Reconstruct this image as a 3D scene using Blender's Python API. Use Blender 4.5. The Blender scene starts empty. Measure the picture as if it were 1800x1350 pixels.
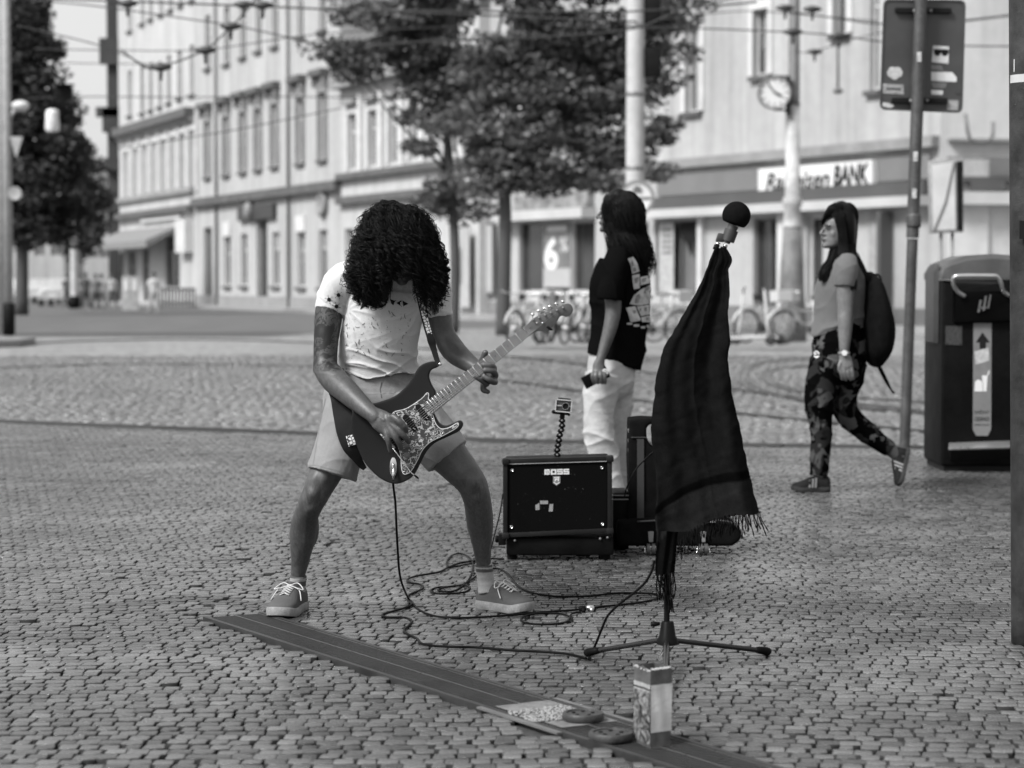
import bpy, bmesh, math, random
import numpy as np
from mathutils import Vector, Matrix
from mathutils.bvhtree import BVHTree

random.seed(7); RNG = np.random.default_rng(7)
SC = bpy.context.scene
COL = SC.collection

# ---------------------------------------------------------------- camera
FPX = 3900.0; CAM_H = 1.22; PITCH = math.atan(178/FPX)
cd = bpy.data.cameras.new('camera'); cam = bpy.data.objects.new('camera', cd); COL.objects.link(cam)
cam.location = (0, 0, CAM_H); cam.rotation_euler = (math.radians(90)-PITCH, 0, 0)
cd.sensor_width = 36; cd.lens = 36*FPX/1800; cd.clip_end = 3000; cd.clip_start = .1
cd.dof.use_dof = True; cd.dof.focus_distance = 7.98; cd.dof.aperture_fstop = 3.4
SC.camera = cam

# ---------------------------------------------------------------- light
SUN_EL, SUN_AZ = math.radians(46), math.radians(232)     # azimuth clockwise from +Y: from the left, a little behind the camera
world = bpy.data.worlds.new('World'); SC.world = world; world.use_nodes = True
nt = world.node_tree; nt.nodes.clear()
sky = nt.nodes.new('ShaderNodeTexSky'); sky.sky_type = 'NISHITA'; sky.sun_disc = False
sky.sun_elevation = SUN_EL; sky.sun_rotation = SUN_AZ; sky.air_density = 1.2; sky.dust_density = 4
bw = nt.nodes.new('ShaderNodeRGBToBW')
tc = nt.nodes.new('ShaderNodeTexCoord'); mp = nt.nodes.new('ShaderNodeMapping'); mp.inputs['Scale'].default_value = (1, 1, 3.2)
nz = nt.nodes.new('ShaderNodeTexNoise'); nz.inputs['Scale'].default_value = 2.6; nz.inputs['Detail'].default_value = 7; nz.inputs['Roughness'].default_value = .55
rp = nt.nodes.new('ShaderNodeMapRange'); rp.inputs[1].default_value = .3; rp.inputs[2].default_value = .7; rp.inputs[3].default_value = .25; rp.inputs[4].default_value = 1
mx = nt.nodes.new('ShaderNodeMix'); mx.data_type = 'FLOAT'
mx.inputs[3].default_value = 3.3          # cloud deck brightness before the background strength
bg = nt.nodes.new('ShaderNodeBackground'); bg.inputs['Strength'].default_value = .115
wo = nt.nodes.new('ShaderNodeOutputWorld')
L = nt.links.new
L(sky.outputs[0], bw.inputs[0]); L(tc.outputs['Generated'], mp.inputs[0]); L(mp.outputs[0], nz.inputs['Vector'])
L(nz.outputs['Fac'], rp.inputs[0]); L(rp.outputs[0], mx.inputs[0]); L(bw.outputs[0], mx.inputs[2])
L(mx.outputs[0], bg.inputs[0]); L(bg.outputs[0], wo.inputs[0])
sd = bpy.data.lights.new('sun', 'SUN'); sd.energy = 2.4; sd.angle = math.radians(16); sd.color = (1, 1, 1)
sun = bpy.data.objects.new('sun', sd); COL.objects.link(sun)
sv = Vector((math.sin(SUN_AZ)*math.cos(SUN_EL), math.cos(SUN_AZ)*math.cos(SUN_EL), math.sin(SUN_EL)))
sun.rotation_euler = sv.to_track_quat('Z', 'Y').to_euler(); sun.location = (-6, -6, 20)

SC.view_settings.view_transform = 'Standard'; SC.view_settings.look = 'None'
SC.view_settings.gamma = 1; SC.view_settings.exposure = 1.16
SC.view_settings.use_curve_mapping = False
SC.render.engine = 'CYCLES'

# ---------------------------------------------------------------- pixel <-> place
CP, SP = math.cos(PITCH), math.sin(PITCH)
def ray(px, py):
    x = (px-900)/FPX; y = -(py-675)/FPX
    return Vector((x, CP + y*SP, -SP + y*CP))
CAMP = Vector((0, 0, CAM_H))
def P(px, py, Y):
    d = ray(px, py); return CAMP + d*(Y/d.y)
def G(px, py, z=0.0):
    d = ray(px, py); return CAMP + d*((z-CAM_H)/d.z)
def mpx(w, Y): return w*Y/FPX

# ---------------------------------------------------------------- objects
def props(o, label=None, cat=None, group=None, kind=None):
    if label: o['label'] = label
    if cat: o['category'] = cat
    if group: o['group'] = group
    if kind: o['kind'] = kind
    return o
def thing(name, label, cat, loc=(0, 0, 0), group=None):
    o = bpy.data.objects.new(name, None); COL.objects.link(o); o.location = loc; o.empty_display_size = .1
    return props(o, label, cat, group)
def mk(name, mesh, mat=None, parent=None, label=None, cat=None, group=None, kind=None):
    o = bpy.data.objects.new(name, mesh); COL.objects.link(o)
    if mat is not None and len(mesh.materials) == 0:
        for m in (mat if isinstance(mat, (list, tuple)) else [mat]): mesh.materials.append(m)
    if parent is not None:
        o.parent = parent
        pm = Matrix.Identity(4); q = parent
        while q is not None:
            pm = q.matrix_basis @ pm if q is parent else q.matrix_basis @ pm; q = q.parent
        if parent.parent is None: o.matrix_parent_inverse = parent.matrix_basis.inverted()
    return props(o, label, cat, group, kind)
def copy_tree(o, parent=None):
    c = o.copy(); COL.objects.link(c)
    if parent is not None: c.parent = parent
    for ch in list(o.children): copy_tree(ch, c)
    return c

# ---------------------------------------------------------------- mesh builder
class B:
    def __init__(s): s.v = []; s.f = []; s.m = []; s.mi = 0
    def add(s, vs, fs):
        n = len(s.v); s.v += [tuple(v) for v in vs]
        for f in fs: s.f.append(tuple(i+n for i in f)); s.m.append(s.mi)
        return s
    def box(s, c, sz, M=None):
        hx, hy, hz = sz[0]/2, sz[1]/2, sz[2]/2
        vs = [Vector((x, y, z)) for z in (-hz, hz) for y in (-hy, hy) for x in (-hx, hx)]
        if M is not None: vs = [M @ v for v in vs]
        c = Vector(c); vs = [v+c for v in vs]
        return s.add(vs, [(0, 2, 3, 1), (4, 5, 7, 6), (0, 1, 5, 4), (2, 6, 7, 3), (0, 4, 6, 2), (1, 3, 7, 5)])
    def box2(s, a, b):
        return s.box([(a[i]+b[i])/2 for i in range(3)], [abs(b[i]-a[i]) for i in range(3)])
    def tube(s, pts, r, n=8, cap=True, flat=1.0):
        pts = [Vector(p) for p in pts]; k = len(pts)
        rs = list(r) if hasattr(r, '__len__') else [r]*k
        rings = []; ref = None
        for i in range(k):
            t = (pts[min(i+1, k-1)]-pts[max(i-1, 0)])
            if t.length < 1e-9: t = Vector((0, 0, 1))
            t.normalize()
            if ref is None: ref = Vector((0, 1, 0)) if abs(t.y) < .9 else Vector((1, 0, 0))
            b = t.cross(ref)
            if b.length < 1e-6: b = t.orthogonal()
            b.normalize(); a = b.cross(t); a.normalize(); ref = a
            rings.append([pts[i]+(a*math.cos(j*2*math.pi/n)*flat+b*math.sin(j*2*math.pi/n))*rs[i] for j in range(n)])
        return s.rings(rings, cap)
    def cyl(s, a, b, r0, r1=None, n=16): return s.tube([a, b], [r0, r0 if r1 is None else r1], n)
    def rings(s, rings, cap=True, close=False):
        n = len(rings[0]); vs = [v for r in rings for v in r]; fs = []
        k = len(rings)
        for i in range(k-1 if not close else k):
            i2 = (i+1) % k
            for j in range(n): fs.append((i*n+j, i*n+(j+1) % n, i2*n+(j+1) % n, i2*n+j))
        if cap and not close:
            fs.append(tuple(range(n))[::-1]); fs.append(tuple((k-1)*n+j for j in range(n)))
        return s.add(vs, fs)
    def ball(s, c, r, M=None, nu=16, nv=10):
        r = (r, r, r) if not hasattr(r, '__len__') else r; c = Vector(c)
        def tr(v): v = Vector((v[0]*r[0], v[1]*r[1], v[2]*r[2])); return c+((M @ v) if M is not None else v)
        vs = [tr((0, 0, -1))]
        for i in range(1, nv):
            a = -math.pi/2+math.pi*i/nv
            for j in range(nu): t = 2*math.pi*j/nu; vs.append(tr((math.cos(a)*math.cos(t), math.cos(a)*math.sin(t), math.sin(a))))
        vs.append(tr((0, 0, 1))); fs = []
        for j in range(nu):
            fs.append((0, 1+(j+1) % nu, 1+j)); fs.append((len(vs)-1, 1+(nv-2)*nu+j, 1+(nv-2)*nu+(j+1) % nu))
        for i in range(nv-2):
            for j in range(nu): fs.append((1+i*nu+j, 1+i*nu+(j+1) % nu, 1+(i+1)*nu+(j+1) % nu, 1+(i+1)*nu+j))
        return s.add(vs, fs)
    def prism(s, pts, off):
        """polygon of world points extruded by vector off"""
        pts = [Vector(p) for p in pts]; off = Vector(off); n = len(pts)
        return s.add(pts+[p+off for p in pts], [tuple(range(n)), tuple(range(2*n-1, n-1, -1))]+[(i, (i+1) % n+0, (i+1) % n+n, i+n)[::-1] for i in range(n)])
    def mesh(s, name='m', smooth=False, tone=None, angle=None):
        me = bpy.data.meshes.new(name); me.from_pydata(s.v, [], s.f)
        me.polygons.foreach_set('material_index', s.m)
        bm = bmesh.new(); bm.from_mesh(me); bmesh.ops.recalc_face_normals(bm, faces=bm.faces); bm.to_mesh(me); bm.free()
        if smooth: me.polygons.foreach_set('use_smooth', [True]*len(me.polygons))
        if angle: me.set_sharp_from_angle(angle=math.radians(angle))
        if tone is not None: add_tone(me, np.full(len(me.polygons), tone))
        me.update(); return me
    def bevel(s, name, w, seg=2, smooth=True, ang=30):
        me = s.mesh(name); bm = bmesh.new(); bm.from_mesh(me)
        bmesh.ops.remove_doubles(bm, verts=bm.verts, dist=1e-6)
        es = [e for e in bm.edges if len(e.link_faces) == 2 and e.calc_face_angle(0) > math.radians(ang)]
        bmesh.ops.bevel(bm, geom=es, offset=w, segments=seg, profile=.5, affect='EDGES', clamp_overlap=True)
        bm.to_mesh(me); bm.free()
        if smooth: me.polygons.foreach_set('use_smooth', [True]*len(me.polygons)); me.set_sharp_from_angle(angle=math.radians(40))
        me.update(); return me
def add_tone(me, vals):
    a = me.attributes.new('tone', 'FLOAT', 'FACE'); a.data.foreach_set('value', np.asarray(vals, dtype=np.float32))
def mesh_np(name, V, F, smooth=False, tone=None):
    """V (n,3), F (m,k) constant face size"""
    me = bpy.data.meshes.new(name); V = np.asarray(V, np.float32); F = np.asarray(F, np.int32); k = F.shape[1]
    me.vertices.add(len(V)); me.vertices.foreach_set('co', V.ravel())
    me.loops.add(F.size); me.loops.foreach_set('vertex_index', F.ravel())
    me.polygons.add(len(F)); me.polygons.foreach_set('loop_start', np.arange(0, F.size, k, dtype=np.int32))
    me.update(calc_edges=True); me.validate()
    if smooth: me.polygons.foreach_set('use_smooth', [True]*len(me.polygons))
    if tone is not None: add_tone(me, tone)
    return me
def tubes_np(name, paths, rad, sides=3, tone=None):
    """paths (N,S,3), rad scalar or (N,S): many thin tubes as one mesh"""
    paths = np.asarray(paths, float); N, S, _ = paths.shape
    rad = np.broadcast_to(np.asarray(rad, float), (N, S))
    T = np.gradient(paths, axis=1); T /= np.linalg.norm(T, axis=2, keepdims=True)+1e-12
    ref = np.array([.31, .77, .55]); A = np.cross(T, ref); A /= np.linalg.norm(A, axis=2, keepdims=True)+1e-12
    Bn = np.cross(T, A); V = np.empty((N, S, sides, 3))
    for j in range(sides):
        t = 2*math.pi*j/sides; V[:, :, j] = paths+(A*math.cos(t)+Bn*math.sin(t))*rad[..., None]
    i = np.arange(N)[:, None, None]; s_ = np.arange(S-1)[None, :, None]; j = np.arange(sides)[None, None, :]
    a = (i*S+s_)*sides+j; b = (i*S+s_)*sides+(j+1) % sides
    F = np.stack([a, b, b+sides, a+sides], -1).reshape(-1, 4)
    tn = None
    if tone is not None: tn = np.repeat(tone, (S-1)*sides)
    return mesh_np(name, V.reshape(-1, 3), F, True, tn)

def catmull(pts, sub, closed=False):
    """pts list of equal-length tuples, uniform catmull-rom"""
    A = np.array(pts, float); n = len(A); out = []
    rng_ = range(n if closed else n-1)
    for i in rng_:
        p0 = A[(i-1) % n] if closed or i > 0 else 2*A[0]-A[1]
        p1 = A[i]; p2 = A[(i+1) % n]
        p3 = A[(i+2) % n] if closed or i+2 < n else 2*A[-1]-A[-2]
        for k in range(sub):
            t = k/sub; out.append(.5*((2*p1)+(-p0+p2)*t+(2*p0-5*p1+4*p2-p3)*t*t+(-p0+3*p1-3*p2+p3)*t**3))
    if not closed: out.append(A[-1])
    return np.array(out)

def loft_frames(rows, Y0, sub=5, ref=Vector((0, 1, 0))):
    """rows (px,py,halfwidth px,dY,depth ratio) -> centres, side, depth vectors (with radii applied)"""
    W = []
    for r in rows:
        px, py, w = r[0], r[1], r[2]; dY = r[3] if len(r) > 3 else 0; q = r[4] if len(r) > 4 else 1
        c = P(px, py, Y0+dY); m = mpx(w, Y0+dY); W.append((c.x, c.y, c.z, m, m*q))
    S = catmull(W, sub); out = []
    for i in range(len(S)):
        a = S[max(i-1, 0)][:3]; b = S[min(i+1, len(S)-1)][:3]; t = Vector(b)-Vector(a)
        if t.length < 1e-9: t = Vector((0, 0, -1))
        t.normalize(); d = ref-t*ref.dot(t)
        if d.length < .2: d = Vector((0, 0, 1))-t*t.z
        d.normalize(); sd_ = t.cross(d); sd_.normalize()
        if sd_.x < 0: sd_ = -sd_
        out.append((Vector(S[i][:3]), sd_*max(S[i][3], 1e-4), d*max(S[i][4], 1e-4)))
    return out
def limb(b, rows, Y0, sub=5, n=22, p=2.0, dome=True, ref=Vector((0, 1, 0))):
    fr = loft_frames(rows, Y0, sub, ref); rings = []
    def ring(c, s, d, k=1.0):
        out = []
        for j in range(n):
            t = 2*math.pi*j/n; ct, st = math.cos(t), math.sin(t)
            ct = math.copysign(abs(ct)**(2/p), ct); st = math.copysign(abs(st)**(2/p), st)
            out.append(c+s*ct*k+d*st*k)
        return out
    if dome:
        c, s, d = fr[0]; t = (fr[0][0]-fr[1][0]).normalized(); rr = min(s.length, d.length)
        for a in (80, 55, 30): rings.append(ring(c+t*rr*math.sin(math.radians(a))*.8, s, d, math.cos(math.radians(a))))
    for c, s, d in fr: rings.append(ring(c, s, d))
    if dome:
        c, s, d = fr[-1]; t = (fr[-1][0]-fr[-2][0]).normalized(); rr = min(s.length, d.length)
        for a in (30, 55, 80): rings.append(ring(c+t*rr*math.sin(math.radians(a))*.8, s, d, math.cos(math.radians(a))))
    b.rings(rings); return b
def finger(b, pts, Y0, r):
    """pts (px,py,dY); r start/end radius px"""
    n = len(pts); rows = [(p_[0], p_[1], r[0]+(r[1]-r[0])*i/(n-1), p_[2], 1) for i, p_ in enumerate(pts)]
    return limb(b, rows, Y0, sub=4, n=10)

def remesh(src, voxel, smooth=4, name='m'):
    me = src.mesh('tmp') if isinstance(src, B) else src
    o = bpy.data.objects.new('tmp', me); COL.objects.link(o)
    m = o.modifiers.new('r', 'REMESH'); m.mode = 'VOXEL'; m.voxel_size = voxel
    if smooth:
        q = o.modifiers.new('s', 'SMOOTH'); q.factor = .5; q.iterations = smooth
    dg = bpy.context.evaluated_depsgraph_get(); ev = o.evaluated_get(dg)
    out = bpy.data.meshes.new_from_object(ev); out.name = name; out.materials.clear()
    bpy.data.objects.remove(o)
    out.polygons.foreach_set('use_smooth', [True]*len(out.polygons))
    return out
def vcos(me):
    a = np.empty(len(me.vertices)*3, np.float32); me.vertices.foreach_get('co', a); return a.reshape(-1, 3).astype(float)
def vnor(me):
    a = np.empty(len(me.vertices)*3, np.float32); me.vertices.foreach_get('normal', a); return a.reshape(-1, 3).astype(float)
def setco(me, V): me.vertices.foreach_set('co', V.astype(np.float32).ravel()); me.update()
def swirl(X, seed, octs=4, f=3.0):
    """cheap smooth pseudo noise in about -1..1"""
    r = np.random.default_rng(seed); out = np.zeros(len(X)); Y = X.copy(); amp = 1; tot = 0
    for o in range(octs):
        for k in range(3):
            d = r.normal(size=3); d /= np.linalg.norm(d); e = r.normal(size=3); e /= np.linalg.norm(e)
            out += amp*np.sin(Y@d*f*6.28+1.7*np.sin(Y@e*f*3.7+r.uniform(0, 6))+r.uniform(0, 6))/3
        tot += amp; amp *= .55; f *= 2.05
    return out/tot*1.4
def ridges(X, d, f, seed, warp=.6, sharp=2.0):
    d = np.array(d, float); d /= np.linalg.norm(d)
    ph = X@d*f*6.28+warp*6.28*swirl(X, seed, 2, f*.22)
    return (1-np.abs(np.sin(ph/2)))**sharp
def displace(me, amount):
    setco(me, vcos(me)+vnor(me)*np.asarray(amount)[:, None])

def text_mesh(body, size, shear=0, bold=0, extrude=.0, sx=1.0, align='CENTER', space=1.0):
    cu = bpy.data.curves.new('t', 'FONT'); cu.body = body; cu.size = size; cu.shear = shear; cu.offset = bold
    cu.align_x = align; cu.align_y = 'CENTER'; cu.extrude = extrude; cu.space_character = space; cu.resolution_u = 3
    o = bpy.data.objects.new('t', cu); COL.objects.link(o)
    dg = bpy.context.evaluated_depsgraph_get(); me = bpy.data.meshes.new_from_object(o.evaluated_get(dg))
    bpy.data.objects.remove(o); me.materials.clear()
    V = vcos(me); V[:, 0] *= sx; setco(me, V); return me
def place_mesh(me, origin, ux, uy, un):
    V = vcos(me); O = np.array(origin); V = O+V[:, :1]*np.array(ux)+V[:, 1:2]*np.array(uy)+V[:, 2:3]*np.array(un); setco(me, V); return me
def decal(name, polys, bvh, mat, parent, off=.0015, cell=2.0):
    """flat print laid on a surface: pixel polygons cast on to it, then lifted off by a hair along its normal"""
    bm = bmesh.new()
    for poly in polys:
        vs = [bm.verts.new((p_[0], p_[1], 0)) for p_ in poly]
        try: bm.faces.new(vs)
        except ValueError: pass
    bmesh.ops.triangulate(bm, faces=bm.faces)
    for _ in range(6):
        es = [e for e in bm.edges if e.calc_length() > cell*1.6]
        if not es: break
        bmesh.ops.subdivide_edges(bm, edges=es, cuts=1); bmesh.ops.triangulate(bm, faces=bm.faces)
    kill = []
    for v in bm.verts:
        d = ray(v.co.x, v.co.y).normalized(); h, n, i, t = bvh.ray_cast(CAMP, d)
        if h is None: kill.append(v); continue
        if n.dot(d) > 0: n = -n
        v.co = h+n*off
    bmesh.ops.delete(bm, geom=kill, context='VERTS')
    bad = [e for e in bm.edges if e.calc_length() > .05]
    bmesh.ops.delete(bm, geom=bad, context='EDGES')
    me = bpy.data.meshes.new(name); bm.to_mesh(me); bm.free()
    return mk(name, me, mat, parent)
def bvh_of(me):
    return BVHTree.FromPolygons([tuple(v) for v in vcos(me)], [tuple(p_.vertices) for p_ in me.polygons])

# ---------------------------------------------------------------- materials
def new_mat(name):
    m = bpy.data.materials.new(name); m.use_nodes = True; m.node_tree.nodes.clear(); n = m.node_tree.nodes
    b = n.new('ShaderNodeBsdfPrincipled'); o = n.new('ShaderNodeOutputMaterial'); m.node_tree.links.new(b.outputs[0], o.inputs[0])
    return m, m.node_tree, b
def nd(t, typ, **kw):
    n = t.nodes.new(typ)
    for k, v in kw.items():
        if k.startswith('i_'): n.inputs[k[2:].replace('_', ' ')].default_value = v
        else: setattr(n, k, v)
    return n
def mathn(t, op, a, b=None, clamp=False):
    n = t.nodes.new('ShaderNodeMath'); n.operation = op; n.use_clamp = clamp
    for i, x in enumerate((a, b)):
        if x is None: continue
        if isinstance(x, (int, float)): n.inputs[i].default_value = x
        else: t.links.new(x, n.inputs[i])
    return n.outputs[0]
def mrange(t, x, a, b, c, d, smooth=False):
    n = t.nodes.new('ShaderNodeMapRange'); n.interpolation_type = 'SMOOTHSTEP' if smooth else 'LINEAR'
    t.links.new(x, n.inputs[0])
    for i, v in enumerate((a, b, c, d)): n.inputs[i+1].default_value = v
    return n.outputs[0]
def coords(t, scale=(1, 1, 1), rot=(0, 0, 0), kind='Object'):
    c = t.nodes.new('ShaderNodeTexCoord'); m = t.nodes.new('ShaderNodeMapping'); m.inputs['Scale'].default_value = scale; m.inputs['Rotation'].default_value = rot
    t.links.new(c.outputs[kind], m.inputs[0]); return m.outputs[0]
def noise_(t, vec, scale, detail=4, rough=.55, dist=0):
    n = nd(t, 'ShaderNodeTexNoise'); n.inputs['Scale'].default_value = scale; n.inputs['Detail'].default_value = detail
    n.inputs['Roughness'].default_value = rough; n.inputs['Distortion'].default_value = dist
    t.links.new(vec, n.inputs['Vector']); return n.outputs['Fac']
def mixf(t, f, a, b):
    n = t.nodes.new('ShaderNodeMix'); n.data_type = 'FLOAT'
    for i, x in ((0, f), (2, a), (3, b)):
        if isinstance(x, (int, float)): n.inputs[i].default_value = x
        else: t.links.new(x, n.inputs[i])
    return n.outputs[0]
def bump(t, bs, h, dist=.01, strength=1.0):
    n = t.nodes.new('ShaderNodeBump'); n.inputs['Distance'].default_value = dist; n.inputs['Strength'].default_value = strength
    t.links.new(h, n.inputs['Height']); t.links.new(n.outputs[0], bs.inputs['Normal']); return n
_MC = {}
def M(name, v, rough=.6, var=.2, scale=6, bmp=0.0, bscale=60, metal=0.0, spec=.5, tone=0.0, stretch=(1, 1, 1), sheen=0, fine=0.0, fscale=200):
    if spec == .5 and v < .02: spec = .2
    """plain grey material with grain: v base value, var share of slow variation, fine share of fine variation"""
    if name in _MC: return _MC[name]
    m, t, b = new_mat(name); vec = coords(t, stretch)
    f = noise_(t, vec, scale, 5, .6); val = mrange(t, f, .3, .7, v*(1-var), v*(1+var))
    if fine:
        g = noise_(t, vec, fscale, 3, .7); val = mathn(t, 'MULTIPLY', val, mrange(t, g, .3, .7, 1-fine, 1+fine))
    if tone:
        a = nd(t, 'ShaderNodeAttribute', attribute_name='tone'); val = mathn(t, 'MULTIPLY', val, mrange(t, a.outputs['Fac'], 0, 1, 1-tone, 1+tone))
    t.links.new(val, b.inputs['Base Color'])
    b.inputs['Roughness'].default_value = rough; b.inputs['Metallic'].default_value = metal; b.inputs['Specular IOR Level'].default_value = spec
    r2 = mrange(t, f, .3, .7, max(rough*.85, .02), min(rough*1.15, 1)); t.links.new(r2, b.inputs['Roughness'])
    if spec <= .36 and v < .025: b.inputs['IOR'].default_value = 1.16
    if sheen: b.inputs['Sheen Weight'].default_value = sheen
    if bmp: bump(t, b, noise_(t, vec, bscale, 4, .65), bmp)
    _MC[name] = m; return m
# ================================================================ GROUND
def stone_mat(name, v, rough=.42, bd=.0015, wet=True, spread=.3):
    m, t, b = new_mat(name); vec = coords(t)
    a = nd(t, 'ShaderNodeAttribute', attribute_name='tone')
    big = noise_(t, vec, .55, 4, .55, .3); mid = noise_(t, vec, 4, 5, .6); fine = noise_(t, vec, 160, 4, .7)
    v1 = mathn(t, 'MULTIPLY', mrange(t, a.outputs['Fac'], 0, 1, v*(1-spread), v*(1+spread)), mrange(t, big, .35, .65, .86, 1.12))
    v1 = mathn(t, 'MULTIPLY', v1, mrange(t, mid, .3, .7, .84, 1.16)); v1 = mathn(t, 'MULTIPLY', v1, mrange(t, fine, .25, .75, .7, 1.3))
    # worn-in dark stains and spilt drinks
    st = noise_(t, vec, .9, 3, .5, 1.2); v1 = mathn(t, 'MULTIPLY', v1, mrange(t, st, .58, .68, 1, .66)); sm = noise_(t, vec, 3.1, 4, .7, 1.5); v1 = mathn(t, 'MULTIPLY', v1, mrange(t, sm, .62, .70, 1, .7)); gum = nd(t, 'ShaderNodeTexVoronoi'); gum.inputs['Scale'].default_value = 2.2; t.links.new(vec, gum.inputs['Vector']); v1 = mathn(t, 'MULTIPLY', v1, mrange(t, gum.outputs['Distance'], .035, .05, .5, 1))
    t.links.new(v1, b.inputs['Base Color'])
    r = mathn(t, 'ADD', mathn(t, 'ADD', mrange(t, mid, .3, .7, rough-.08, rough+.1), mrange(t, big, .35, .65, .08, -.06)), mrange(t, fine, .3, .7, -.05, .06)); t.links.new(r, b.inputs['Roughness'])
    b.inputs['Specular IOR Level'].default_value = .75
    bump(t, b, fine, bd); return m
MS_PAVE = stone_mat('polished_mosaic_stone', .080, .17, spread=.55)
MS_ROAD = stone_mat('granite_sett', .095, .34, .003, spread=.35)
MS_KERB = M('kerb_granite', .035, .9, .25, 6, fine=.3, spec=.15, tone=.3)
MS_JOINT = M('joint_grit', .035, .9, .4, 30, .0, fine=.4)
MS_ROADJ = M('road_grit', .06, .85, .4, 20, fine=.3)

# kerb line, ground coordinates (x, y) from left to right
KERB = [(-14, 24.2), (-8, 21.3), (-4.46, 19.3), (-1.6, 17.75), (0, 16.95), (2.9, 16.25), (6, 15.8), (12, 15.4)]
def kerb_y(x):
    xs = [k[0] for k in KERB]; ys = [k[1] for k in KERB]; return np.interp(x, xs, ys)
ROADZ = -.09
g = B(); g.box2((-60, -6, -.4), (60, 28, -.028))
ob = None
# paved base cut along the kerb: one sheet as a strip of quads
xs = np.linspace(-14, 12, 53); b_ = B()
vs = []; fs = []
for x in xs: vs += [(x, -3, -.016), (x, float(kerb_y(x)), -.016)]
for i in range(len(xs)-1): fs.append((2*i, 2*i+2, 2*i+3, 2*i+1))
b_.add(vs, fs); pavement = mk('pavement', b_.mesh('pavement'), MS_JOINT, kind='structure')
pavement['label'] = 'pavement of small polished mosaic stones between the drain and the kerb'

# --- drain strip (in ground coordinates) used to leave stones out
D0 = G(362, 1087); D1 = G(925, 1268); Ddir = (D1-D0); Ddir.z = 0; Ddir.normalize()
Dn = Vector((-Ddir.y, Ddir.x, 0));  Dn = Dn if Dn.x > 0 else -Dn
DW = .222
def in_drain(x, y, m=.012):
    vx = x-D0.x; vy = y-D0.y; s = vx*Ddir.x+vy*Ddir.y; w = vx*Dn.x+vy*Dn.y
    return (s > -.02) & (s < 3.4) & (w > -m-.012) & (w < DW+m+.012)
def drain_side(x, y): return (x-D0.x)*Dn.x+(y-D0.y)*Dn.y

def stones(cx, cy, wx, wy, ang, top, h, seed, bev=.12, tilt=.010):
    """arrays of centres/sizes/angles -> V,F (bevelled pillow stones)"""
    r = np.random.default_rng(seed); n = len(cx)
    # 4 corners of irregular quad
    base = np.array([(-.5, -.5), (.5, -.5), (.5, .5), (-.5, .5)])
    C = np.stack([base[None, :, 0]*wx[:, None], base[None, :, 1]*wy[:, None]], -1)
    C += r.normal(0, 1, (n, 4, 2))*np.minimum(wx, wy)[:, None, None]*.035
    ca, sa = np.cos(ang)[:, None], np.sin(ang)[:, None]
    R = lambda Q: np.stack([Q[..., 0]*ca-Q[..., 1]*sa+cx[:, None], Q[..., 0]*sa+Q[..., 1]*ca+cy[:, None]], -1)
    outer = R(C); inner = R(C*(1-bev)); ins2 = R(C*(1-bev*2.1))
    tx = r.normal(0, tilt, n); ty = r.normal(0, tilt, n)
    def z(Q, z0): return (top[:, None]+z0+(Q[..., 0]-cx[:, None])*tx[:, None]+(Q[..., 1]-cy[:, None])*ty[:, None])
    lay = [np.dstack([outer, z(outer, -h)]), np.dstack([outer, z(outer, -.0026*h/.02)]), np.dstack([inner, z(inner, -.0008*h/.02)]), np.dstack([ins2, z(ins2, 0)])]
    V = np.concatenate(lay, 1)          # n,16,3
    F = []
    for k in range(3):
        for j in range(4): F.append((k*4+j, k*4+(j+1) % 4, k*4+4+(j+1) % 4, k*4+4+j))
    F.append((12, 13, 14, 15)); F = np.array(F)
    FF = (F[None]+(np.arange(n)*16)[:, None, None]).reshape(-1, 4)
    return V.reshape(-1, 3), FF
def stone_field(pitch_x, pitch_y, y0, y1, halfw, rot, amp, seed, keep, gapx=.012, gapy=.004, rowbend=0.):
    r = np.random.default_rng(seed); X = []; Y = []; W = []; H = []; A = []
    L_ = max(y1-y0, 2*halfw)*1.6; cx0, cy0 = 0, (y0+y1)/2
    nr = int(L_/pitch_y)
    for i in range(nr):
        v = -L_/2+i*pitch_y; u = -L_/2+r.uniform(0, pitch_x)
        us = []
        n = int(L_/pitch_x); j_ = r.normal(0, .07*pitch_x, n+1); e_ = (np.arange(n+1)+(.5 if i % 2 else 0))*pitch_x+j_-L_/2+.25*pitch_x*math.sin(i*1.7); w = np.diff(e_); u0 = (e_[1:]+e_[:-1])/2
        vv = v+amp*np.sin(u0*1.9+i*.02+seed)+amp*.5*np.sin(u0*4.3+i*.07)+r.normal(0, .0018, n)
        sl = np.arctan(amp*1.9*np.cos(u0*1.9+i*.02+seed)+amp*.5*4.3*np.cos(u0*4.3+i*.07))
        c, s = math.cos(rot), math.sin(rot)
        X.append(cx0+u0*c-vv*s); Y.append(cy0+u0*s+vv*c); W.append(w-gapx*r.uniform(.5, 1.7, n)); H.append((pitch_y-gapy)*r.uniform(.9, 1.0, n)); A.append(rot+sl+r.normal(0, .02, n))
    X, Y, W, H, A = map(np.concatenate, (X, Y, W, H, A))
    k = (Y > y0) & (Y < y1) & (np.abs(X) < halfw(Y) if callable(halfw) else np.abs(X) < halfw) & keep(X, Y)
    return X[k], Y[k], W[k], H[k], A[k]
hw = lambda Y: Y*.2308+1.7
def keep_l(X, Y):
    bend = (drain_side(X, Y) < 0) | (Y > 8.25) & (X < -1.2+(Y-8)*.15)
    return bend & ~in_drain(X, Y) & (Y < kerb_y(X)-.03)
def keep_r(X, Y):
    bend = (drain_side(X, Y) < 0) | (Y > 8.25) & (X < -1.2+(Y-8)*.15)
    return ~bend & ~in_drain(X, Y) & (Y < kerb_y(X)-.03)
BOXREG = (G(935, 1262), G(1110, 1312))
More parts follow.
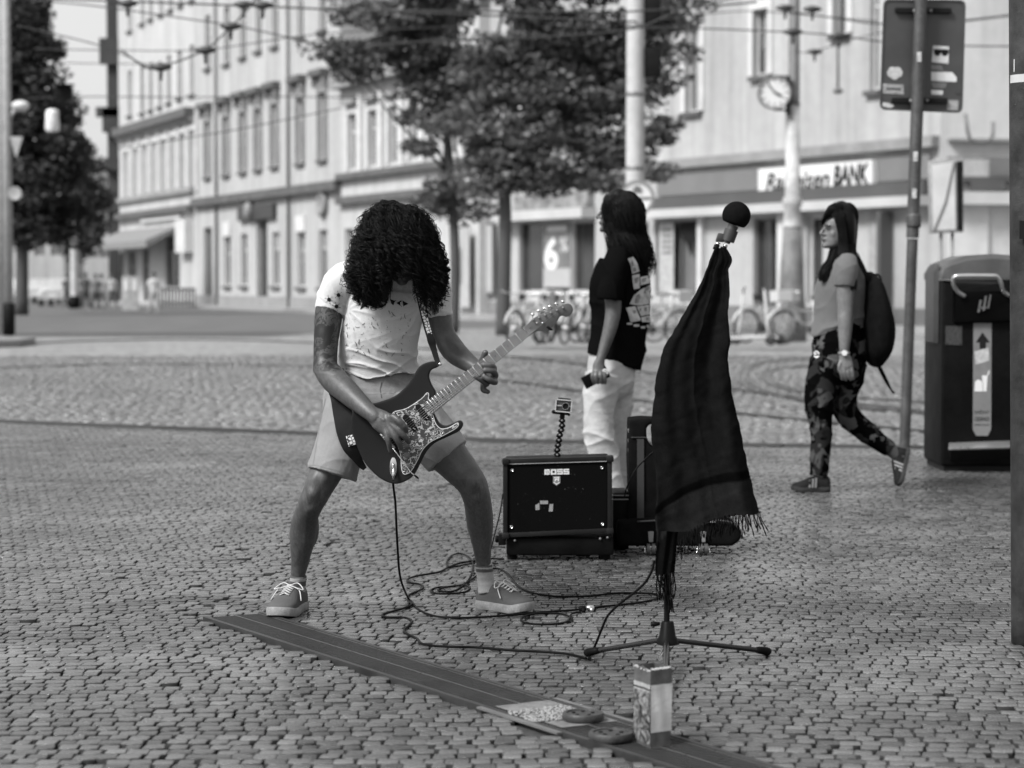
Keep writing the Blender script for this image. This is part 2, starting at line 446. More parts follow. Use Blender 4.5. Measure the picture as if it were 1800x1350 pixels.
def field_all():
    a = stone_field(.058, .060, 5.0, 21.5, 6.2, 0.015, .005, 3, keep_l, .0050, .0072)
    c = stone_field(.058, .060, 5.0, 21.5, 6.2, -.10, .016, 5, keep_r, .0050, .0072)
    X, Y, W, H, A = [np.concatenate(q) for q in zip(a, c)]
    k = np.abs(X) < hw(Y); return X[k], Y[k], W[k], H[k], A[k]
X, Y, W, H, A = field_all()
# gravel bed and covers beside the carton replace some stones
gx0, gy0, gx1, gy1 = -.02, 5.88, .34, 6.17
miss = RNG.random(len(X)) < .004
k = ~miss & ~((X > 0.02) & (X < .36) & (Y > 5.93) & (Y < 6.26) & (drain_side(X, Y) < DW+.1))
X, Y, W, H, A = X[k], Y[k], W[k], H[k], A[k]
top = RNG.normal(0, .0010, len(X))+.004*swirl(np.stack([X, Y, X*0], 1), 77, 3, .7)
tone = np.clip(RNG.normal(.45, .2, len(X)), 0, 1); lightst = RNG.random(len(X)) < (.012+.06*(Y < 5.75)); tone[lightst] = RNG.uniform(1.1, 1.9, lightst.sum())
dark = RNG.random(len(X)) < .04; tone[dark] = -.3; tone += .5*swirl(np.stack([X, Y, X*0], 1), 8, 3, .5); tone[(np.abs(X+1.15) < .42) & (np.abs(Y-8.45-.1*np.sin(X*9)) < .11)] -= .9
# the nearest stones are pieces of their own
order = np.argsort(np.hypot(X*.8, Y)); fr_ok = (np.abs(X) < Y*.2308+.03) & (Y > 5.5)
near = order[fr_ok[order]][:296]; rest = np.setdiff1d(np.arange(len(X)), near)
V, F = stones(X[rest], Y[rest], W[rest], H[rest], A[rest], top[rest], .02, 11)
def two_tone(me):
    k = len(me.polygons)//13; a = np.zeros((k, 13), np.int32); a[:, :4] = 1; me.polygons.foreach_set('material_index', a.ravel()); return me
MS_SIDE = M('dark_stone_side', .028, .9, .4, 30, spec=.1)  # darkness of the gaps between stones put into the side colour
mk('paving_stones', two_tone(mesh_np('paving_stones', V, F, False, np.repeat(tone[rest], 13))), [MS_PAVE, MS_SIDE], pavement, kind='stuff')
variants = []
for i in range(36):
    j = near[i*8 % len(near)]
    V, F = stones(np.zeros(1), np.zeros(1), np.array([W[j]]), np.array([H[j]]), np.zeros(1), np.zeros(1), .02, 100+i)
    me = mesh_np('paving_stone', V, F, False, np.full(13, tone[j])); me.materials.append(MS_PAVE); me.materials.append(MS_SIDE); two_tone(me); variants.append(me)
for i, j in enumerate(near):
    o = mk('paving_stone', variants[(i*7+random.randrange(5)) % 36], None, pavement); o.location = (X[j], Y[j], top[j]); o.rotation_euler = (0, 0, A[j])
print('pavers', len(X))

# --- kerb stones and gutter slabs, alike pieces one by one
kb = thing('kerb', 'row of dark granite kerb slabs along the edge of the pavement', 'kerb', (0, 16.95, 0)); del kb['category']; kb['kind'] = 'structure'
xx = -8.0
while xx < 8:
    x2 = xx+1.0; ya, yb = float(kerb_y(xx)), float(kerb_y(x2)); d = Vector((x2-xx, yb-ya, 0)).normalized(); n_ = Vector((-d.y, d.x, 0))
    L_ = math.hypot(x2-xx, yb-ya); a = Vector((xx, ya, 0))
    Mx = Matrix((( d.x, n_.x, 0), (d.y, n_.y, 0), (0, 0, 1)))
    for w0, w1, zt, g_ in ((.012, .33, .004, .008), (.345, .74, ROADZ+.02, .01)):
        q = B(); q.box(a+d*L_/2+n_*(w0+w1)/2+Vector((0, 0, zt-.12)), (L_-g_, w1-w0, .24), Mx.to_3x3())
        mk('kerb_stone', q.bevel('kerb_stone', .008, 1), MS_KERB, kb)
        add_tone(kb.children[-1].data, np.full(len(kb.children[-1].data.polygons), random.uniform(.2, .8)))
    xx = x2

# --- carriageway: grit bed, granite setts, tram rails, asphalt beyond
b_ = B(); b_.add([(-90, -20, ROADZ-.045), (90, -20, ROADZ-.045), (90, 400, ROADZ-.045), (-90, 400, ROADZ-.045)], [(0, 1, 2, 3)])
road = mk('road', b_.mesh('road'), MS_ROADJ, kind='structure')
road['label'] = 'carriageway of granite setts crossed by curved tram rails'
def kr(X, Y): return (Y > kerb_y(X)+.78) & (np.abs(X) < Y*.2308+1.5)
a = stone_field(.13, .125, 16.3, 40, 13, .10, .05, 21, kr, .018, .016)
X, Y, W, H, A = a
top = RNG.normal(ROADZ, .004, len(X)); tone = np.clip(RNG.normal(.5, .28, len(X)), -.2, 1.5)
tone += .35*swirl(np.stack([X, Y*.5, X*0], 1), 5, 3, .12)
V, F = stones(X, Y, W, H, A, top, .04, 12, .2, .035)
mk('road_setts', mesh_np('road_setts', V, F, False, np.repeat(tone, 13)), MS_ROAD, road, kind='stuff')
print('setts', len(X))
def far_sett_mat():
    m, t, b = new_mat('distant_setts'); vec = coords(t, (1, 1, 1), (0, 0, .1))
    v = nd(t, 'ShaderNodeTexVoronoi'); v.inputs['Scale'].default_value = 7.5; v.inputs['Randomness'].default_value = .35; t.links.new(vec, v.inputs['Vector'])
    w = nd(t, 'ShaderNodeRGBToBW'); t.links.new(v.outputs['Color'], w.inputs[0])
    n = noise_(t, coords(t, (.25, .9, 1)), 1.1, 5, .6)
    val = mathn(t, 'MULTIPLY', mrange(t, w.outputs[0], .2, .8, .13, .27), mrange(t, n, .3, .7, .7, 1.25)); t.links.new(val, b.inputs['Base Color'])
    b.inputs['Roughness'].default_value = .5; bump(t, b, v.outputs['Distance'], .02); return m
vs = []; fs = []
xs = np.linspace(-16, 16, 17)
for x in xs: vs += [(x, 40.0, ROADZ-.012), (x, 64 if x > -5 else 54, ROADZ-.012)]
for i in range(16): fs.append((2*i, 2*i+2, 2*i+3, 2*i+1))
b_ = B(); b_.add(vs, fs); mk('far_setts', b_.mesh(), far_sett_mat(), kind='structure')
b_ = B(); b_.add([(-60, 53.9, ROADZ-.03), (40, 63.9, ROADZ-.03), (40, 300, ROADZ-.03), (-60, 300, ROADZ-.03)], [(0, 1, 2, 3)])
mk('asphalt', b_.mesh(), M('asphalt', .085, .75, .3, .8, fine=.25, fscale=40), kind='structure')
rail = M('tram_rail_steel', .10, .3, .2, 5, metal=.8)
def railstrip(pts, name, label):
    o = B()
    Q = catmull([tuple(p_) for p_ in pts], 10)
    vs = []; fs = []
    for i in range(len(Q)):
        t = Q[min(i+1, len(Q)-1)]-Q[max(i-1, 0)]; t = Vector((t[0], t[1], 0)).normalized(); n_ = Vector((-t.y, t.x, 0)); c = Vector((Q[i][0], Q[i][1], ROADZ+.012))
        vs += [c-n_*.075, c-n_*.02, c-n_*.02-Vector((0, 0, .03)), c+n_*.03-Vector((0, 0, .03)), c+n_*.03, c+n_*.075]
    for i in range(len(Q)-1):
        for j in range(5): fs.append((i*6+j, i*6+j+1, i*6+j+7, i*6+j+6))
    o.add(vs, fs); return mk(name, o.mesh(), rail, label=label, cat='tram rail')
GR = lambda px, py: (G(px, py, ROADZ).x, G(px, py, ROADZ).y, 0)
railstrip([GR(-150, 652), GR(250, 640), GR(620, 648), GR(900, 672), GR(1240, 720), GR(1750, 770)], 'tram_rail', 'tram rail running right across the setts, nearest to the kerb')
railstrip([GR(1460, 630), GR(1350, 636), GR(1308, 655), GR(1322, 680), GR(1400, 702), GR(1560, 722), GR(1900, 742)], 'tram_rail', 'tram rail curving tightly through the setts beside the hanging scarf')
railstrip([GR(1500, 640), GR(1370, 648), GR(1345, 662), GR(1375, 680), GR(1480, 698), GR(1900, 722)], 'tram_rail', 'inner tram rail of the tight curve behind the walking woman')
railstrip([GR(-150, 612), GR(300, 596), GR(700, 610), GR(1100, 650), GR(1330, 690), GR(1900, 752)], 'tram_rail', 'tram rail sweeping over the setts behind the guitarist, farther from the kerb')
# traffic island at the left pole
q = B(); q.prism([Vector((x, y, ROADZ-.05)) for x, y in ((-16, 44), (-11.3, 44.2), (-10.1, 45.5), (-10.2, 47.5), (-11.2, 49), (-16, 52))], (0, 0, .19))
mk('traffic_island', q.bevel('i', .02, 1), M('island_concrete', .17, .8, .2, 1.5), kind='structure')
# pavements along the houses
for nm, pts in (('far_pavement', [(-26, 136), (-17.2, 119.5), (-8.2, 95.5), (-2.4, 80.5), (11.6, 57.5), (30, 57.5), (30, 66), (12, 66), (-1, 88), (-8, 101), (-17, 124), (-26, 143)]),):
    q = B(); q.prism([Vector((x, y, ROADZ-.05)) for x, y in pts], (0, 0, .17)); mk(nm, q.mesh(), M('far_pavement_stone', .24, .7, .15, 1), kind='structure')

# ================================================================ DRAIN
drain = thing('drain_channel', 'long slotted metal drain channel running diagonally under the front foot of the guitarist', 'drain', (D0.x, D0.y, 0))
MD = M('drain_cast_iron', .075, .5, .25, 8, metal=.2, fine=.25)
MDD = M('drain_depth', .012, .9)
def dp(s, w, z=0.0): return Vector((D0.x+Ddir.x*s+Dn.x*w, D0.y+Ddir.y*s+Dn.y*w, z))
q = B()
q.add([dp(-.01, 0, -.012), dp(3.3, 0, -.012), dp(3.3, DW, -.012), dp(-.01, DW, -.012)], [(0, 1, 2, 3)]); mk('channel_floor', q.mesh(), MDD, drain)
for w0, w1 in ((-.008, .008), (DW-.008, DW+.008)):
    q = B(); q.prism([dp(-.01, w0, -.02), dp(3.3, w0, -.02), dp(3.3, w1, -.02), dp(-.01, w1, -.02)], (0, 0, .026)); mk('edge_rail', q.mesh(), M('drain_edge_steel', .035, .5, .3, 8, metal=.3), drain)
panel = None
for i in range(7):
    s0 = .0+i*.47; q = B(); L_ = .464
    for w0, w1 in ((.010, .016), (.112, .118), (DW-.016, DW-.010)):
        q.prism([dp(s0, w0, -.012), dp(s0+L_, w0, -.012), dp(s0+L_, w1, -.012), dp(s0, w1, -.012)], (0, 0, .015))
    nb = 27
    for j in range(nb):
        s = s0+.004+j*(L_-.012)/(nb-1)
        for w0, w1, sk in ((.0155, .1125, .012), (.1175, DW-.0155, .012)):
            q.mi = 0; q.prism([dp(s-sk*.5, w0, -.011), dp(s-sk*.5+.006, w0, -.011), dp(s+sk*.5+.006, w1, -.011), dp(s+sk*.5, w1, -.011)], (0, 0, .0135))
    me = q.mesh(); Z_ = [p_.center.z for p_ in me.polygons]; me.polygons.foreach_set('material_index', [0 if z > .0015 else 1 for z in Z_]); mk('grate_panel', me, [MD, MDD], drain)  # shade inside the slots painted black on all but the bar tops
# inspection opening with gravel and two round covers beside the carton
gb = B(); a0 = dp(1.98, -.04, .004); gb.add([dp(2.0, .03, .0035), dp(2.36, .03, .0035), dp(2.36, DW+.0, .0035), dp(2.0, DW, .0035)], [(0, 1, 2, 3)])
mk('concrete_patch', gb.mesh(), M('pale_concrete', .13, .8, .3, 18, fine=.3, fscale=120), drain)
for w in (-.012, DW+.012):
    q = B(); q.prism([dp(1.99, w-.014, 0), dp(2.42, w-.014, 0), dp(2.42, w+.014, 0), dp(1.99, w+.014, 0)], (0, 0, .006)); mk('patch_edge', q.mesh(), M('pale_edge', .10, .6, .2, 10), drain)
r_ = np.random.default_rng(4); n = 420; q = B()
for i in range(n):
    s = r_.uniform(2.10, 2.27); w = r_.uniform(.0, DW-.02); r = r_.uniform(.0025, .0055)
    q.ball(dp(s, w, .006), (r*1.3, r, r*.7), Matrix.Rotation(r_.uniform(0, 6), 3, 'Z'), 6, 4)
gravel = mk('gravel', q.mesh('gravel', True, 0.5), M('pale_gravel', .2, .7, .4, 90), label='pale gravel scattered between the two round covers beside the carton', cat='gravel', kind='stuff')
MCOV = M('cover_iron', .03, .55, .3, 25, fine=.3, bmp=.002)
def cover(px, py, r, lab, zb=.006):
    c = G(px, py); t = thing('round_cover', lab, 'cover', (c.x, c.y, zb))
    q = B(); n = 40
    def ring(rr, z): return [Vector((c.x+rr*math.cos(2*math.pi*j/n), c.y+rr*math.sin(2*math.pi*j/n), z)) for j in range(n)]
    q.rings([ring(r*.97, zb), ring(r, zb+.004), ring(r, zb+.016), ring(r*.96, zb+.02), ring(r*.80, zb+.02), ring(r*.78, zb+.016), ring(.001, zb+.016)])
    mk('disc', q.mesh('d', True, angle=40), MCOV, t)
    for k in range(5):
        a = 2*math.pi*k/5+.3; cc = c+Vector((math.cos(a), math.sin(a), 0))*r*.48; q = B()
        q.cyl((cc.x, cc.y, zb+.0162), (cc.x, cc.y, zb+.0185), r*.10, r*.09, 14); mk('stud', q.mesh('s', True, angle=40), MDD, t)
cover(1025, 1268, .058, 'round dark metal cover at the end of the drain, the farther one from the carton')
cover(1074, 1303, .060, 'round dark metal cover lying right against the lower left corner of the carton')
# ================================================================ BUILDINGS
def lerp(a, b, t): return a+(b-a)*t
GLASS = M('dark_window_glass', .035, .12, .3, .8, spec=.8)
GLASS2 = M('dim_window_glass', .11, .2, .3, .6, spec=.7)
FRAME = M('painted_window_frame', .42, .5, .1)
FRAMED = M('dark_window_frame', .07, .5, .1)
TRIM = M('stone_trim', .22, .8, .2, 1.5)
TRIML = M('light_trim', .5, .8, .12, 1.5)
TRIMD = M('grimy_ledge', .085, .85, .25, 1.5)
ROOF = M('roof_tiles', .09, .8, .2, 2)
PIPE = M('drain_pipe', .11, .5, .1)
WR = random.Random(9); BLINDS = [M('blind_pale', .26, .7, .2, 2), M('blind_grey', .14, .7, .3, 3), M('curtain', .08, .8, .5, 5, stretch=(3, 3, .2))]
def plaster(name, v, streak=.15):
    m, t, b = new_mat(name); f = noise_(t, coords(t, (1, 1, .25)), .7, 5, .55); g_ = noise_(t, coords(t), 3, 5, .6); st = noise_(t, coords(t, (2.2, 2.2, .12)), 1.1, 3, .5)
    val = mathn(t, 'MULTIPLY', mrange(t, f, .3, .7, v*(1-streak), v*(1+streak*.6)), mrange(t, g_, .3, .7, .94, 1.06)); val = mathn(t, 'MULTIPLY', val, mrange(t, st, .48, .72, 1, .80))
    t.links.new(val, b.inputs['Base Color']); b.inputs['Roughness'].default_value = .85; bump(t, b, g_, .01); return m
class Fac:
    def __init__(s, name, label, A, Bp, z1, depth, mat, z0=-.15, group=None):
        s.A = Vector((A[0], A[1], 0)); s.E = Vector((Bp[0], Bp[1], 0)); s.u = (s.E-s.A).normalized(); s.L = (s.E-s.A).length
        n = Vector((s.u.y, -s.u.x, 0)); s.n = n if n.dot(CAMP-s.A) > 0 else -n
        s.z0, s.z1, s.mat, s.depth = z0, z1, mat, depth; s.ops = []
        s.t = thing(name, label, 'building', (s.A.x, s.A.y, 0), group)
    def uz(s, px, py):
        d = ray(px, py); k = (s.A-CAMP).dot(s.n)/d.dot(s.n); h = CAMP+d*k; return (h-s.A).dot(s.u), h.z
    def pt(s, a, z, o=0.0): return s.A+s.u*a+s.n*o+Vector((0, 0, z))
    def bx(s, q, a0, a1, z0, z1, o0, o1):
        q.prism([s.pt(a0, z0, o0), s.pt(a1, z0, o0), s.pt(a1, z1, o0), s.pt(a0, z1, o0)], s.n*(o1-o0)); return q
    def part(s, nm, a0, a1, z0, z1, o0, o1, mat, parent=None):
        return mk(nm, s.bx(B(), a0, a1, z0, z1, o0, o1).mesh(), mat, parent or s.t)
    def pxr(s, x0, y0, x1, y1):
        """rect from centre-x at mid height; y at mid x"""
        a0, _ = s.uz(x0, (y0+y1)/2); a1, _ = s.uz(x1, (y0+y1)/2); xm = (x0+x1)/2; _, z1 = s.uz(xm, y0); _, z0 = s.uz(xm, y1); return min(a0, a1), max(a0, a1), z0, z1
    def opening(s, a0, a1, z0, z1): s.ops.append((a0, a1, z0, z1))
    def window(s, a0, a1, z0, z1, frame=FRAME, glass=GLASS, rec=.22, mull=1, trans=1, sill=True, hood=None, name='window', surround=None):
        s.opening(a0, a1, z0, z1); q = B(); fw = .07
        for r in ((a0, a0+fw, z0, z1), (a1-fw, a1, z0, z1), (a0+fw, a1-fw, z0, z0+fw), (a0+fw, a1-fw, z1-fw, z1)): s.bx(q, *r, -rec, -rec+.07)
        for i in range(mull): c = lerp(a0, a1, (i+1)/(mull+1)); s.bx(q, c-.035, c+.035, z0+fw, z1-fw, -rec+.004, -rec+.065)
        if trans: c = lerp(z0, z1, .68); s.bx(q, a0+fw, a1-fw, c-.035, c+.035, -rec+.008, -rec+.06)
        w = mk(name, q.mesh(), frame, s.t); mk('pane', s.bx(B(), a0+.01, a1-.01, z0+.01, z1-.01, -rec-.03, -rec-.01).mesh(), glass, w)
        if name == 'window' and WR.random() < .6: k_ = WR.uniform(.15, .6); s.part('blind', a0+.09, a1-.09, z1-(z1-z0)*k_, z1-.07, -rec-.009, -rec-.003, WR.choice(BLINDS), w)
        if sill: s.part('sill', a0-.12, a1+.12, z0-.16, z0-.02, -.02, .16, TRIMD, w)
        if surround is not None:
            q = B()
            for r in ((a0-.22, a0-.003, z0, z1), (a1+.003, a1+.22, z0, z1), (a0-.22, a1+.22, z1+.003, z1+.25)): s.bx(q, *r, .004, .07)
            mk('surround', q.mesh(), surround, w)
        if hood:
            ho, hm = hood; s.part('hood_panel', a0-.15, a1+.15, z1+.26, z1+ho-.28, .002, .1, TRIM, w); s.part('hood', a0-.42, a1+.42, z1+ho-.28, z1+ho, -.01, .42, hm, w)
            for e in (a0-.28, a1+.12):
                s.part('bracket', e, e+.16, z1+ho-.75, z1+ho-.285, .003, .3, TRIM, w)
        return w
    def finish(s):
        """wall front with real openings, plus the body of the house behind"""
        A_ = sorted({0.0, s.L, *[round(v, 4) for o in s.ops for v in o[:2] if 0 < v < s.L]}); Z = sorted({s.z0, s.z1, *[round(v, 4) for o in s.ops for v in o[2:] if s.z0 < v < s.z1]})
        q = B()
        def inside(a, z): return any(o[0] < a < o[1] and o[2] < z < o[3] for o in s.ops)
        for i in range(len(A_)-1):
            for j in range(len(Z)-1):
                if not inside((A_[i]+A_[i+1])/2, (Z[j]+Z[j+1])/2):
                    q.add([s.pt(A_[i], Z[j]), s.pt(A_[i+1], Z[j]), s.pt(A_[i+1], Z[j+1]), s.pt(A_[i], Z[j+1])], [(0, 1, 2, 3)])
        for a0, a1, z0, z1 in s.ops:
            a0, a1 = max(a0, 0), min(a1, s.L); c = [(a0, z0), (a1, z0), (a1, z1), (a0, z1)]
            for k in range(4):
                (p0, r0), (p1, r1) = c[k], c[(k+1) % 4]; q.add([s.pt(p0, r0), s.pt(p1, r1), s.pt(p1, r1, -.4), s.pt(p0, r0, -.4)], [(0, 1, 2, 3)])
        D = -s.depth
        q.add([s.pt(0, s.z0), s.pt(0, s.z1), s.pt(0, s.z1, D), s.pt(0, s.z0, D)], [(0, 1, 2, 3)]); q.add([s.pt(s.L, s.z0), s.pt(s.L, s.z1), s.pt(s.L, s.z1, D), s.pt(s.L, s.z0, D)], [(0, 1, 2, 3)])
        q.add([s.pt(0, s.z0, D), s.pt(s.L, s.z0, D), s.pt(s.L, s.z1, D), s.pt(0, s.z1, D)], [(0, 1, 2, 3)])
        q.add([s.pt(0, s.z1), s.pt(s.L, s.z1), s.pt(s.L, s.z1, D), s.pt(0, s.z1, D)], [(0, 1, 2, 3)])
        me = bpy.data.meshes.new('wall'); me.from_pydata(q.v, [], q.f); mk('wall', me, s.mat, s.t)
        # roof
        r = B(); h = 3.6
        r.add([s.pt(-.01, s.z1+.01, .25), s.pt(s.L+.01, s.z1+.01, .25), s.pt(s.L+.01, s.z1+h, D/2), s.pt(-.01, s.z1+h, D/2), s.pt(-.01, s.z1+.01, D-.2), s.pt(s.L+.01, s.z1+.01, D-.2)], [(0, 1, 2, 3), (3, 2, 5, 4), (0, 3, 4), (1, 5, 2)])
        mk('roof', r.mesh(), ROOF, s.t)

# ---- house in the middle of the row: plain plaster, hooded windows
P2, P1, P0, P3 = (-7.6, 99), (-17.4, 122), (-24.72, 140), (-1.25, 84.6)
h2 = Fac('apartment_house', 'tall plain house with dark hooded windows and a dark sign over its door', P1, P2, 17.5, 12, plaster('grey_plaster', .38))
cx_ = [(365, 214, 311), (398, 205, 307), (427, 197, 302), (454, 191, 297), (483, 182.5, 292), (528, 172, 286), (567, 162, 280)]
up = [(365, 27, 120), (398, 12, 112), (427, 3, 100), (454, -8, 89), (483, -18, 81), (528, -32, 64), (567, -45, 52)]
gr = [(400, 419, 502), (429, 411, 502), (485, 408, 502), (530, 411, 504), (568, 404, 505)]
for i, (x, y0, y1) in enumerate(cx_):
    a, z1 = h2.uz(x, y0); _, z0 = h2.uz(x, y1); _, zh = h2.uz(x, y0-32-4*i*.3); h2.window(a-.55, a+.55, z0, z1, hood=(zh-z1, TRIMD), surround=TRIM, glass=GLASS if i % 3 else GLASS2)
for i, (x, y0, y1) in enumerate(up):
    a, z1 = h2.uz(x, y0); _, z0 = h2.uz(x, y1); h2.window(a-.5, a+.5, z0, z1, glass=GLASS)
for i, (x, y0, y1) in enumerate(gr):
    a, z1 = h2.uz(x, y0); _, z0 = h2.uz(x, y1); h2.window(a-.6, a+.6, z0, z1, glass=GLASS2 if i == 3 else GLASS, sill=True)
    if i in (0, 3): h2.part('fanlight', a-.7, a+.7, z1+.1, z1+.85, .0, .1, TRIML)
for x, y0, y1, w in ((460, 386, 536, .95), (365, 400, 537, .8)):
    a, z1 = h2.uz(x, y0); h2.opening(a-w, a+w, -.16, z1); d = h2.part('door', a-w+.02, a+w-.02, -.13, z1-.02, -.35, -.28, M('dark_door', .03, .4)); h2.part('handle', a+w*.5, a+w*.5+.05, 1.0, 1.3, -.279, -.22, TRIML, d)
a0, a1, z0, z1 = h2.pxr(424, 361, 487, 386); sg = h2.part('shop_sign', a0, a1, z0, z1, .02, .22, M('dark_sign', .03, .4)); aa, zz = h2.uz(446, 372)
q = B(); q.ball(h2.pt(aa, zz, .25), (.3, .3, .5), None, 12, 8); mk('emblem', q.mesh('e', True), M('pale_emblem', .18, .5), sg)
a0, z0 = h2.uz(570, 357); q = B(); c0 = h2.pt(a0, z0, .06); ang = [2*math.pi*i/20 for i in range(20)]
rr = [[c0+h2.u*math.cos(t)*r+Vector((0, 0, math.sin(t)*r))+h2.n*o for t in ang] for r, o in ((.62, 0), (.62, .14), (.42, .2), (.36, .1), (.01, .16))]
q.rings(rr); mk('round_emblem', q.mesh('e', True), TRIM, h2.t)
def ledge(f, p0, p1, th, out, mat, nm='cornice'):
    a0, z = f.uz(*p0); a1, zb = f.uz(*p1); z = (z+zb)/2; return f.part(nm, max(min(a0, a1), -.02), min(max(a0, a1), f.L+.02), z-th/2, z+th/2, -.01, out, mat)
ledge(h2, (345, 357), (600, 325), .42, .35, TRIMD); ledge(h2, (345, 363), (600, 332), .2, .14, TRIM)
for x in (383, 510):
    a, _ = h2.uz(x, 400); q = B(); q.cyl(h2.pt(a, -.1, .1), h2.pt(a, 17.3, .1), .07, n=8); mk('downpipe', q.mesh('p', True), PIPE, h2.t)
a0, z1 = h2.uz(346, 500); h2.part('plinth', 0.01, h2.L-.01, -.14, .55, .005, .06, TRIM)
h2.finish()

# ---- left neighbour with awning
h1 = Fac('corner_shop_house', 'pale house with an ornate upper storey and an awning over its shop', P0, P1, 19.5, 12, plaster('pale_plaster', .43))
for i, (x, y0, y1) in enumerate([(228, 124, 203), (250, 116, 198), (265, 110, 193), (281, 108, 187), (297, 97, 180), (315, 89, 172), (337, 79, 166)]):
    a, z1 = h1.uz(x, y0); _, z0 = h1.uz(x, y1); h1.window(a-.5, a+.5, z0, z1, glass=GLASS2)
for i, (x, y0, y1) in enumerate([(228, -8, 54), (250, -22, 41), (265, -30, 33), (283, -40, 25), (300, -50, 17), (318, -60, 8), (337, -70, 0)]):
    a, z1 = h1.uz(x, y0); _, z0 = h1.uz(x, y1); h1.window(a-.5, a+.5, z0, z1, glass=GLASS2)
for i, x in enumerate(np.linspace(222, 338, 8)):
    t_ = (x-222)/116; a, z1 = h1.uz(x, lerp(266, 228, t_)); _, z0 = h1.uz(x, lerp(349, 331, t_)); h1.window(a-.62, a+.62, z0, z1, glass=M('pale_blind', .3, .5), frame=TRIML, surround=TRIML, sill=False)
    h1.part('pilaster', a+.95, a+1.25, z0-.2, z1+.7, .003, .12, TRIML)
ledge(h1, (211, 238), (346, 191), .5, .55, TRIMD); ledge(h1, (211, 246), (346, 200), .4, .3, TRIM); ledge(h1, (211, 353), (346, 332), .3, .25, TRIM); ledge(h1, (211, 382), (346, 364), .35, .4, TRIMD)
for x0, y0, x1, y1, g_ in ((224, 440, 240, 532, GLASS2), (250, 436, 262, 534, GLASS), (290, 414, 316, 505, GLASS), (206, 445, 218, 530, GLASS)):
    a0, a1, z0, z1 = h1.pxr(x0, y0, x1, y1); h1.window(a0, a1, max(z0, .1), z1, glass=g_, frame=TRIM, sill=False, name='shop_window')
sp = h1.pt(h1.uz(196, 431)[0], h1.uz(196, 431)[1], 2.0)
a0, z0 = h1.uz(212, 424); a1, z1_ = h1.uz(318, 405)
q = B(); q.prism([h1.pt(a0, z1_+.3, .05), h1.pt(a0, z1_-.55, 2.0), h1.pt(a0, z1_-.95, 2.0), h1.pt(a0, z1_-.9, 1.9), h1.pt(a0, z1_+.1, .05)], h1.u*(a1-a0)); mk('awning', q.mesh(), M('pale_awning', .18, .8), h1.t)
a0, a1, z0, z1 = h1.pxr(252, 381, 322, 412)
h1.part('fascia_board', a0, a1, z0+.8, z1, .01, .2, TRIML)
a0, a1, z0, z1 = h1.pxr(323, 386, 340, 444); h1.part('hanging_sign', a0, a1, z0, z1, .02, .5, TRIML)
h1.finish()
# ---- darker house whose flank juts out beyond
q = Vector((P0[0], P0[1], 0)); dirv = (q-Vector((P1[0], P1[1], 0))).normalized()
a_ = q+dirv*22+Vector((.9, .4, 0)); b2 = q+dirv*.15+Vector((.0, 0, 0))
h0 = thing('dark_house', 'dark narrow house flank with jutting ledges at the far left end of the row', 'building', (b2.x, b2.y, 0))
MDK = plaster('sooty_plaster', .035, .3)
nn = Vector((dirv.y, -dirv.x, 0)); nn = nn if nn.x > 0 else -nn
q = B(); L0, R0 = P(188, 400, 139.6), P(214, 400, 139.6)
q.prism([Vector((L0.x, 140.3, -.1)), Vector((R0.x, 140.3, -.1)), Vector((P(211, 400, 156).x, 156, -.1)), Vector((P(190, 400, 156).x, 156, -.1))], (0, 0, 24)); mk('wall', q.mesh(), MDK, h0)
for py, ht, ex in ((112, 1.6, .45), (205, .6, .7), (232, 1.5, .3), (372, .7, .5), (300, .8, .2)):
    z = P(200, py, 140).z; q = B(); q.prism([Vector((L0.x-ex, 139.9, z)), Vector((R0.x-.1, 139.9, z)), Vector((R0.x-.1, 140.6, z)), Vector((L0.x-ex, 140.6, z))], (0, 0, ht)); mk('ledge', q.mesh(), MDK, h0)

# ---- low house behind the trees
h3 = Fac('low_house', 'low pale house with light pilasters between its windows, behind the trees', P2, P3, 11.6, 9, plaster('cream_plaster', .42))
for i, (x, y0, y1) in enumerate([(620, 200, 298), (656, 193, 293), (692, 185, 287), (728, 178, 281), (762, 171, 276), (796, 164, 271), (828, 158, 266)]):
    a, z1 = h3.uz(x, y0); _, z0 = h3.uz(x, y1); h3.window(a-.55, a+.55, z0, z1, glass=GLASS2, frame=TRIML, surround=TRIML, sill=False)
    _, zt = h3.uz(x, y0-26); h3.part('hood', a-.8, a+.8, zt-.25, zt, .004, .3, TRIM); h3.part('pilaster', a+.92, a+1.3, z0-.2, z1+.8, .003, .14, TRIML)
ledge(h3, (596, 312), (845, 281), .28, .3, TRIMD); ledge(h3, (596, 146), (845, 98), .4, .55, TRIM); ledge(h3, (594, 355), (845, 328), .32, .3, TRIMD)
for x0, y0, x1, y1, g_ in ((606, 402, 622, 505, GLASS2), (640, 400, 660, 505, GLASS2), (700, 396, 722, 505, GLASS), (745, 392, 762, 520, GLASS2), (805, 396, 826, 520, GLASS2)):
    a0, a1, z0, z1 = h3.pxr(x0, y0, x1, y1); h3.window(a0, a1, z0, z1, glass=g_, sill=False)
h3.finish()

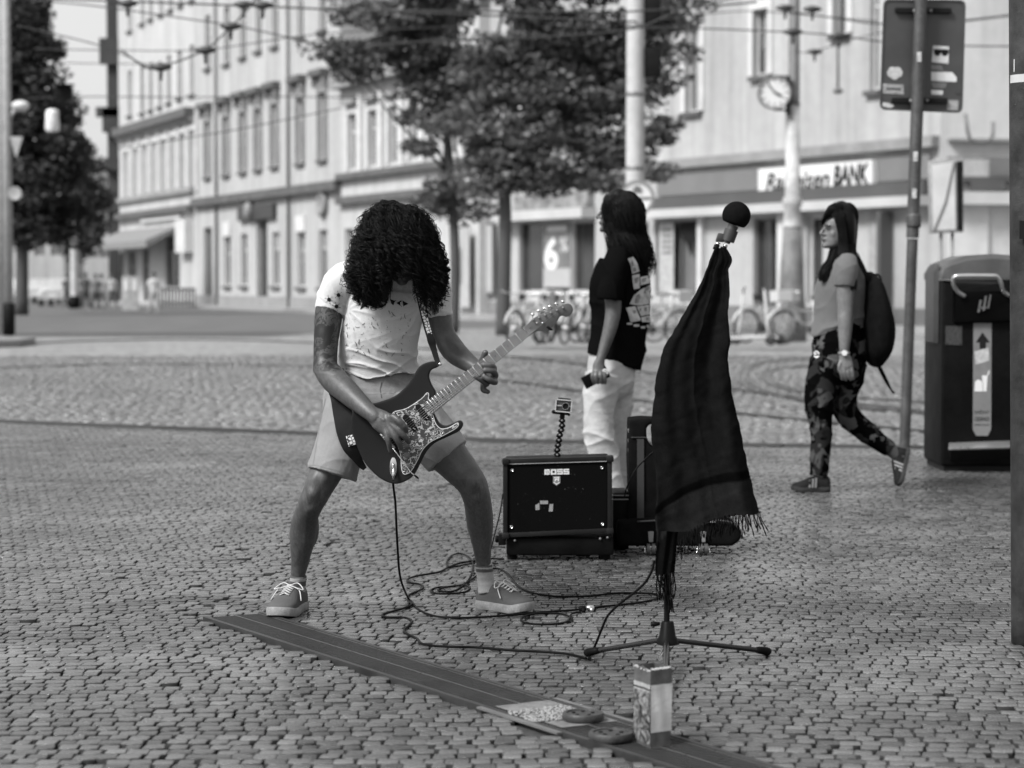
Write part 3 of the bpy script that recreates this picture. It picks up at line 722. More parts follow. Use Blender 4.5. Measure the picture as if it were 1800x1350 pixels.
# ---- bank
P4 = (11.76, 61); Pb = (-1.05, 85.2)
bk = Fac('bank_building', 'pale corner building with a bank sign over shop windows, behind the parked bicycles', Pb, P4, 15, 12, plaster('bank_plaster', .36))
for x0, y0, x1, y1 in ((1206, 42, 1232, 196), (1325, 16, 1352, 132), (1098, 80, 1120, 215), (1000, 105, 1018, 232), (1466, -70, 1492, 60), (920, 120, 934, 240)):
    a0, a1, z0, z1 = bk.pxr(x0, y0, x1, y1); bk.window(a0, a1, z0, z1, glass=GLASS2 if x0 == 1206 else GLASS, surround=TRIML)
a0, a1, z0, z1 = bk.pxr(1533, -60, 1543, 158); bk.window(a0-.1, a1+.1, z0, z1, glass=GLASS)
ledge(bk, (1178, 290), (1652, 248), .3, .28, TRIM); ledge(bk, (860, 320), (1170, 291), .3, .28, TRIM)
for x0, x1, yt0, yt1, y0, y1, o, m_, nm in (
    (870, 1640, 0, 0, 0, 0, 0, None, ''),): pass
def band(f, xa, xb, ytop_a, ytop_b, ybot_a, ybot_b, o0, o1, mat, nm):
    a0, zt = f.uz(xa, ytop_a); a1, zt2 = f.uz(xb, ytop_b); _, zb = f.uz(xa, ybot_a); _, zb2 = f.uz(xb, ybot_b)
    return f.part(nm, max(a0, .01), min(a1, f.L-.01), (zb+zb2)/2, (zt+zt2)/2, o0, o1, mat)
MFG = M('grey_fascia', .15, .6, .1, .8); MFL = M('light_fascia', .42, .6, .1, .8); MFD = M('dark_fascia', .07, .6, .1, .8)
band(bk, 1160, 1640, 310, 272, 344, 316, .01, .12, MFG, 'fascia_panel')
band(bk, 1150, 1640, 347, 319, 370, 340, .01, .35, MFD, 'awning_box')
band(bk, 1150, 1640, 371, 342, 384, 362, .01, .5, MFL, 'fascia_edge')
band(bk, 893, 1048, 372, 366, 389, 384, .02, .6, MFL, 'fascia_edge'); band(bk, 915, 1045, 345, 335, 370, 364, .01, .3, M('signband', .2, .5, .6, 3), 'sign_band')
# shop front openings
for x0, y0, x1, y1, g_, nm in ((912, 391, 955, 512, GLASS, 'shop_window'), (1006, 390, 1046, 512, GLASS, 'shop_window'), (958, 391, 1003, 512, GLASS2, 'shop_window'),
        (1152, 388, 1232, 520, GLASS2, 'shop_window'), (1324, 384, 1373, 538, GLASS, 'shop_window'), (1418, 380, 1446, 534, GLASS, 'shop_door'),
        (1066, 392, 1140, 515, GLASS, 'shop_window')):
    a0, a1, z0, z1 = bk.pxr(x0, y0, x1, y1); bk.window(a0, a1, z0, z1, glass=g_, frame=FRAMED if nm == 'shop_window' else TRIML, sill=False, trans=0, mull=1 if x1-x0 > 45 else 0, name=nm)
# grey recess with dark edge
a0, a1, z0, z1 = bk.pxr(1528, 373, 1572, 577); bk.part('recess_panel', a0, a1, .0, z1, .004, .05, M('recess_grey', .28, .8)); bk.part('recess_edge', a1-.18, a1, .0, z1, .051, .5, MFD)
for x0, x1 in ((1374, 1392), (1398, 1414), (1233, 1240), (1490, 1500)):
    a0, a1, z0, z1 = bk.pxr(x0, 375, x1, 540); bk.part('shop_pillar', a0, a1, .0, z1, .004, .18, TRIML)
# plinth
bk.part('plinth', .02, bk.L-.02, -.14, .5, .006, .09, M('plinth_stone', .13, .8, .3, 1))
# posters in the shop windows
def facpanel(f, x0, y0, x1, y1, mat, parent, nm='poster', o=.02, th=.01):
    a0, a1, z0, z1 = f.pxr(x0, y0, x1, y1); return f.part(nm, a0, a1, z0, z1, o, o+th, mat, parent)
def factext(f, body, x, y, hpx, mat, parent, o, shear=0, bold=0, sx=1, nm='lettering', wpx=None):
    a, z = f.uz(x, y); _, z2 = f.uz(x, y-hpx); me = text_mesh(body, 1.0, shear, bold, .004); V = vcos(me)
    h = V[:, 1].max()-V[:, 1].min(); k = (z2-z)/h; V[:, :2] *= k
    if wpx:
        a0, _ = f.uz(x-wpx/2, y); a1, _ = f.uz(x+wpx/2, y); V[:, 0] *= (a1-a0)/(V[:, 0].max()-V[:, 0].min())
    V[:, 0] -= (V[:, 0].max()+V[:, 0].min())/2; V[:, 1] -= (V[:, 1].max()+V[:, 1].min())/2; setco(me, V)
    place_mesh(me, f.pt(a, z, o), f.u, Vector((0, 0, 1)), f.n); return mk(nm, me, mat, parent)
PW = M('print_white', .62, .6, .05); PB = M('print_black', .015, .6, .05); PG = M('print_grey', .13, .6, .3, 2)
pm = thing('rate_poster', 'grey shop window poster with a big white figure 6 and a percent sign', 'poster', bk.pt(*bk.uz(981, 440), .1))
PWF = M('poster_white', .34, .6, .08, 3); facpanel(bk, 957, 391, 1004, 470, PG, pm, 'sheet', .03); facpanel(bk, 957, 471, 1004, 505, PWF, pm, 'lower_sheet', .03)
factext(bk, '6', 971, 446, 58, PW, pm, .05, bold=.03, wpx=24); factext(bk, '%', 993, 430, 26, M('print_light', .42, .6), pm, .05, bold=.02, wpx=15)
facpanel(bk, 964, 397, 998, 407, M('print_light', .42, .6), pm, 'print_band', .045)
pp = thing('shop_poster', 'light poster board in a dark frame behind the tree trunks', 'poster', h3.pt(*h3.uz(860, 450), .1))
facpanel(bk, 849, 391, 875, 520, FRAMED, pp, 'frame', .10, .04); facpanel(bk, 853, 396, 871, 514, PWF, pp, 'sheet', .145)
pp = thing('banner', 'narrow upright white banner with a column of small print beside the left tree trunk', 'banner', h3.pt(*h3.uz(824, 470), .1))
facpanel(h3, 811, 400, 838, 540, PWF, pp, 'sheet', .3); 
for i in range(9): facpanel(h3, 818.5, 438+i*7, 825, 442.5+i*7, M('print_grey_dark', .12, .6), pp, 'printed_mark', .318)
pc = facpanel(bk, 1160, 392, 1186, 515, M('notice_sheet', .34, .6, .3, 6), bk.t, 'notice', .03)
for i in range(5):
    y = 402+i*10; a0, a1, z0, z1 = bk.pxr(1166, y, 1182, y+5); bk.part('printed_line', a0, a1, z0, z1, .041, .044, PG, pc)
a0, z0 = bk.uz(1213, 420)
q = B(); pts = []
for x, y in ((1198, 391), (1228, 390), (1233, 410), (1228, 440), (1222, 420), (1217, 452), (1209, 428), (1203, 420), (1196, 405)): a, z = bk.uz(x, y); pts.append(bk.pt(a, z, .03))
q.prism(pts, bk.n*.01); mk('window_print', q.mesh(), PB, bk.t)
# bank sign with its lettering
sg = thing('bank_sign', 'white sign board reading Raiffeisen BANK above the shop front', 'sign', bk.pt(*bk.uz(1450, 315), .2))
a0, z1 = bk.uz(1348, 293); a1, _ = bk.uz(1549, 280); zt = (bk.uz(1360, 297)[1]+bk.uz(1549, 281)[1])/2; zb = (bk.uz(1360, 342)[1]+bk.uz(1549, 330)[1])/2
q = B(); bk.bx(q, a0, a1, zb, zt, .13, .32); mk('board', q.mesh(), M('sign_white', .62, .5, .04), sg)
factext(bk, 'Raiffeisen', 1417, 317, 32, PB, sg, .33, shear=.25, bold=.018, wpx=112)
factext(bk, 'BANK', 1512, 307, 36, PB, sg, .33, shear=.15, bold=.035, wpx=62)
x_, z_ = bk.uz(1366, 323)
bk.finish()
# chamfered side facing the square
bs = Fac('corner_facade', 'pale street side of the corner building with a ledge, behind the rubbish bin', (11.775, 61), (26, 62.5), 15, 12, plaster('bank_side_plaster', .46))
a0, a1, z0, z1 = bs.pxr(1700, 40, 1760, 205)
bs.window(3.0, 4.4, 6.1, 8.6, glass=GLASS2); bs.window(6.4, 7.8, 6.1, 8.6, glass=GLASS2)
def hb(y0, y1, o, mat, nm):
    _, zt = bs.uz(1700, y0); _, zb = bs.uz(1700, y1); bs.part(nm, .15, bs.L-.01, zb, zt, .0, o, mat)
hb(244, 249, .25, TRIM, 'cornice'); hb(276, 310, .1, MFG, 'fascia_panel'); hb(311, 320, .3, MFD, 'awning_box'); hb(322, 332, .2, MFG, 'fascia_panel'); hb(338, 360, .45, MFL, 'fascia_edge')
a0, a1, z0, z1 = bs.pxr(1700, 320, 1760, 336); bs.part('ground_sign', a0, a1, z0, z1, .31, .36, MFD)
bs.part('plinth', .1, bs.L, -.14, .55, .006, .09, M('plinth_stone', .13, .8, .3, 1))
bs.part('pilaster', .2, 1.3, .6, 4.6, .004, .1, TRIML); bs.part('shop_door', 2.9, 4.1, .1, 2.8, .01, .06, GLASS2)
bs.finish()
q = B(); pts = [P(x, y, 60.4) for x, y in ((1697, 200), (1701, 232), (1706, 246), (1720, 250), (1738, 248), (1745, 238), (1746, 214))]
q.tube(pts, .05, 8); mk('wall_bracket', q.mesh('b', True), PIPE, bs.t)
# far street end
def farblock(nm, lab, x0, x1, py_top, Y, mat, n=4, rows=3):
    a = P(x0, 500, Y); b = P(x1, 500, Y); f = Fac(nm, lab, (a.x, Y), (b.x, Y+.5), P(x0, py_top, Y).z, 14, mat)
    for i in range(n):
        for j in range(rows):
            s = f.L*(i+.5)/n; z = 4+j*3.4
            if z+2 < f.z1: f.window(s-.55, s+.55, z, z+1.9, glass=GLASS2, sill=False)
    f.finish(); return f
farblock('distant_house', 'distant pale house closing the street between the trees and the dark house', 118, 192, 330, 250, plaster('far_plaster', .42), 4, 3)
farblock('distant_house', 'distant pale house behind the left trees and parked cars', -60, 112, 380, 230, plaster('far_plaster2', .38), 6, 2)
# ================================================================ TREES
def leaf_mat(name, v):
    m, t, b = new_mat(name); a = nd(t, 'ShaderNodeAttribute', attribute_name='tone'); val = mrange(t, a.outputs['Fac'], 0, 1, v*.35, v*1.9)
    t.links.new(val, b.inputs['Base Color']); b.inputs['Roughness'].default_value = .5
    tr = t.nodes.new('ShaderNodeBsdfTranslucent'); t.links.new(mathn(t, 'MULTIPLY', val, 1.2), tr.inputs[0]); mxs = t.nodes.new('ShaderNodeMixShader'); mxs.inputs[0].default_value = .3
    o = [n for n in t.nodes if n.type == 'OUTPUT_MATERIAL'][0]; t.links.new(b.outputs[0], mxs.inputs[1]); t.links.new(tr.outputs[0], mxs.inputs[2]); t.links.new(mxs.outputs[0], o.inputs[0]); return m
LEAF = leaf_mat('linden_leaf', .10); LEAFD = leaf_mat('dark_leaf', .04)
BARK = M('bark', .055, .9, .3, 6, bmp=.02, bscale=20, stretch=(1, 1, .2))
def leaves(centres, radii, counts, size, seed):
    r = np.random.default_rng(seed); C = []; 
    T = []
    for c, R, n in zip(centres, radii, counts):
        d = r.normal(size=(n, 3)); d /= np.linalg.norm(d, axis=1, keepdims=True); k = r.uniform(.25, 1, (n, 1))**.5
        C.append(np.array(c)+d*k*np.array(R)); T.append(np.clip(r.normal(.45, .22, n)+r.uniform(-.15, .15), 0, 1.4))
    C = np.concatenate(C); T = np.concatenate(T); n = len(C)
    a = r.normal(size=(n, 3)); a /= np.linalg.norm(a, axis=1, keepdims=True); a[:, 2] *= .6
    b_ = np.cross(a, r.normal(size=(n, 3))); b_ /= np.linalg.norm(b_, axis=1, keepdims=True); s = size*r.uniform(.6, 1.3, (n, 1))
    V = np.stack([C-a*s, C+b_*s*.55-a*s*.1, C+a*s, C-b_*s*.55-a*s*.1], 1).reshape(-1, 3); F = np.arange(4*n).reshape(-1, 4)
    return mesh_np('leaves', V, F, False, T)
def tree(label, trunk_px, Y, rad, blobs, mat, leafsize=.11, density=1.0, seed=1, group=None, flat=.55):
    """trunk_px: list of (px,py); blobs: (px,py,rpx,rpy,dY)"""
    pts = [P(x, y, Y) for x, y in trunk_px]; pts[0].z = -.12; t = thing('tree', label, 'tree', (pts[0].x, Y, -.1), group)
    r = random.Random(seed); Q = catmull([tuple(p_) for p_ in pts], 5); q = B(); q.tube(Q, np.linspace(rad, rad*.45, len(Q)), 10)
    cs = []; rs = []; ns = []
    for px, py, rx, ry, dY in blobs:
        c = P(px, py, Y+dY); Rx, Rz = mpx(rx, Y), mpx(ry, Y)
        i = r.randrange(len(Q)//3, len(Q)); s = Vector(Q[i]); mid = s.lerp(c, .5)+Vector((0, 0, -.15)); q.tube([s, mid, c], [rad*.33, rad*.2, rad*.07], 6)
        k = max(3, int(density*23*Rx*Rz))
        for _ in range(k):
            d = Vector((r.gauss(0, 1), r.gauss(0, 1), r.gauss(0, 1))).normalized()*r.uniform(.2, 1)**.6
            cc = c+Vector((d.x*Rx, d.y*max(Rx, .6)*1.1, d.z*Rz)); s_ = r.uniform(.28, .65)
            cs.append(cc); rs.append((s_*1.3, s_*1.3, s_*flat)); ns.append(int(75*s_/.35)); 
            if r.random() < .3: q.tube([c, cc], [rad*.05, .012], 4)
    mk('trunk', q.mesh('trunk', True), BARK, t); mk('crown', leaves(cs, rs, ns, leafsize, seed), mat, t); return t
random.seed(3)
# left of the pair: slim trunk x~797; right: x~885
tree('leafy street tree with the slimmer dark trunk, left of the pair behind the guitarist', [(797, 575), (800, 480), (797, 380), (790, 290), (784, 200), (790, 110), (800, -20), (800, -140)], 58, .15,
     [(640, 95, 70, 22, .4), (700, 70, 65, 45, 0), (620, 110, 55, 12, 0), (660, 30, 70, 25, 0), (590, 85, 40, 8, 0), (720, 130, 50, 30, 0), (770, 100, 60, 60, .5), (745, 175, 35, 25, 0), (770, 215, 32, 30, 0), (760, 20, 80, 50, 1), (800, 330, 40, 20, -.3), (815, 370, 35, 13, 0), (770, 355, 30, 10, 0),
      (820, 170, 60, 50, 0), (640, -60, 110, 50, 0), (780, -80, 120, 70, 1), (735, 205, 16, 9, 0), (740, 262, 22, 7, 0), (610, 125, 40, 7, 0)], LEAF, .105, 1.0, 11, 'trees behind the guitarist')
tree('leafy street tree on the right of the pair behind the guitarist, with the thicker trunk', [(884, 580), (886, 480), (888, 380), (886, 280), (900, 190), (905, 90), (915, -20), (920, -140)], 56, .20,
     [(880, 110, 75, 60, .5), (960, 60, 85, 60, 0), (1050, 90, 85, 65, .4), (1150, 60, 55, 60, .5), (930, 180, 75, 50, 0), (1020, 190, 90, 45, .5), (1090, 170, 60, 40, 0), (1165, 215, 26, 18, 0), (1168, 240, 20, 12, 0), (1160, 305, 22, 14, 0),
      (960, 260, 80, 38, 0), (1050, 260, 75, 35, .5), (1110, 250, 45, 30, 0), (870, 270, 50, 35, 0), (860, 330, 40, 22, 0), (910, 320, 55, 22, 0), (970, 320, 50, 15, .3), (1040, 312, 55, 14, 0), (1080, 325, 35, 10, 0), (830, 215, 50, 45, 0),
      (900, -60, 110, 70, 0), (1040, -60, 120, 70, 0), (1170, 10, 55, 40, 0), (1140, 130, 45, 38, 0), (1000, 130, 60, 40, 0)], LEAF, .105, 1.05, 12, 'trees behind the guitarist')
tree('big dark street tree at the left edge behind the tall pole', [(38, 522), (40, 420), (45, 300), (50, 200), (45, 60)], 92, .28,
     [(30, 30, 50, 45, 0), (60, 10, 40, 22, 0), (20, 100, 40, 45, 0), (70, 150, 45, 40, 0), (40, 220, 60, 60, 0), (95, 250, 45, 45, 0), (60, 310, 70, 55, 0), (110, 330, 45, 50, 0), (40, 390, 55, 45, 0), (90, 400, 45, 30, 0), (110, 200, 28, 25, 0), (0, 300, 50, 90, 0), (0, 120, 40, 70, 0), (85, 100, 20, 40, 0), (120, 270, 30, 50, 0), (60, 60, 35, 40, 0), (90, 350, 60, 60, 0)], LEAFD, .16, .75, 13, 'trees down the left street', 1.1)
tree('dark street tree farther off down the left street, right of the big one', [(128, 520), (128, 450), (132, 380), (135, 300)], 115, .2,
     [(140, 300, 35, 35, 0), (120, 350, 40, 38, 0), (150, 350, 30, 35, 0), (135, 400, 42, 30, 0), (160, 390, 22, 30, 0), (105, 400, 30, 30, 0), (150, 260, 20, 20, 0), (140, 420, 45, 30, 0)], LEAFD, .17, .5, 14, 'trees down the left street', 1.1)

# ================================================================ POLES, SIGNS, CLOCK
WHITEP = M('pale_painted_pole', .42, .5, .12, 3, bmp=.003, bscale=30)
GALV = M('galvanised_steel', .20, .45, .25, 9, metal=.4, fine=.2)
DARKP = M('dark_metal', .012, .45, .2, spec=.3)
def ringprofile(b_, c, prof, n=24):
    b_.rings([[Vector((c[0]+r*math.cos(2*math.pi*j/n), c[1]+r*math.sin(2*math.pi*j/n), z)) for j in range(n)] for r, z in prof]); return b_
p = P(1116, 500, 38); t = thing('tram_pole', 'tall white pole rising behind the woman in the black shirt', 'pole', (p.x, 38, -.1))
q = B(); ringprofile(q, (p.x, 38), [(.17, -.1), (.165, .5), (.16, 3), (.145, 9), (.14, 11)]); mk('shaft', q.mesh('s', True), WHITEP, t)
for py in (50, 170, 300):
    z = P(1116, py, 38).z; q = B(); ringprofile(q, (p.x, 38), [(.158, z), (.165, z+.01), (.165, z+.07), (.158, z+.08)]); mk('band', q.mesh('s', True), GALV, t)
for py in (20, 110): z = P(1116, py, 38).z; q = B(); q.box((p.x+.28, 38, z), (.3, .12, .5)); mk('equipment_box', q.bevel('b', .02), DARKP, t)
def disc_sign(name, label, px, py, rpx, Y, rim, face, yaw=0, extra=None, depth=.03):
    c = P(px, py, Y); r = mpx(rpx, Y); t = thing(name, label, 'sign', c); R = Matrix.Rotation(yaw, 3, 'Z'); f = R @ Vector((0, -1, 0)); u = R @ Vector((1, 0, 0)); n = 40
    def ring(rr, o): return [c+u*math.cos(2*math.pi*j/n)*rr+Vector((0, 0, math.sin(2*math.pi*j/n)*rr))+f*o for j in range(n)]
    q = B(); q.rings([ring(r, -depth), ring(r, 0), ring(r*.985, .006), ring(r*.8, .006)], cap=False); q.rings([ring(r, -depth), ring(.001, -depth)], cap=False); mk('rim', q.mesh('r', True, angle=30), rim, t)
    q = B(); q.rings([ring(r*.8, .006), ring(r*.76, .003), ring(.001, .003)], cap=False); mk('face', q.mesh('f', True, angle=30), face, t)
    return t, c, r, f, u
RIM = M('sign_rim_grey', .2, .4, .05); FACE = M('sign_face_white', .62, .4, .05)
t, c, r, f, u = disc_sign('round_road_sign', 'round road sign with pale face and grey rim on the tall white pole', 1120, 348, 31, 37.75, RIM, FACE)
q = B(); q.box(c+f*.012, (r*1.5, .01, .035)); mk('divider', q.mesh(), M('print_grey_dark', .12, .6), t)
q = B(); q.box(c+f*.012+Vector((0, 0, r*.42)), (r*.5, .01, r*.22)); q.box(c+f*.013+Vector((0, 0, r*.62)), (r*.3, .01, r*.1)); mk('vehicle_symbol', q.mesh(), M('print_grey_dark', .12, .6), t)
q = B(); q.box(c+f*.012-Vector((0, 0, r*.42)), (r*.42, .01, r*.2)); mk('lower_symbol', q.mesh(), M('print_grey_dark', .12, .6), t)
q = B(); q.box(c-f*.09+Vector((0, 0, .0)), (.5, .1, .05)); mk('clamp', q.mesh(), GALV, t)
# clock on its post
p = P(1392, 500, 50); t = thing('clock_post', 'tall weathered post with a flared foot carrying the street clock', 'post', (p.x, 50, -.1))
zf = P(1392, 400, 50).z; z2 = P(1392, 345, 50).z; MPOST = M('weathered_post', .36, .7, .4, 2.5, fine=.2, fscale=30); MPD = M('post_foot', .13, .7, .4, 3, fine=.2, fscale=30)
q = B(); ringprofile(q, (p.x, 50), [(.34, -.1), (.34, .3), (.29, .9), (.26, 1.6), (.2, zf)]); mk('foot', q.mesh('f', True), MPD, t)
q = B(); ringprofile(q, (p.x, 50), [(.21, zf), (.2, zf+.05), (.185, z2-.25), (.22, z2-.2), (.22, z2-.05), (.17, z2), (.15, 5.2)]); mk('shaft', q.mesh('f', True), MPOST, t)
q = B(); ringprofile(q, (p.x+.02, 50), [(.16, 5.2), (.13, 5.25), (.11, 12)]); mk('upper_shaft', q.mesh('f', True), M('post_dark', .10, .6, .3, 3), t)
c = P(1361, 163, 49.8); r = mpx(29, 49.8); ck = thing('street_clock', 'round street clock with a white face fixed to the side of the tall post', 'clock', c)
n = 40; ring = lambda rr, y: [Vector((c.x+rr*math.cos(2*math.pi*j/n), c.y+y, c.z+rr*math.sin(2*math.pi*j/n))) for j in range(n)]
q = B(); q.rings([ring(.01, .12), ring(r, .12), ring(r, -.1), ring(r*.9, -.1), ring(r*.88, -.07)], cap=False); mk('case', q.mesh('c', True, angle=30), M('clock_case', .16, .4, .1), ck)
q = B(); q.rings([ring(r*.88, -.07), ring(.01, -.07)], cap=False); mk('dial', q.mesh(), M('clock_dial', .6, .4, .04), ck)
for k in range(12):
    a = math.pi*2*k/12; R = Matrix.Rotation(-a, 3, 'Y'); q = B(); q.box(Vector((c.x+math.sin(a)*r*.74, c.y-.075, c.z+math.cos(a)*r*.74)), (.022, .006, .07), Matrix.Rotation(a, 3, 'Y')); mk('hour_mark', q.mesh(), PB, ck)
for nm, a, L_, w in (('minute_hand', math.radians(-38), r*.72, .035), ('hour_hand', math.radians(118), r*.5, .05)):
    q = B(); q.box(Vector((c.x+math.sin(a)*L_*.45, c.y-.085, c.z+math.cos(a)*L_*.45)), (w, .008, L_), Matrix.Rotation(a, 3, 'Y')); mk(nm, q.mesh(), PB, ck)
for dz in (-.36, .36):
    q = B(); q.tube([(c.x, c.y+.05, c.z+dz*1.03), (p.x, 50, c.z+dz*1.03)], .025); mk('bracket', q.mesh('b', True), DARKP, ck)
q = B(); q.box((p.x-.14, 49.8, c.z-.05), (.09, .1, .85)); mk('mounting_bar', q.mesh(), DARKP, ck)
# left edge pole pair with signs
for x, w, col, lab, Y in ((3, 9, M('pole_grey', .3, .6, .2), 'grey pole cut off by the left edge of the view, beside a slim darker pole', 50), (15, 8, M('pole_grey2', .24, .6, .2), 'slim grey pole with a black foot standing on the left traffic island', 48.6)):
    p = P(x, 500, Y); t = thing('street_pole', lab, 'pole', (p.x, Y, -.1), 'poles at the left edge'); rr = mpx(w, Y)
    q = B(); ringprofile(q, (p.x, Y), [(rr, 0), (rr, 4.5), (rr*.9, 10)]); mk('shaft', q.mesh('s', True), col, t)
    if x > 5:
        q = B(); ringprofile(q, (p.x, Y), [(rr*1.35, .08), (rr*1.35, .75), (rr*1.05, .78)]); mk('black_foot', q.mesh('s', True), DARKP, t)
        q = B(); q.tube([P(18, 205, Y), P(24, 195, Y), P(33, 187, Y)], .04); q.ball(P(36, 186, Y), (.2, .2, .12)); mk('lamp_arm', q.mesh('s', True), M('lamp_white', .5, .4), t)
c = P(26, 262, 48.5); q = B(); q.prism([P(17, 240, 48.3), P(40, 240, 48.3), P(28, 278, 48.3)], (0, .04, 0)); props(mk('triangular_sign', q.mesh(), M('sign_back', .3, .5), None), 'triangular road sign pointing down on the left slim pole', 'sign')
t, *_ = disc_sign('round_road_sign', 'plain grey round sign on the slim left pole, under the triangular one', 26, 340, 12, 48.2, M('sign_back', .3, .5), M('sign_back', .3, .5))
p = P(131, 500, 105); t = thing('street_pole', 'pale distant pole in front of the trees down the left street', 'pole', (p.x, 105, -.1)); q = B(); ringprofile(q, (p.x, 105), [(.2, 0), (.2, .5), (.17, 4), (.14, P(131, 232, 105).z)]); mk('shaft', q.mesh('s', True), WHITEP, t)
q = B(); ringprofile(q, (p.x, 105), [(.26, 0), (.26, .55), (.2, .6)]); mk('foot', q.mesh('s', True), DARKP, t)
# lamp and signal box hanging over the street
c = P(92, 212, 60); t = thing('hanging_lamp', 'white lantern hanging from the wire over the left street', 'lamp', c); q = B(); ringprofile(q, (c.x, c.y), [(.12, c.z+.3), (.17, c.z+.25), (.2, c.z-.22), (.14, c.z-.3)], 16); mk('globe', q.mesh('g', True, angle=40), M('lamp_glass', .75, .4), t); q = B(); q.cyl((c.x, c.y, c.z+.3), (c.x, c.y, P(92, 172, 60).z), .03); mk('rod', q.mesh(), DARKP, t)
c = P(112, 163, 58); t = thing('hanging_signal', 'black signal box hanging above the left street beside the white lantern', 'signal', c); q = B(); q.box(c, (.46, .3, .34)); mk('housing', q.bevel('h', .03), DARKP, t); q = B(); q.box(c+Vector((.05, -.17, .19)), (.5, .3, .03)); mk('hood', q.mesh(), DARKP, t)

# ================================================================ OVERHEAD WIRES
WIRE = M('wire', .03, .5, .1)
def wire(pts, Y, r=.014, label=None, ins=()):
    W = [P(x, y, Y if not hasattr(Y, '__len__') else Y[i]) for i, (x, y) in enumerate(pts)]; Q = catmull([tuple(w) for w in W], 8) if len(W) > 2 else [W[0], W[0].lerp(W[1], .5)-Vector((0, 0, .04)), W[1]]
    t = thing('overhead_wire', label, 'wire', W[0]); q = B(); q.tube(Q, r, 6); mk('cable', q.mesh('w', True), WIRE, t)
    for x, y, Yi in ins:
        c = P(x, y, Yi); q = B(); q.tube([c-Vector((.16, 0, .0)), c-Vector((.05, 0, 0)), c+Vector((.05, 0, 0)), c+Vector((.16, 0, 0))], [.02, .06, .06, .02], 8); q.tube([c, c-Vector((0, 0, .2))], [.04, .02], 6); mk('insulator', q.mesh('i', True), WIRE, t)
wire([(60, -4), (180, 1), (430, 10), (595, 17), (800, 25), (1120, 38)], 34, .016, 'overhead wire running nearly level across the very top left, over the tall houses', [(429, 8, 34), (462, 9, 34), (224, 6, 34)])
wire([(60, 0), (180, 12), (342, 35), (437, 50), (586, 87), (700, 130)], 36, .012, 'overhead wire slanting down to the right across the hooded windows')
wire([(212, 87), (260, 120), (300, 112), (361, 87), (406, 47), (436, 15), (460, -20)], 33, .014, 'curved overhead wire swinging up past the left houses', [(361, 88, 33), (406, 46, 33), (283, 118, 33)])
wire([(60, 86), (190, 88), (360, 87), (560, 60), (820, 45)], 40, .010, 'thin overhead wire below the slanting one on the left')
wire([(30, 45), (75, 55), (188, 84), (262, 118)], 38, .012, 'overhead wire crossing the open sky on the upper left')
wire([(100, 110), (190, 112), (300, 112)], 44, .010, 'short level overhead wire beneath the others in the left sky')
wire([(30, 175), (130, 170), (350, 171), (520, 170), (800, 176)], 60, .016, 'level overhead wire carrying the hanging lantern on the left')
wire([(205, 262), (355, 238), (430, 225), (600, 190)], 48, .012, 'thin overhead wire slanting over the ornate upper storey')
wire([(640, 82), (760, 72), (900, 68), (1105, 52), (1203, 16), (1372, -20)], 33, .013, 'overhead wire passing in front of the tree crowns to the white pole')
wire([(680, 18), (900, 20), (1110, 20), (1330, 4)], 32, .014, 'level overhead wire along the top of the tree crowns')
wire([(1100, 48), (1232, 50), (1396, 57), (1475, 63), (1600, 78), (1810, 82)], 37, .013, 'overhead wire running right from the white pole behind the road sign', [(1475, 63, 37), (1394, 56, 37)])
wire([(1372, 18), (1455, 30), (1547, 42), (1650, 40), (1810, 22)], 39, .014, 'upper overhead wire from the clock post towards the right edge', [(1380, 14, 39), (1428, 16, 39)])
wire([(1396, 90), (1430, 90), (1560, 55), (1810, 25)], 46, .010, 'thin overhead wire rising right behind the road sign', [(1432, 91, 46)])
wire([(1130, 36), (1300, 20), (1400, 25), (1540, 37)], 42, .010, 'sagging thin overhead wire over the upper bank window')
q_ = None
c = P(1473, 0, 47); t = thing('hanging_rod', 'thin dark rod hanging down in front of the bank wall right of the clock', 'rod', c); q = B(); q.tube([P(1473, -30, 60), P(1473, 155, 60)], .035, 6); q.ball(P(1473, 160, 60), (.14, .14, .08)); mk('rod', q.mesh('r', True), PIPE, t)

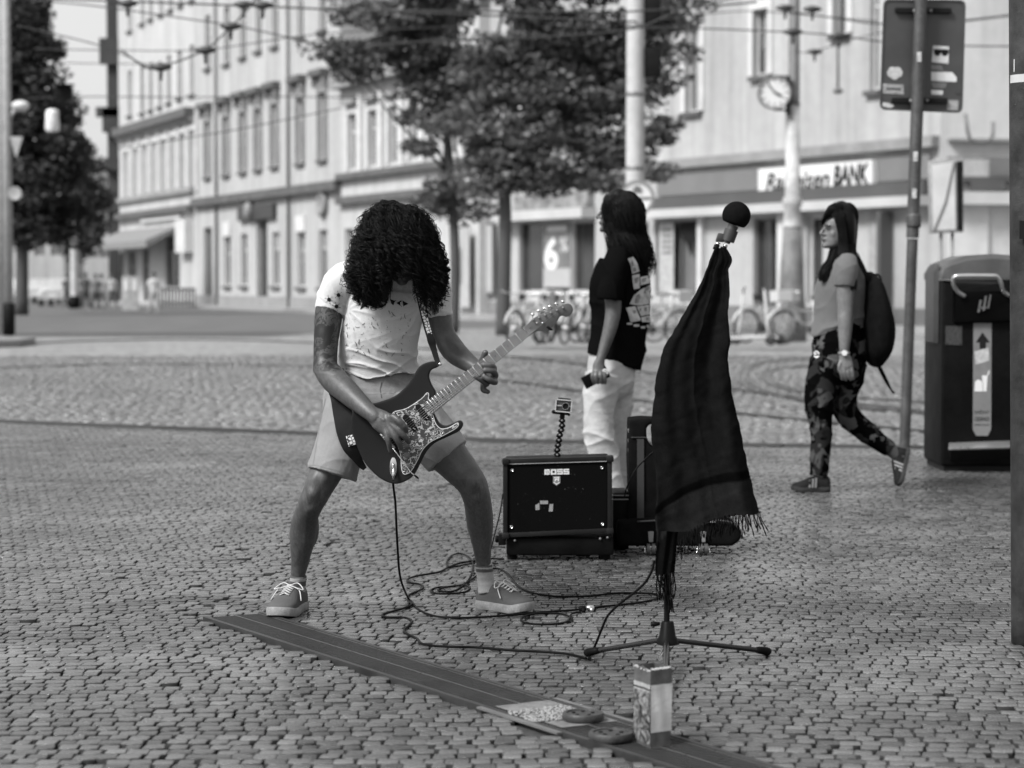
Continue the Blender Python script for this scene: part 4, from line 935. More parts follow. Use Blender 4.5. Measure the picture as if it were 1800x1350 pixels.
# ================================================================ BICYCLES AND SCOOTERS
TYRE = M('tyre', .03, .8); BWHITE = M('bike_white', .42, .4, .08); BGREY = M('bike_grey', .22, .4, .1); STEEL = M('bright_steel', .5, .3, .1, metal=.8); SADDLE = M('saddle', .03, .6)
def bicycle(frame_mat, basket=True, guard=True):
    t = thing('bicycle', '', 'bicycle'); zc = .34
    for x in (-.52, .52):
        n = 28; q = B(); rings = []
        for i in range(n):
            a = 2*math.pi*i/n; c = Vector((math.cos(a), 0, math.sin(a))); rings.append([Vector((x, 0, zc))+c*(.32+.022*math.cos(b))+Vector((0, .022*math.sin(b), 0)) for b in [2*math.pi*k/6 for k in range(6)]])
        q.rings(rings, False, True); w = mk('wheel', q.mesh('w', True), TYRE, t)
        q = B(); q.cyl((x, -.05, zc), (x, .05, zc), .03)
        for i in range(14): a = 2*math.pi*i/14; q.tube([(x, (.02 if i % 2 else -.02), zc), (x+math.cos(a)*.31, 0, zc+math.sin(a)*.31)], .003, 3)
        mk('spokes', q.mesh(), STEEL, w)
        if guard:
            q = B(); pts = [(x+math.cos(a)*.365, 0, zc+math.sin(a)*.365) for a in np.linspace(.1, 2.9, 14)]; q.tube(pts, .035, 6); mk('mudguard', q.mesh('g', True), frame_mat, t)
    q = B(); q.tube([(-.52, 0, zc), (-.1, 0, .3), (-.2, 0, .85)], [.018, .022, .02]); q.tube([(-.1, 0, .3), (.25, 0, .5), (.36, 0, .8)], .03); q.tube([(-.52, .03, zc), (-.2, 0, .7)], .014); q.tube([(.52, 0, zc), (.38, 0, .78), (.35, 0, .95)], .02)
    q.tube([(-.2, 0, .6), (.33, 0, .72)], .022); mk('frame', q.mesh('f', True), frame_mat, t)
    q = B(); q.tube([(.3, -.3, 1.03), (.37, -.15, 1.0), (.37, .15, 1.0), (.3, .3, 1.03)], .014); q.cyl((.35, 0, .93), (.37, 0, 1.0), .018); mk('handlebar', q.mesh('h', True), STEEL, t)
    q = B(); q.tube([(-.36, 0, .93), (-.28, 0, .95), (-.1, 0, .93)], [.08, .07, .02], 8, True, .5); q.cyl((-.2, 0, .8), (-.22, 0, .92), .015); mk('saddle', q.mesh('s', True), SADDLE, t)
    q = B(); q.cyl((-.1, -.06, .3), (-.1, .06, .3), .07); q.tube([(-.1, .07, .3), (-.02, .07, .17), (-.02, .14, .17)], .012); q.tube([(-.1, -.07, .3), (-.18, -.07, .43), (-.18, -.14, .43)], .012); mk('crank', q.mesh('c', True), SADDLE, t)
    if basket:
        q = B(); q.box((.56, 0, .86), (.3, .36, .02)); q.box((.71, 0, .96), (.015, .38, .22)); q.box((.41, 0, .96), (.015, .38, .22)); q.box((.56, .185, .96), (.3, .015, .22)); q.box((.56, -.185, .96), (.3, .015, .22)); mk('basket', q.mesh(), frame_mat, t)
    return t
def put(t, px, py, Y, yaw, label, scale=1.0, group='bicycles parked in front of the bank'):
    p = P(px, py, Y); t.location = (p.x, Y, .0 if Y > 42 else ROADZ); t.rotation_euler = (math.radians(4), 0, yaw); t['label'] = label; t['group'] = group; t.scale = (scale,)*3
bk0 = bicycle(BWHITE, True); bk1 = bicycle(BGREY, False, True)
put(bk0, 925, 560, 44, math.radians(60), 'white hire bicycle right beside the right tree trunk, leftmost of the row')
for src, px, yaw, Y, lab in ((bk0, 958, 75, 44.3, 'white hire bicycle second from the right tree trunk in the parked row'), (bk1, 985, 50, 44.8, 'grey bicycle without basket in the parked row, seen above the guitar head'),
    (bk0, 1008, 68, 44.1, 'white hire bicycle just beyond the tip of the guitar head'), (bk1, 1040, 80, 44.6, 'grey bicycle mostly hidden by the woman in black'),
    (bk0, 1152, 30, 44.0, 'white hire bicycle whose wheel shows between the woman in black and the scarf'), (bk1, 1185, 140, 45.0, 'grey bicycle under the window print, left of the scarf'), (bk0, 1345, 35, 45.2, 'white bicycle between the microphone and the clock post'),
    (bk0, 1420, 200, 44.2, 'white bicycle with a big mudguard in front of the walking woman')):
    put(copy_tree(src), px, 560, Y, math.radians(yaw), lab)
put(bk1, 905, 560, 45.4, math.radians(100), 'grey bicycle hard up against the right tree trunk, rear of the row')
def scooter():
    t = thing('scooter', '', 'scooter')
    for x in (-.4, .45):
        n = 20; q = B(); q.rings([[Vector((x, 0, .11))+Vector((math.cos(a), 0, math.sin(a)))*(.085+.025*math.cos(b))+Vector((0, .025*math.sin(b), 0)) for b in [2*math.pi*k/6 for k in range(6)]] for a in [2*math.pi*i/n for i in range(n)]], False, True); q.cyl((x, -.03, .11), (x, .03, .11), .05); mk('wheel', q.mesh('w', True), TYRE, t)
    q = B(); q.box((-.02, 0, .15), (.7, .17, .06)); mk('deck', q.bevel('d', .02), BWHITE, t); q = B(); q.tube([(.45, 0, .12), (.38, 0, .35), (.3, 0, 1.1)], [.03, .03, .022]); mk('stem', q.mesh('s', True), BWHITE, t)
    q = B(); q.tube([(.28, -.24, 1.1), (.3, 0, 1.12), (.28, .24, 1.1)], .018); mk('handlebar', q.mesh('h', True), SADDLE, t); return t
s0 = scooter(); s1 = copy_tree(s0)
put(s0, 1315, 590, 43, math.radians(8), 'white kick scooter standing on the ground right of the scarf', 1, 'scooters by the bicycles'); put(s1, 1335, 590, 43.6, math.radians(170), 'white kick scooter behind the first one, its stem leaning towards the scarf', 1, 'scooters by the bicycles')
s1.rotation_euler = (math.radians(-14), 0, math.radians(170))

# ================================================================ FAR PEOPLE, CARS, TERRACE
def far_person(px, Y, h, top, bottom, label, seed, yaw=0):
    p = P(px, 500, Y); t = thing('person', label, 'person', (p.x, Y, -.1), 'passers-by far down the street'); r = random.Random(seed); X0, Y0_, Z0 = p.x, Y, -.08
    k = h/1.7; st = .17*k; V = lambda x, z, y=0: Vector((X0+x*k, Y0_+y*k, Z0+z*k))
    q = B(); q.tube([V(-.08, .86), V(-.12, .47, -.03), V(-.2, .08, .02)], [.085*k, .06*k, .045*k], 8); q.tube([V(.08, .86), V(.12, .47, .03), V(.2, .08, 0)], [.085*k, .06*k, .045*k], 8)
    q.tube([V(-.2, .05, .02), V(-.24, .04, -.1)], .045*k, 8); q.tube([V(.2, .05, 0), V(.16, .04, -.13)], .045*k, 8)
    q.tube([V(0, .8), V(0, 1.1), V(0, 1.38), V(0, 1.46)], [.15*k, .14*k, .17*k, .07*k], 12, True, .7); q.tube([V(0, 1.42), V(0, 1.52)], .05*k, 8); q.ball(V(0, 1.6), (.085*k, .095*k, .115*k))
    q.ball(V(0, 1.58, -.1), (.015*k, .03*k, .03*k), None, 6, 4)
    for s in (-1, 1):
        q.tube([V(.17*s, 1.38), V(.24*s, 1.12), V(.24*s+.04, .88, -.08)], [.05*k, .04*k, .03*k], 8); q.ball(V(.24*s+.04, .82, -.08), (.03*k, .03*k, .06*k), None, 8, 6)
    mk('body', remesh(q, .022, 3), M('far_skin', .2, .6), t)
    q = B(); q.tube([V(0, .82), V(0, 1.1), V(0, 1.36), V(0, 1.46)], [.19*k, .175*k, .2*k, .1*k], 14, True, .72)
    for s in (-1, 1): q.tube([V(.17*s, 1.4), V(.25*s, 1.15)], [.075*k, .06*k], 8)
    mk('shirt', remesh(q, .025, 4), M('cloth_%d' % int(top*100), top, .8), t)
    q = B(); q.tube([V(0, .95), V(0, .8)], [.18*k, .19*k], 12, True, .75)
    for s in (-1, 1): q.tube([V(.08*s, .86), V(.12*s, .47, .03*s), V(.19*s, .14)], [.11*k, .085*k, .065*k], 8)
    mk('trousers', remesh(q, .025, 3), M('cloth_%d' % int(bottom*100), bottom, .8), t)
    q = B(); q.ball(V(0, 1.63, .015), (.1*k, .11*k, .11*k)); mk('hair', q.mesh('h', True), M('hair_far', .02, .7), t)
far_person(270, 92, 1.72, .38, .3, 'person in pale clothes walking in front of the shop awning', 1)
far_person(150, 103, 1.74, .05, .04, 'person in dark clothes standing right of the distant pale pole', 2); far_person(168, 101, 1.68, .12, .05, 'person in dark grey clothes, just right of the one in dark clothes', 3)
far_person(178, 106, 1.7, .5, .2, 'person in a pale top behind the two darkly dressed passers-by', 4); far_person(197, 112, 1.72, .3, .08, 'person in grey and black near the dark house corner', 5); far_person(140, 112, 1.7, .25, .1, 'person in mid grey at the foot of the distant pale pole', 6)
far_person(118, 120, 1.7, .06, .06, 'person in black beside the parked cars down the left street', 7)
def car(px, Y, v, label):
    p = P(px, 500, Y); x = p.x; t = thing('parked_car', label, 'car', (x, Y, -.1), 'cars parked down the left street')
    prof = [(-.86, .3), (-.88, .7), (-.82, .98), (-.66, 1.42), (-.5, 1.48), (.5, 1.48), (.66, 1.42), (.82, .98), (.88, .7), (.86, .3)]
    q = B(); q.rings([[Vector((x+a*k, Y+y, z*zk+(1-zk)*.3)) for a, z in prof] for y, k, zk in ((0, .93, .42), (.12, .98, .55), (.9, 1, .62), (1.5, .98, 1), (3.2, .98, 1), (4.0, .96, .66), (4.2, .9, .5))]); mk('body', q.mesh('c', True, angle=35), M('car_paint_%d' % int(v*100), v, .3), t)
    q = B(); q.prism([Vector((x+a, Y+.93+b, z)) for a, b, z in ((-.68, 0, .99), (.68, 0, .99), (.55, .52, 1.4), (-.55, .52, 1.4))], (0, -.015, .012)); mk('windscreen', q.mesh(), GLASS, t)
    for s in (-1, 1):
        q = B(); q.ball((x+s*.66, Y+.03, .62), (.16, .06, .08)); mk('headlight', q.mesh('l', True), M('headlamp', .6, .2), t)
        for yy in (.75, 3.4): q = B(); q.cyl((x+s*.88, Y+yy, .2), (x+s*.7, Y+yy, .2), .31, n=18); mk('wheel', q.mesh('w', True, angle=40), TYRE, t)
    q = B(); q.box((x, Y-.02, .5), (.5, .03, .12)); mk('number_plate', q.mesh(), PW, t)
car(92, 124, .33, 'white car parked behind the big dark tree, nearest of the row'); car(62, 140, .35, 'grey car parked farther back beside the left tree trunk'); car(20, 150, .5, 'pale car behind the left edge pole')
t = thing('terrace_fence', 'low grey terrace fence under the hanging sign of the corner shop', 'fence', (P(310, 520, 108).x, 108, -.1))
x0 = P(282, 500, 108).x; x1 = P(342, 500, 108).x
for i in range(11): q = B(); xx = lerp(x0, x1, i/10); q.box((xx, 108, .48), (.1, .05, 1.0)); mk('board', q.mesh(), M('fence_grey', .10, .8), t)
q = B(); q.box(((x0+x1)/2, 108.05, .9), (x1-x0, .04, .1)); q.box(((x0+x1)/2, 108.05, .25), (x1-x0, .04, .1)); mk('rail', q.mesh(), M('fence_grey', .10, .8), t)
for px, lab in ((222, 'pale board sign standing on the pavement under the left end of the awning'), (237, 'narrow light menu stand on the pavement right of the board sign')):
    c = P(px, 520, 98); t = thing('pavement_board', lab, 'board', (c.x, 98, -.1)); q = B(); q.box((c.x, 98, .75), (.35, .08, 1.5)); mk('panel', q.bevel('p', .01, 1), M('board_pale', .38, .7, .3, 4), t); q = B(); q.box((c.x, 97.94, 1.1), (.26, .02, .5)); mk('sheet', q.mesh(), PW, t)

# ================================================================ ROAD SIGN SEEN FROM BEHIND, BIN, BIG POLE
POLEW = M('worn_sign_pole', .06, .5, .35, 7, metal=.3, fine=.25, fscale=60, bmp=.002)
pb = G(1590, 787); t = thing('sign_post', 'leaning worn steel post that carries the big road sign', 'post', (pb.x, pb.y, 0)); Yp = pb.y
ptop = P(1621, -60, Yp); q = B(); q.cyl((pb.x, Yp, 0), tuple(P(1604, 420, Yp)), .040, .040, 18); q.cyl(tuple(P(1604, 418, Yp)), tuple(ptop), .046, .046, 18)
mk('tube', q.mesh('t', True, angle=50), POLEW, t)
for py, dx in ((100, 0), (275, 0), (340, 0)):
    c = P(1617-(py-60)*.035, py, Yp-.047); q = B(); q.box(c, (.03, .006, .07)); mk('sticker', q.mesh(), M('sticker_worn', .45, .7, .5, 40), t)
q = B(); ringprofile(q, (P(1606, 395, Yp).x, Yp), [(.052, P(0, 400, Yp).z), (.054, P(0, 396, Yp).z), (.054, P(0, 380, Yp).z), (.052, P(0, 376, Yp).z)]); mk('collar', q.mesh('c', True), POLEW, t)
YS = Yp+.09
t = thing('road_sign', 'grey back of a large rounded road sign covered with stickers, on the leaning post', 'sign', P(1622, 95, YS))
cor = [(1553, -2), (1698, 0), (1692, 199), (1546, 193)]
def rounded(cor, r, n=7):
    out = []; m = len(cor)
    for i in range(m):
        a, b_, c_ = Vector((*cor[i-1], 0)), Vector((*cor[i], 0)), Vector((*cor[(i+1) % m], 0)); d0 = (a-b_).normalized(); d1 = (c_-b_).normalized()
        for k in range(n+1):
            tt = k/n; p0 = b_+d0*r; p1 = b_; p2 = b_+d1*r; v = p0*(1-tt)**2+p1*2*tt*(1-tt)+p2*tt**2; out.append((v.x, v.y))
    return out
PLATE = M('sign_back_grey', .055, .45, .15, 4, metal=.3)
def ring_poly(poly, Y): return [P(x, y, Y) for x, y in poly]
o1 = rounded(cor, 12); ctr = (1622, 97); inn = [(ctr[0]+(x-ctr[0])*.955, ctr[1]+(y-ctr[1])*.97) for x, y in o1]
q = B(); q.rings([ring_poly(o1, YS+.012), ring_poly(o1, YS-.008), ring_poly(inn, YS-.008), ring_poly(inn, YS)], cap=True); mk('plate', q.mesh('p', True, angle=30), PLATE, t)
for x0, x1, y in ((1573, 1671, 19), (1567, 1664, 177)):
    q = B(); q.prism([P(x0, y-5, YS-.004), P(x1, y-4, YS-.004), P(x1, y+5, YS-.004), P(x0, y+4, YS-.004)], (0, -.03, 0)); mk('clamp_bar', q.bevel('c', .003, 1), DARKP, t)
    for s in (-1, 1): q = B(); q.ball(P((x0+x1)/2+s*14, y, YS-.038), .014); mk('bolt', q.mesh('b', True), GALV, t)
def sticker(poly, mat, nm='sticker', o=.003, par=t): q = B(); q.prism([P(x, y, YS-o) for x, y in poly], (0, -.0012, 0)); return mk(nm, q.mesh(), mat, par)
SW = M('sticker_white', .55, .6, .12, 30); SG = M('sticker_grey', .26, .6, .4, 40)
s_ = sticker([(1640, 80), (1668, 82), (1667, 112), (1638, 109)], SW)
for cx in (1648, 1661): sticker([(cx-6.5, 87), (cx+6, 88), (cx+6, 93), (cx+2, 98), (cx-3, 98), (cx-6.5, 93)], PB, 'sunglasses_print', .006)
sticker([(1641, 86), (1667, 87), (1667, 89), (1641, 88)], PB, 'sunglasses_print', .0062)
sticker([(1637, 126), (1674, 127), (1682, 137), (1681, 144), (1637, 142)], SW); sticker([(1637, 114), (1655, 115), (1658, 124), (1637, 122)], M('faded', .14, .6, .4, 60))
sticker([(1637, 158), (1658, 159), (1657, 167), (1637, 166)], SW); sticker([(1637, 145), (1664, 146), (1662, 155), (1640, 155)], M('faded', .14, .6, .4, 60))
sticker([(1560+8*math.cos(a)*1.7+13, 128+11*math.sin(a)*(1+.15*math.sin(5*a))) for a in np.linspace(0, 6.1, 18)], M('sticker_pale', .4, .7, .4, 60))
sticker([(1552, 147), (1588, 149), (1589, 166), (1552, 164)], SG); sticker([(1552, 180), (1562, 181), (1572, 186), (1566, 190), (1551, 187)], M('sticker_pale', .4, .7, .4, 60)); sticker([(1666, 176), (1685, 176), (1684, 194), (1664, 193)], SG)
sticker([(1680, 148), (1690, 148), (1689, 166), (1679, 165)], M('sticker_dark', .04, .6))
sticker([(1558, 154), (1583, 155), (1583, 158), (1558, 157)], PLATE, 'printed_line', .006)
# framed board on two legs further back
Yb = 24.0; t = thing('notice_board', 'pale upright notice board with a diagonal line, on two legs behind the bin', 'board', (P(1664, 500, Yb).x, Yb, ROADZ))
q = B(); q.prism([P(1634, 283, Yb), P(1694, 277, Yb), P(1694, 408, Yb), P(1636, 410, Yb)], (0, .12, 0)); mk('frame', q.bevel('f', .01), M('board_frame', .24, .5), t)
q = B(); q.prism([P(1638, 290, Yb-.004), P(1678, 284, Yb-.004), P(1680, 403, Yb-.004), P(1640, 405, Yb-.004)], (0, .004, 0)); mk('sheet', q.mesh(), M('board_sheet', .5, .5, .1, 5), t)
q = B(); q.prism([P(1681, 284, Yb-.004), P(1692, 283, Yb-.004), P(1692, 404, Yb-.004), P(1683, 404, Yb-.004)], (0, -.01, 0)); mk('dark_edge', q.mesh(), DARKP, t)
q = B(); q.tube([P(1642, 404, Yb-.012), P(1662, 355, Yb-.012), P(1677, 285, Yb-.012)], .008, 5); mk('diagonal_line', q.mesh(), M('print_grey_dark', .12, .6), t)
for x in (1654, 1674): q = B(); a_ = P(x, 409, Yb+.06); q.cyl(tuple(a_), (a_.x, a_.y, ROADZ-.03), .018); mk('leg', q.mesh('l', True), GALV, t)

# rubbish bin
Yn = G(1700, 829).y
BINM = M('bin_dark_paint', .005, .45, .25, 5, fine=.2, fscale=80, spec=.3); BINL = M('bin_top', .05, .35, .3, 6, bmp=.001)
xL = P(1656, 600, Yn).x; W_ = .66; zt = P(1700, 446, Yn).z; Dn_ = .62
t = thing('rubbish_bin', 'tall dark solar-topped rubbish bin with a handle and a sign strip behind the big pole', 'bin', (xL+W_/2, Yn+Dn_/2, 0))
q = B(); z1 = zt-.17; prof = [(0, .03), (.0, z1), (.015, z1+.07), (.06, z1+.12), (.16, zt-.025), (.33, zt)]
q.box2((xL, Yn, .035), (xL+W_, Yn+Dn_, z1)); mk('cabinet', q.bevel('c', .02, 3), BINM, t)
pr = [(-.006, z1+.003), (-.006, z1+.05), (.012, z1+.09), (.05, z1+.115), (.16, zt-.012), (.33, zt)]; pr = pr+[(W_-a, z) for a, z in pr[::-1][1:]]
q = B(); q.rings([[Vector((xL+a, y, z if k == 0 else z1+.003+(z-z1-.003)*k2)) for a, z in pr] for y, k, k2 in ((Yn-.012, 1, .45), (Yn-.004, 1, .8), (Yn+.05, 0, 1), (Yn+Dn_-.05, 0, 1), (Yn+Dn_, 1, .8))]); mk('lid', q.mesh('l', True, angle=50), BINL, t)
q = B(); q.box2((xL+.02, Yn+.02, 0), (xL+W_-.02, Yn+Dn_-.02, .035)); mk('base', q.mesh(), DARKP, t)
def bp(px, py, o=0.0): return P(px, py, Yn-o)
q = B(); q.prism([bp(1676, 487, .002), bp(1812, 487, .002), bp(1812, 512, .05), bp(1676, 512, .05)], (0, .015, 0)); q.prism([bp(1676, 512, .05), bp(1812, 512, .05), bp(1812, 562, .05), bp(1676, 567, .03)], (0, .04, 0)); mk('chute', q.bevel('c', .006), M('bin_chute', .004, .4, .2, spec=.3), t)
q = B(); q.tube(catmull([tuple(v) for v in (bp(1696, 521, .05), bp(1683, 512, .08), bp(1676, 499, .11), bp(1677, 488, .13), bp(1690, 485, .14), bp(1740, 485, .14), bp(1753, 487, .13), bp(1760, 500, .11), bp(1764, 512, .08), bp(1774, 520, .05))], 5), .014, 10); mk('handle', q.mesh('h', True), STEEL, t)
q = B()
for px, py, w, h in ((1722, 538, 4, 22), (1731, 533, 4, 26), (1727, 541, 14, 3), (1739, 530, 3, 24)): q.prism([bp(px-w/2+2, py-h/2, .0515), bp(px+w/2+2, py-h/2, .0515), bp(px+w/2-2, py+h/2, .0515), bp(px-w/2-2, py+h/2, .0515)], (0, -.001, 0))
mk('scribble', q.mesh(), M('scribble_grey', .12, .6), t)
STRIP = M('sign_strip', .15, .45, .12, 12)
pl = [(1711, 568), (1743, 568), (1742, 755), (1736, 766), (1716, 766), (1710, 755)]; q = B(); q.prism([bp(x, y, .003) for x, y in pl], (0, -.002, 0)); st_ = mk('sign_strip', q.mesh(), STRIP, t)
def bd(poly, mat, nm): q = B(); q.prism([bp(x, y, .0055) for x, y in poly], (0, -.001, 0)); mk(nm, q.mesh(), mat, st_)
bd([(1727, 584), (1740, 602), (1733, 602), (1733, 613), (1722, 613), (1722, 602), (1715, 602)], PB, 'arrow')
bd([(1713, 618), (1738, 611), (1739, 634), (1715, 641)], M('sticker_torn', .38, .6, .4, 50), 'torn_sticker')
bd([(1713, 688), (1714, 671), (1719, 667), (1726, 670), (1728, 688)], PW, 'burger_symbol'); bd([(1729, 688), (1726, 660), (1736, 660), (1734, 688)], PW, 'cup_symbol'); bd([(1735, 660), (1738, 651), (1740, 652), (1737, 660)], PW, 'straw_symbol')
for s, y, k, bo in (('SMĚSNÝ', 725, .028, .0), ('ODPAD', 737, .036, .0015), ('MIXED WASTE', 747, .014, .0005)):
    tm = text_mesh(s, k, bold=bo*.3); V = vcos(tm); w = mpx(26, Yn); V[:, 0] *= w/(V[:, 0].max()-V[:, 0].min()); setco(tm, V); place_mesh(tm, bp(1726, y, .0065), (1, 0, 0), (0, 0, 1), (0, -1, 0)); mk('lettering', tm, PB, st_)
q = B(); q.prism([bp(1662, 573, .003), bp(1691, 573, .003), bp(1691, 607, .003), bp(1662, 606, .003)], (0, -.002, 0)); mk('small_plate', q.mesh(), M('plate_dark', .035, .3, .6, 60), t)
q = B(); q.prism([bp(1668, 778, .0), bp(1776, 774, .0), bp(1776, 786, .1), bp(1668, 789, .1)], (0, .01, -.012)); mk('foot_pedal', q.bevel('p', .004), STEEL, t)
q = B(); q.prism([bp(1670, 793, .09), bp(1776, 790, .09), bp(1776, 806, .0), bp(1670, 810, .0)], (0, .02, 0)); mk('pedal_box', q.mesh(), DARKP, t)
q = B(); xf = P(1638, 500, Yn+.2).x; q.prism([(xL-.003, Yn+.1, zt-.06), (xf, Yn+.14, zt-.12), (xf, Yn+.14, P(1, 604, Yn).z), (xL-.003, Yn+.1, P(1, 606, Yn).z)], (0, .3, 0)); mk('side_panel', q.bevel('s', .006), M('bin_side', .03, .5, .2), t)

# big pole at the right edge
pb = G(1816, 1131); YP = pb.y; rP = mpx(38, YP); MBP = None
def peeling():
    m, tt, b = new_mat('peeling_pole_paint'); vec = coords(tt); n1 = noise_(tt, vec, 9, 6, .7); n2 = noise_(tt, vec, 38, 5, .75); n3 = noise_(tt, coords(tt, (1, 1, .3)), 2.2, 3)
    val = mathn(tt, 'MULTIPLY', mrange(tt, n1, .35, .65, .016, .045), mrange(tt, n3, .3, .7, .7, 1.3)); flake = mathn(tt, 'MULTIPLY', mrange(tt, n2, .66, .69, 0, 1), mrange(tt, n3, .45, .55, 0, 1)); val = mixf(tt, flake, val, .3)
    tt.links.new(val, b.inputs['Base Color']); b.inputs['Roughness'].default_value = .6; b.inputs['Specular IOR Level'].default_value = .2; bump(tt, b, n2, .003); return m
t = thing('lamp_post', 'thick dark post with peeling paint at the right edge of the view', 'post', (pb.x, YP, 0))
xt = P(1812, 0, YP).x; q = B(); n = 32; q.rings([[Vector((lerp(pb.x, xt, z/2.2)+rP*math.cos(2*math.pi*j/n), YP+rP*math.sin(2*math.pi*j/n), z)) for j in range(n)] for z in np.linspace(-.01, 3.2, 30)]); mk('shaft', q.mesh('s', True), peeling(), t)
c = Vector((pb.x, YP, 0)); 
for px, py, w, h in ((1792, 140, 22, 14), (1785, 117, 1.2, 22)):
    z0, z1 = P(0, py+h/2, YP).z, P(0, py-h/2, YP).z; q = B(); rr = rP+.0012; cx = lerp(pb.x, xt, z0/2.2); a0 = math.acos(max(-1, min(1, (P(px-w/2, py, YP-.05).x-cx)/rP))); a1 = math.acos(max(-1, min(1, (P(px+w/2, py, YP-.05).x-cx)/rP)))
    rings = [[Vector((cx+k*math.cos(-a), YP+k*math.sin(-a), z)) for a in np.linspace(a0, a1, 8)] for z, k in ((z0, rr), (z1, rr))]; vs = rings[0]+rings[1]; q.add(vs, [(i, i+1, i+9, i+8) for i in range(7)]); mk('paper_scrap', q.mesh(), M('paper_scrap', .36, .7), t)
q = B(); q.box(P(1800, 404, YP-rP-.001), (.03, .01, .06)); mk('small_box', q.mesh(), PB, t)
# ================================================================ FOREGROUND THINGS
BLK = M('black_vinyl', .005, .45, .3, 12, bmp=.001, bscale=250, spec=.25); BLKF = M('black_fabric', .006, .85, .3, 20, bmp=.002, bscale=300, spec=.15)
EDGE = M('amp_edge', .018, .4, .2, 10, metal=.3); CHROME = M('chrome', .6, .15, .1, metal=1); RUB = M('black_rubber', .006, .5, .2, spec=.3)
MATB = M('matt_black_metal', .006, .4, .2, spec=.35)
# --- guitar amplifier, its front a little below the eye
YA = G(980, 985).y
def ap(px, py, o=0.0): return P(px, py, YA-o)
A0, A1, A2, A3 = (885, 808), (1075, 803), (1076, 936), (886, 944)
amp = thing('guitar_amplifier', 'black guitar amplifier with a worn speaker front and screws at its corners, behind the cables', 'amplifier', (G(980, 985).x, YA, 0))
DEP = .27
q = B(); q.prism([ap(888, 810, -.012), ap(1073, 805, -.012), ap(1074, 934, -.012), ap(889, 942, -.012)], (0, DEP, 0)); mk('cabinet', q.bevel('c', .008), BLK, amp)
for a, b_, nm in (((884, 807), (1076, 802), 't'), ((884, 945), (1076, 937), 'b'), ((884, 807), (884, 945), 'l'), ((1076, 802), (1076, 937), 'r')):
    q = B(); k = {'t': ((0, 0), (0, 0), (0, 8), (0, 8)), 'b': ((0, -8), (0, -8), (0, 0), (0, 0)), 'l': ((0, 0), (8, 8), (8, -8), (0, 0)), 'r': ((-8, 8), (0, 0), (0, 0), (-8, -8))}[nm]
    if nm in 'tb': pts = [(a[0]+9, a[1]+k[0][1]), (b_[0]-9, b_[1]+k[1][1]), (b_[0]-9, b_[1]+k[2][1]), (a[0]+9, a[1]+k[3][1])]
    else: pts = [(a[0]+k[0][0], a[1]), (a[0]+k[1][0], a[1]), (b_[0]+k[2][0], b_[1]), (b_[0]+k[3][0], b_[1])]
    q.prism([ap(x, y, .006) for x, y in pts], (0, .03, 0)); mk('edge_trim', q.bevel('e', .0025, 2), EDGE, amp)
for x, y in ((884, 807), (1077, 802), (884, 945), (1077, 937)):
    q = B(); q.box(ap(x+(5 if x < 1000 else -5), y+(4 if y < 900 else -4), -.012), (.032, .055, .028)); mk('corner_guard', q.bevel('g', .006), EDGE, amp)
def amp_front():
    m, t, b = new_mat('worn_speaker_front'); vec = coords(t); n = noise_(t, vec, 46, 3, .8); n2 = noise_(t, vec, 7, 3); n3 = noise_(t, vec, 150, 2, .9)
    sp = mathn(t, 'MULTIPLY', mrange(t, n, .665, .70, 0, 1), mrange(t, n2, .45, .6, .1, 1)); sp2 = mathn(t, 'MULTIPLY', mrange(t, n3, .72, .75, 0, .7), mrange(t, n2, .4, .6, 0, 1)); s_ = mathn(t, 'MAXIMUM', sp, sp2)
    t.links.new(mixf(t, s_, .004, .10), b.inputs['Base Color']); b.inputs['Roughness'].default_value = .75; b.inputs['Specular IOR Level'].default_value = .12; b.inputs['IOR'].default_value = 1.12; bump(t, b, n3, .0008); return m
q = B(); q.prism([ap(892, 815, -.004), ap(1067, 811, -.004), ap(1067, 929, -.004), ap(893, 936, -.004)], (0, .01, 0)); mk('speaker_front', q.mesh(), amp_front(), amp)
q = B(); q.prism([ap(892, 815, .002), ap(1067, 810, .002), ap(1067, 811.3, .002), ap(892, 816.4, .002)], (0, -.002, 0)); mk('trim_line', q.mesh(), M('trim_line', .3, .4), amp)
for x, y in ((900, 826), (1058, 822), (899, 926), (1059, 921)):
    c = ap(x, y, -.004); q = B(); n = 16
    q.rings([[c+Vector((math.cos(a)*r, -o, math.sin(a)*r)) for a in [2*math.pi*i/n for i in range(n)]] for r, o in ((.0088, 0), (.0085, .003), (.006, .005), (.004, .0025), (.0005, .0025))], cap=False); mk('corner_screw', q.mesh('s', True, angle=60), CHROME, amp)
def amp_poly(poly, mat, nm, o=.0): q = B(); q.prism([ap(x, y, o-.0035) for x, y in poly], (0, -.0015, 0)); return mk(nm, q.mesh(), mat, amp)
# logo BOSS: square letters with bars
LOGO = M('logo_white', .55, .35, .1, 40)
def rects(rs, ox, oy, k, ky): 
    q = B()
    for x0, y0, x1, y1 in rs: q.prism([ap(ox+x0*k, oy+y0*ky-(x0*k)*.02, -.0035), ap(ox+x1*k, oy+y0*ky-(x1*k)*.02, -.0035), ap(ox+x1*k, oy+y1*ky-(x1*k)*.02, -.0035), ap(ox+x0*k, oy+y1*ky-(x0*k)*.02, -.0035)], (0, -.0025, 0))
    return q
Bl = [(0, 0, 1.8, 6), (1.8, 0, 8, 1.7), (1.8, 2.3, 8, 3.7), (1.8, 4.3, 8, 6), (7, 1.7, 9, 4.3)]; Ol = [(0, 0, 9, 1.7), (0, 4.3, 9, 6), (0, 1.7, 2.6, 4.3), (6.4, 1.7, 9, 4.3)]; Sl = [(0, 0, 9, 1.6), (0, 1.6, 2, 2.3), (0, 2.3, 9, 3.7), (7, 3.7, 9, 4.4), (0, 4.4, 9, 6)]
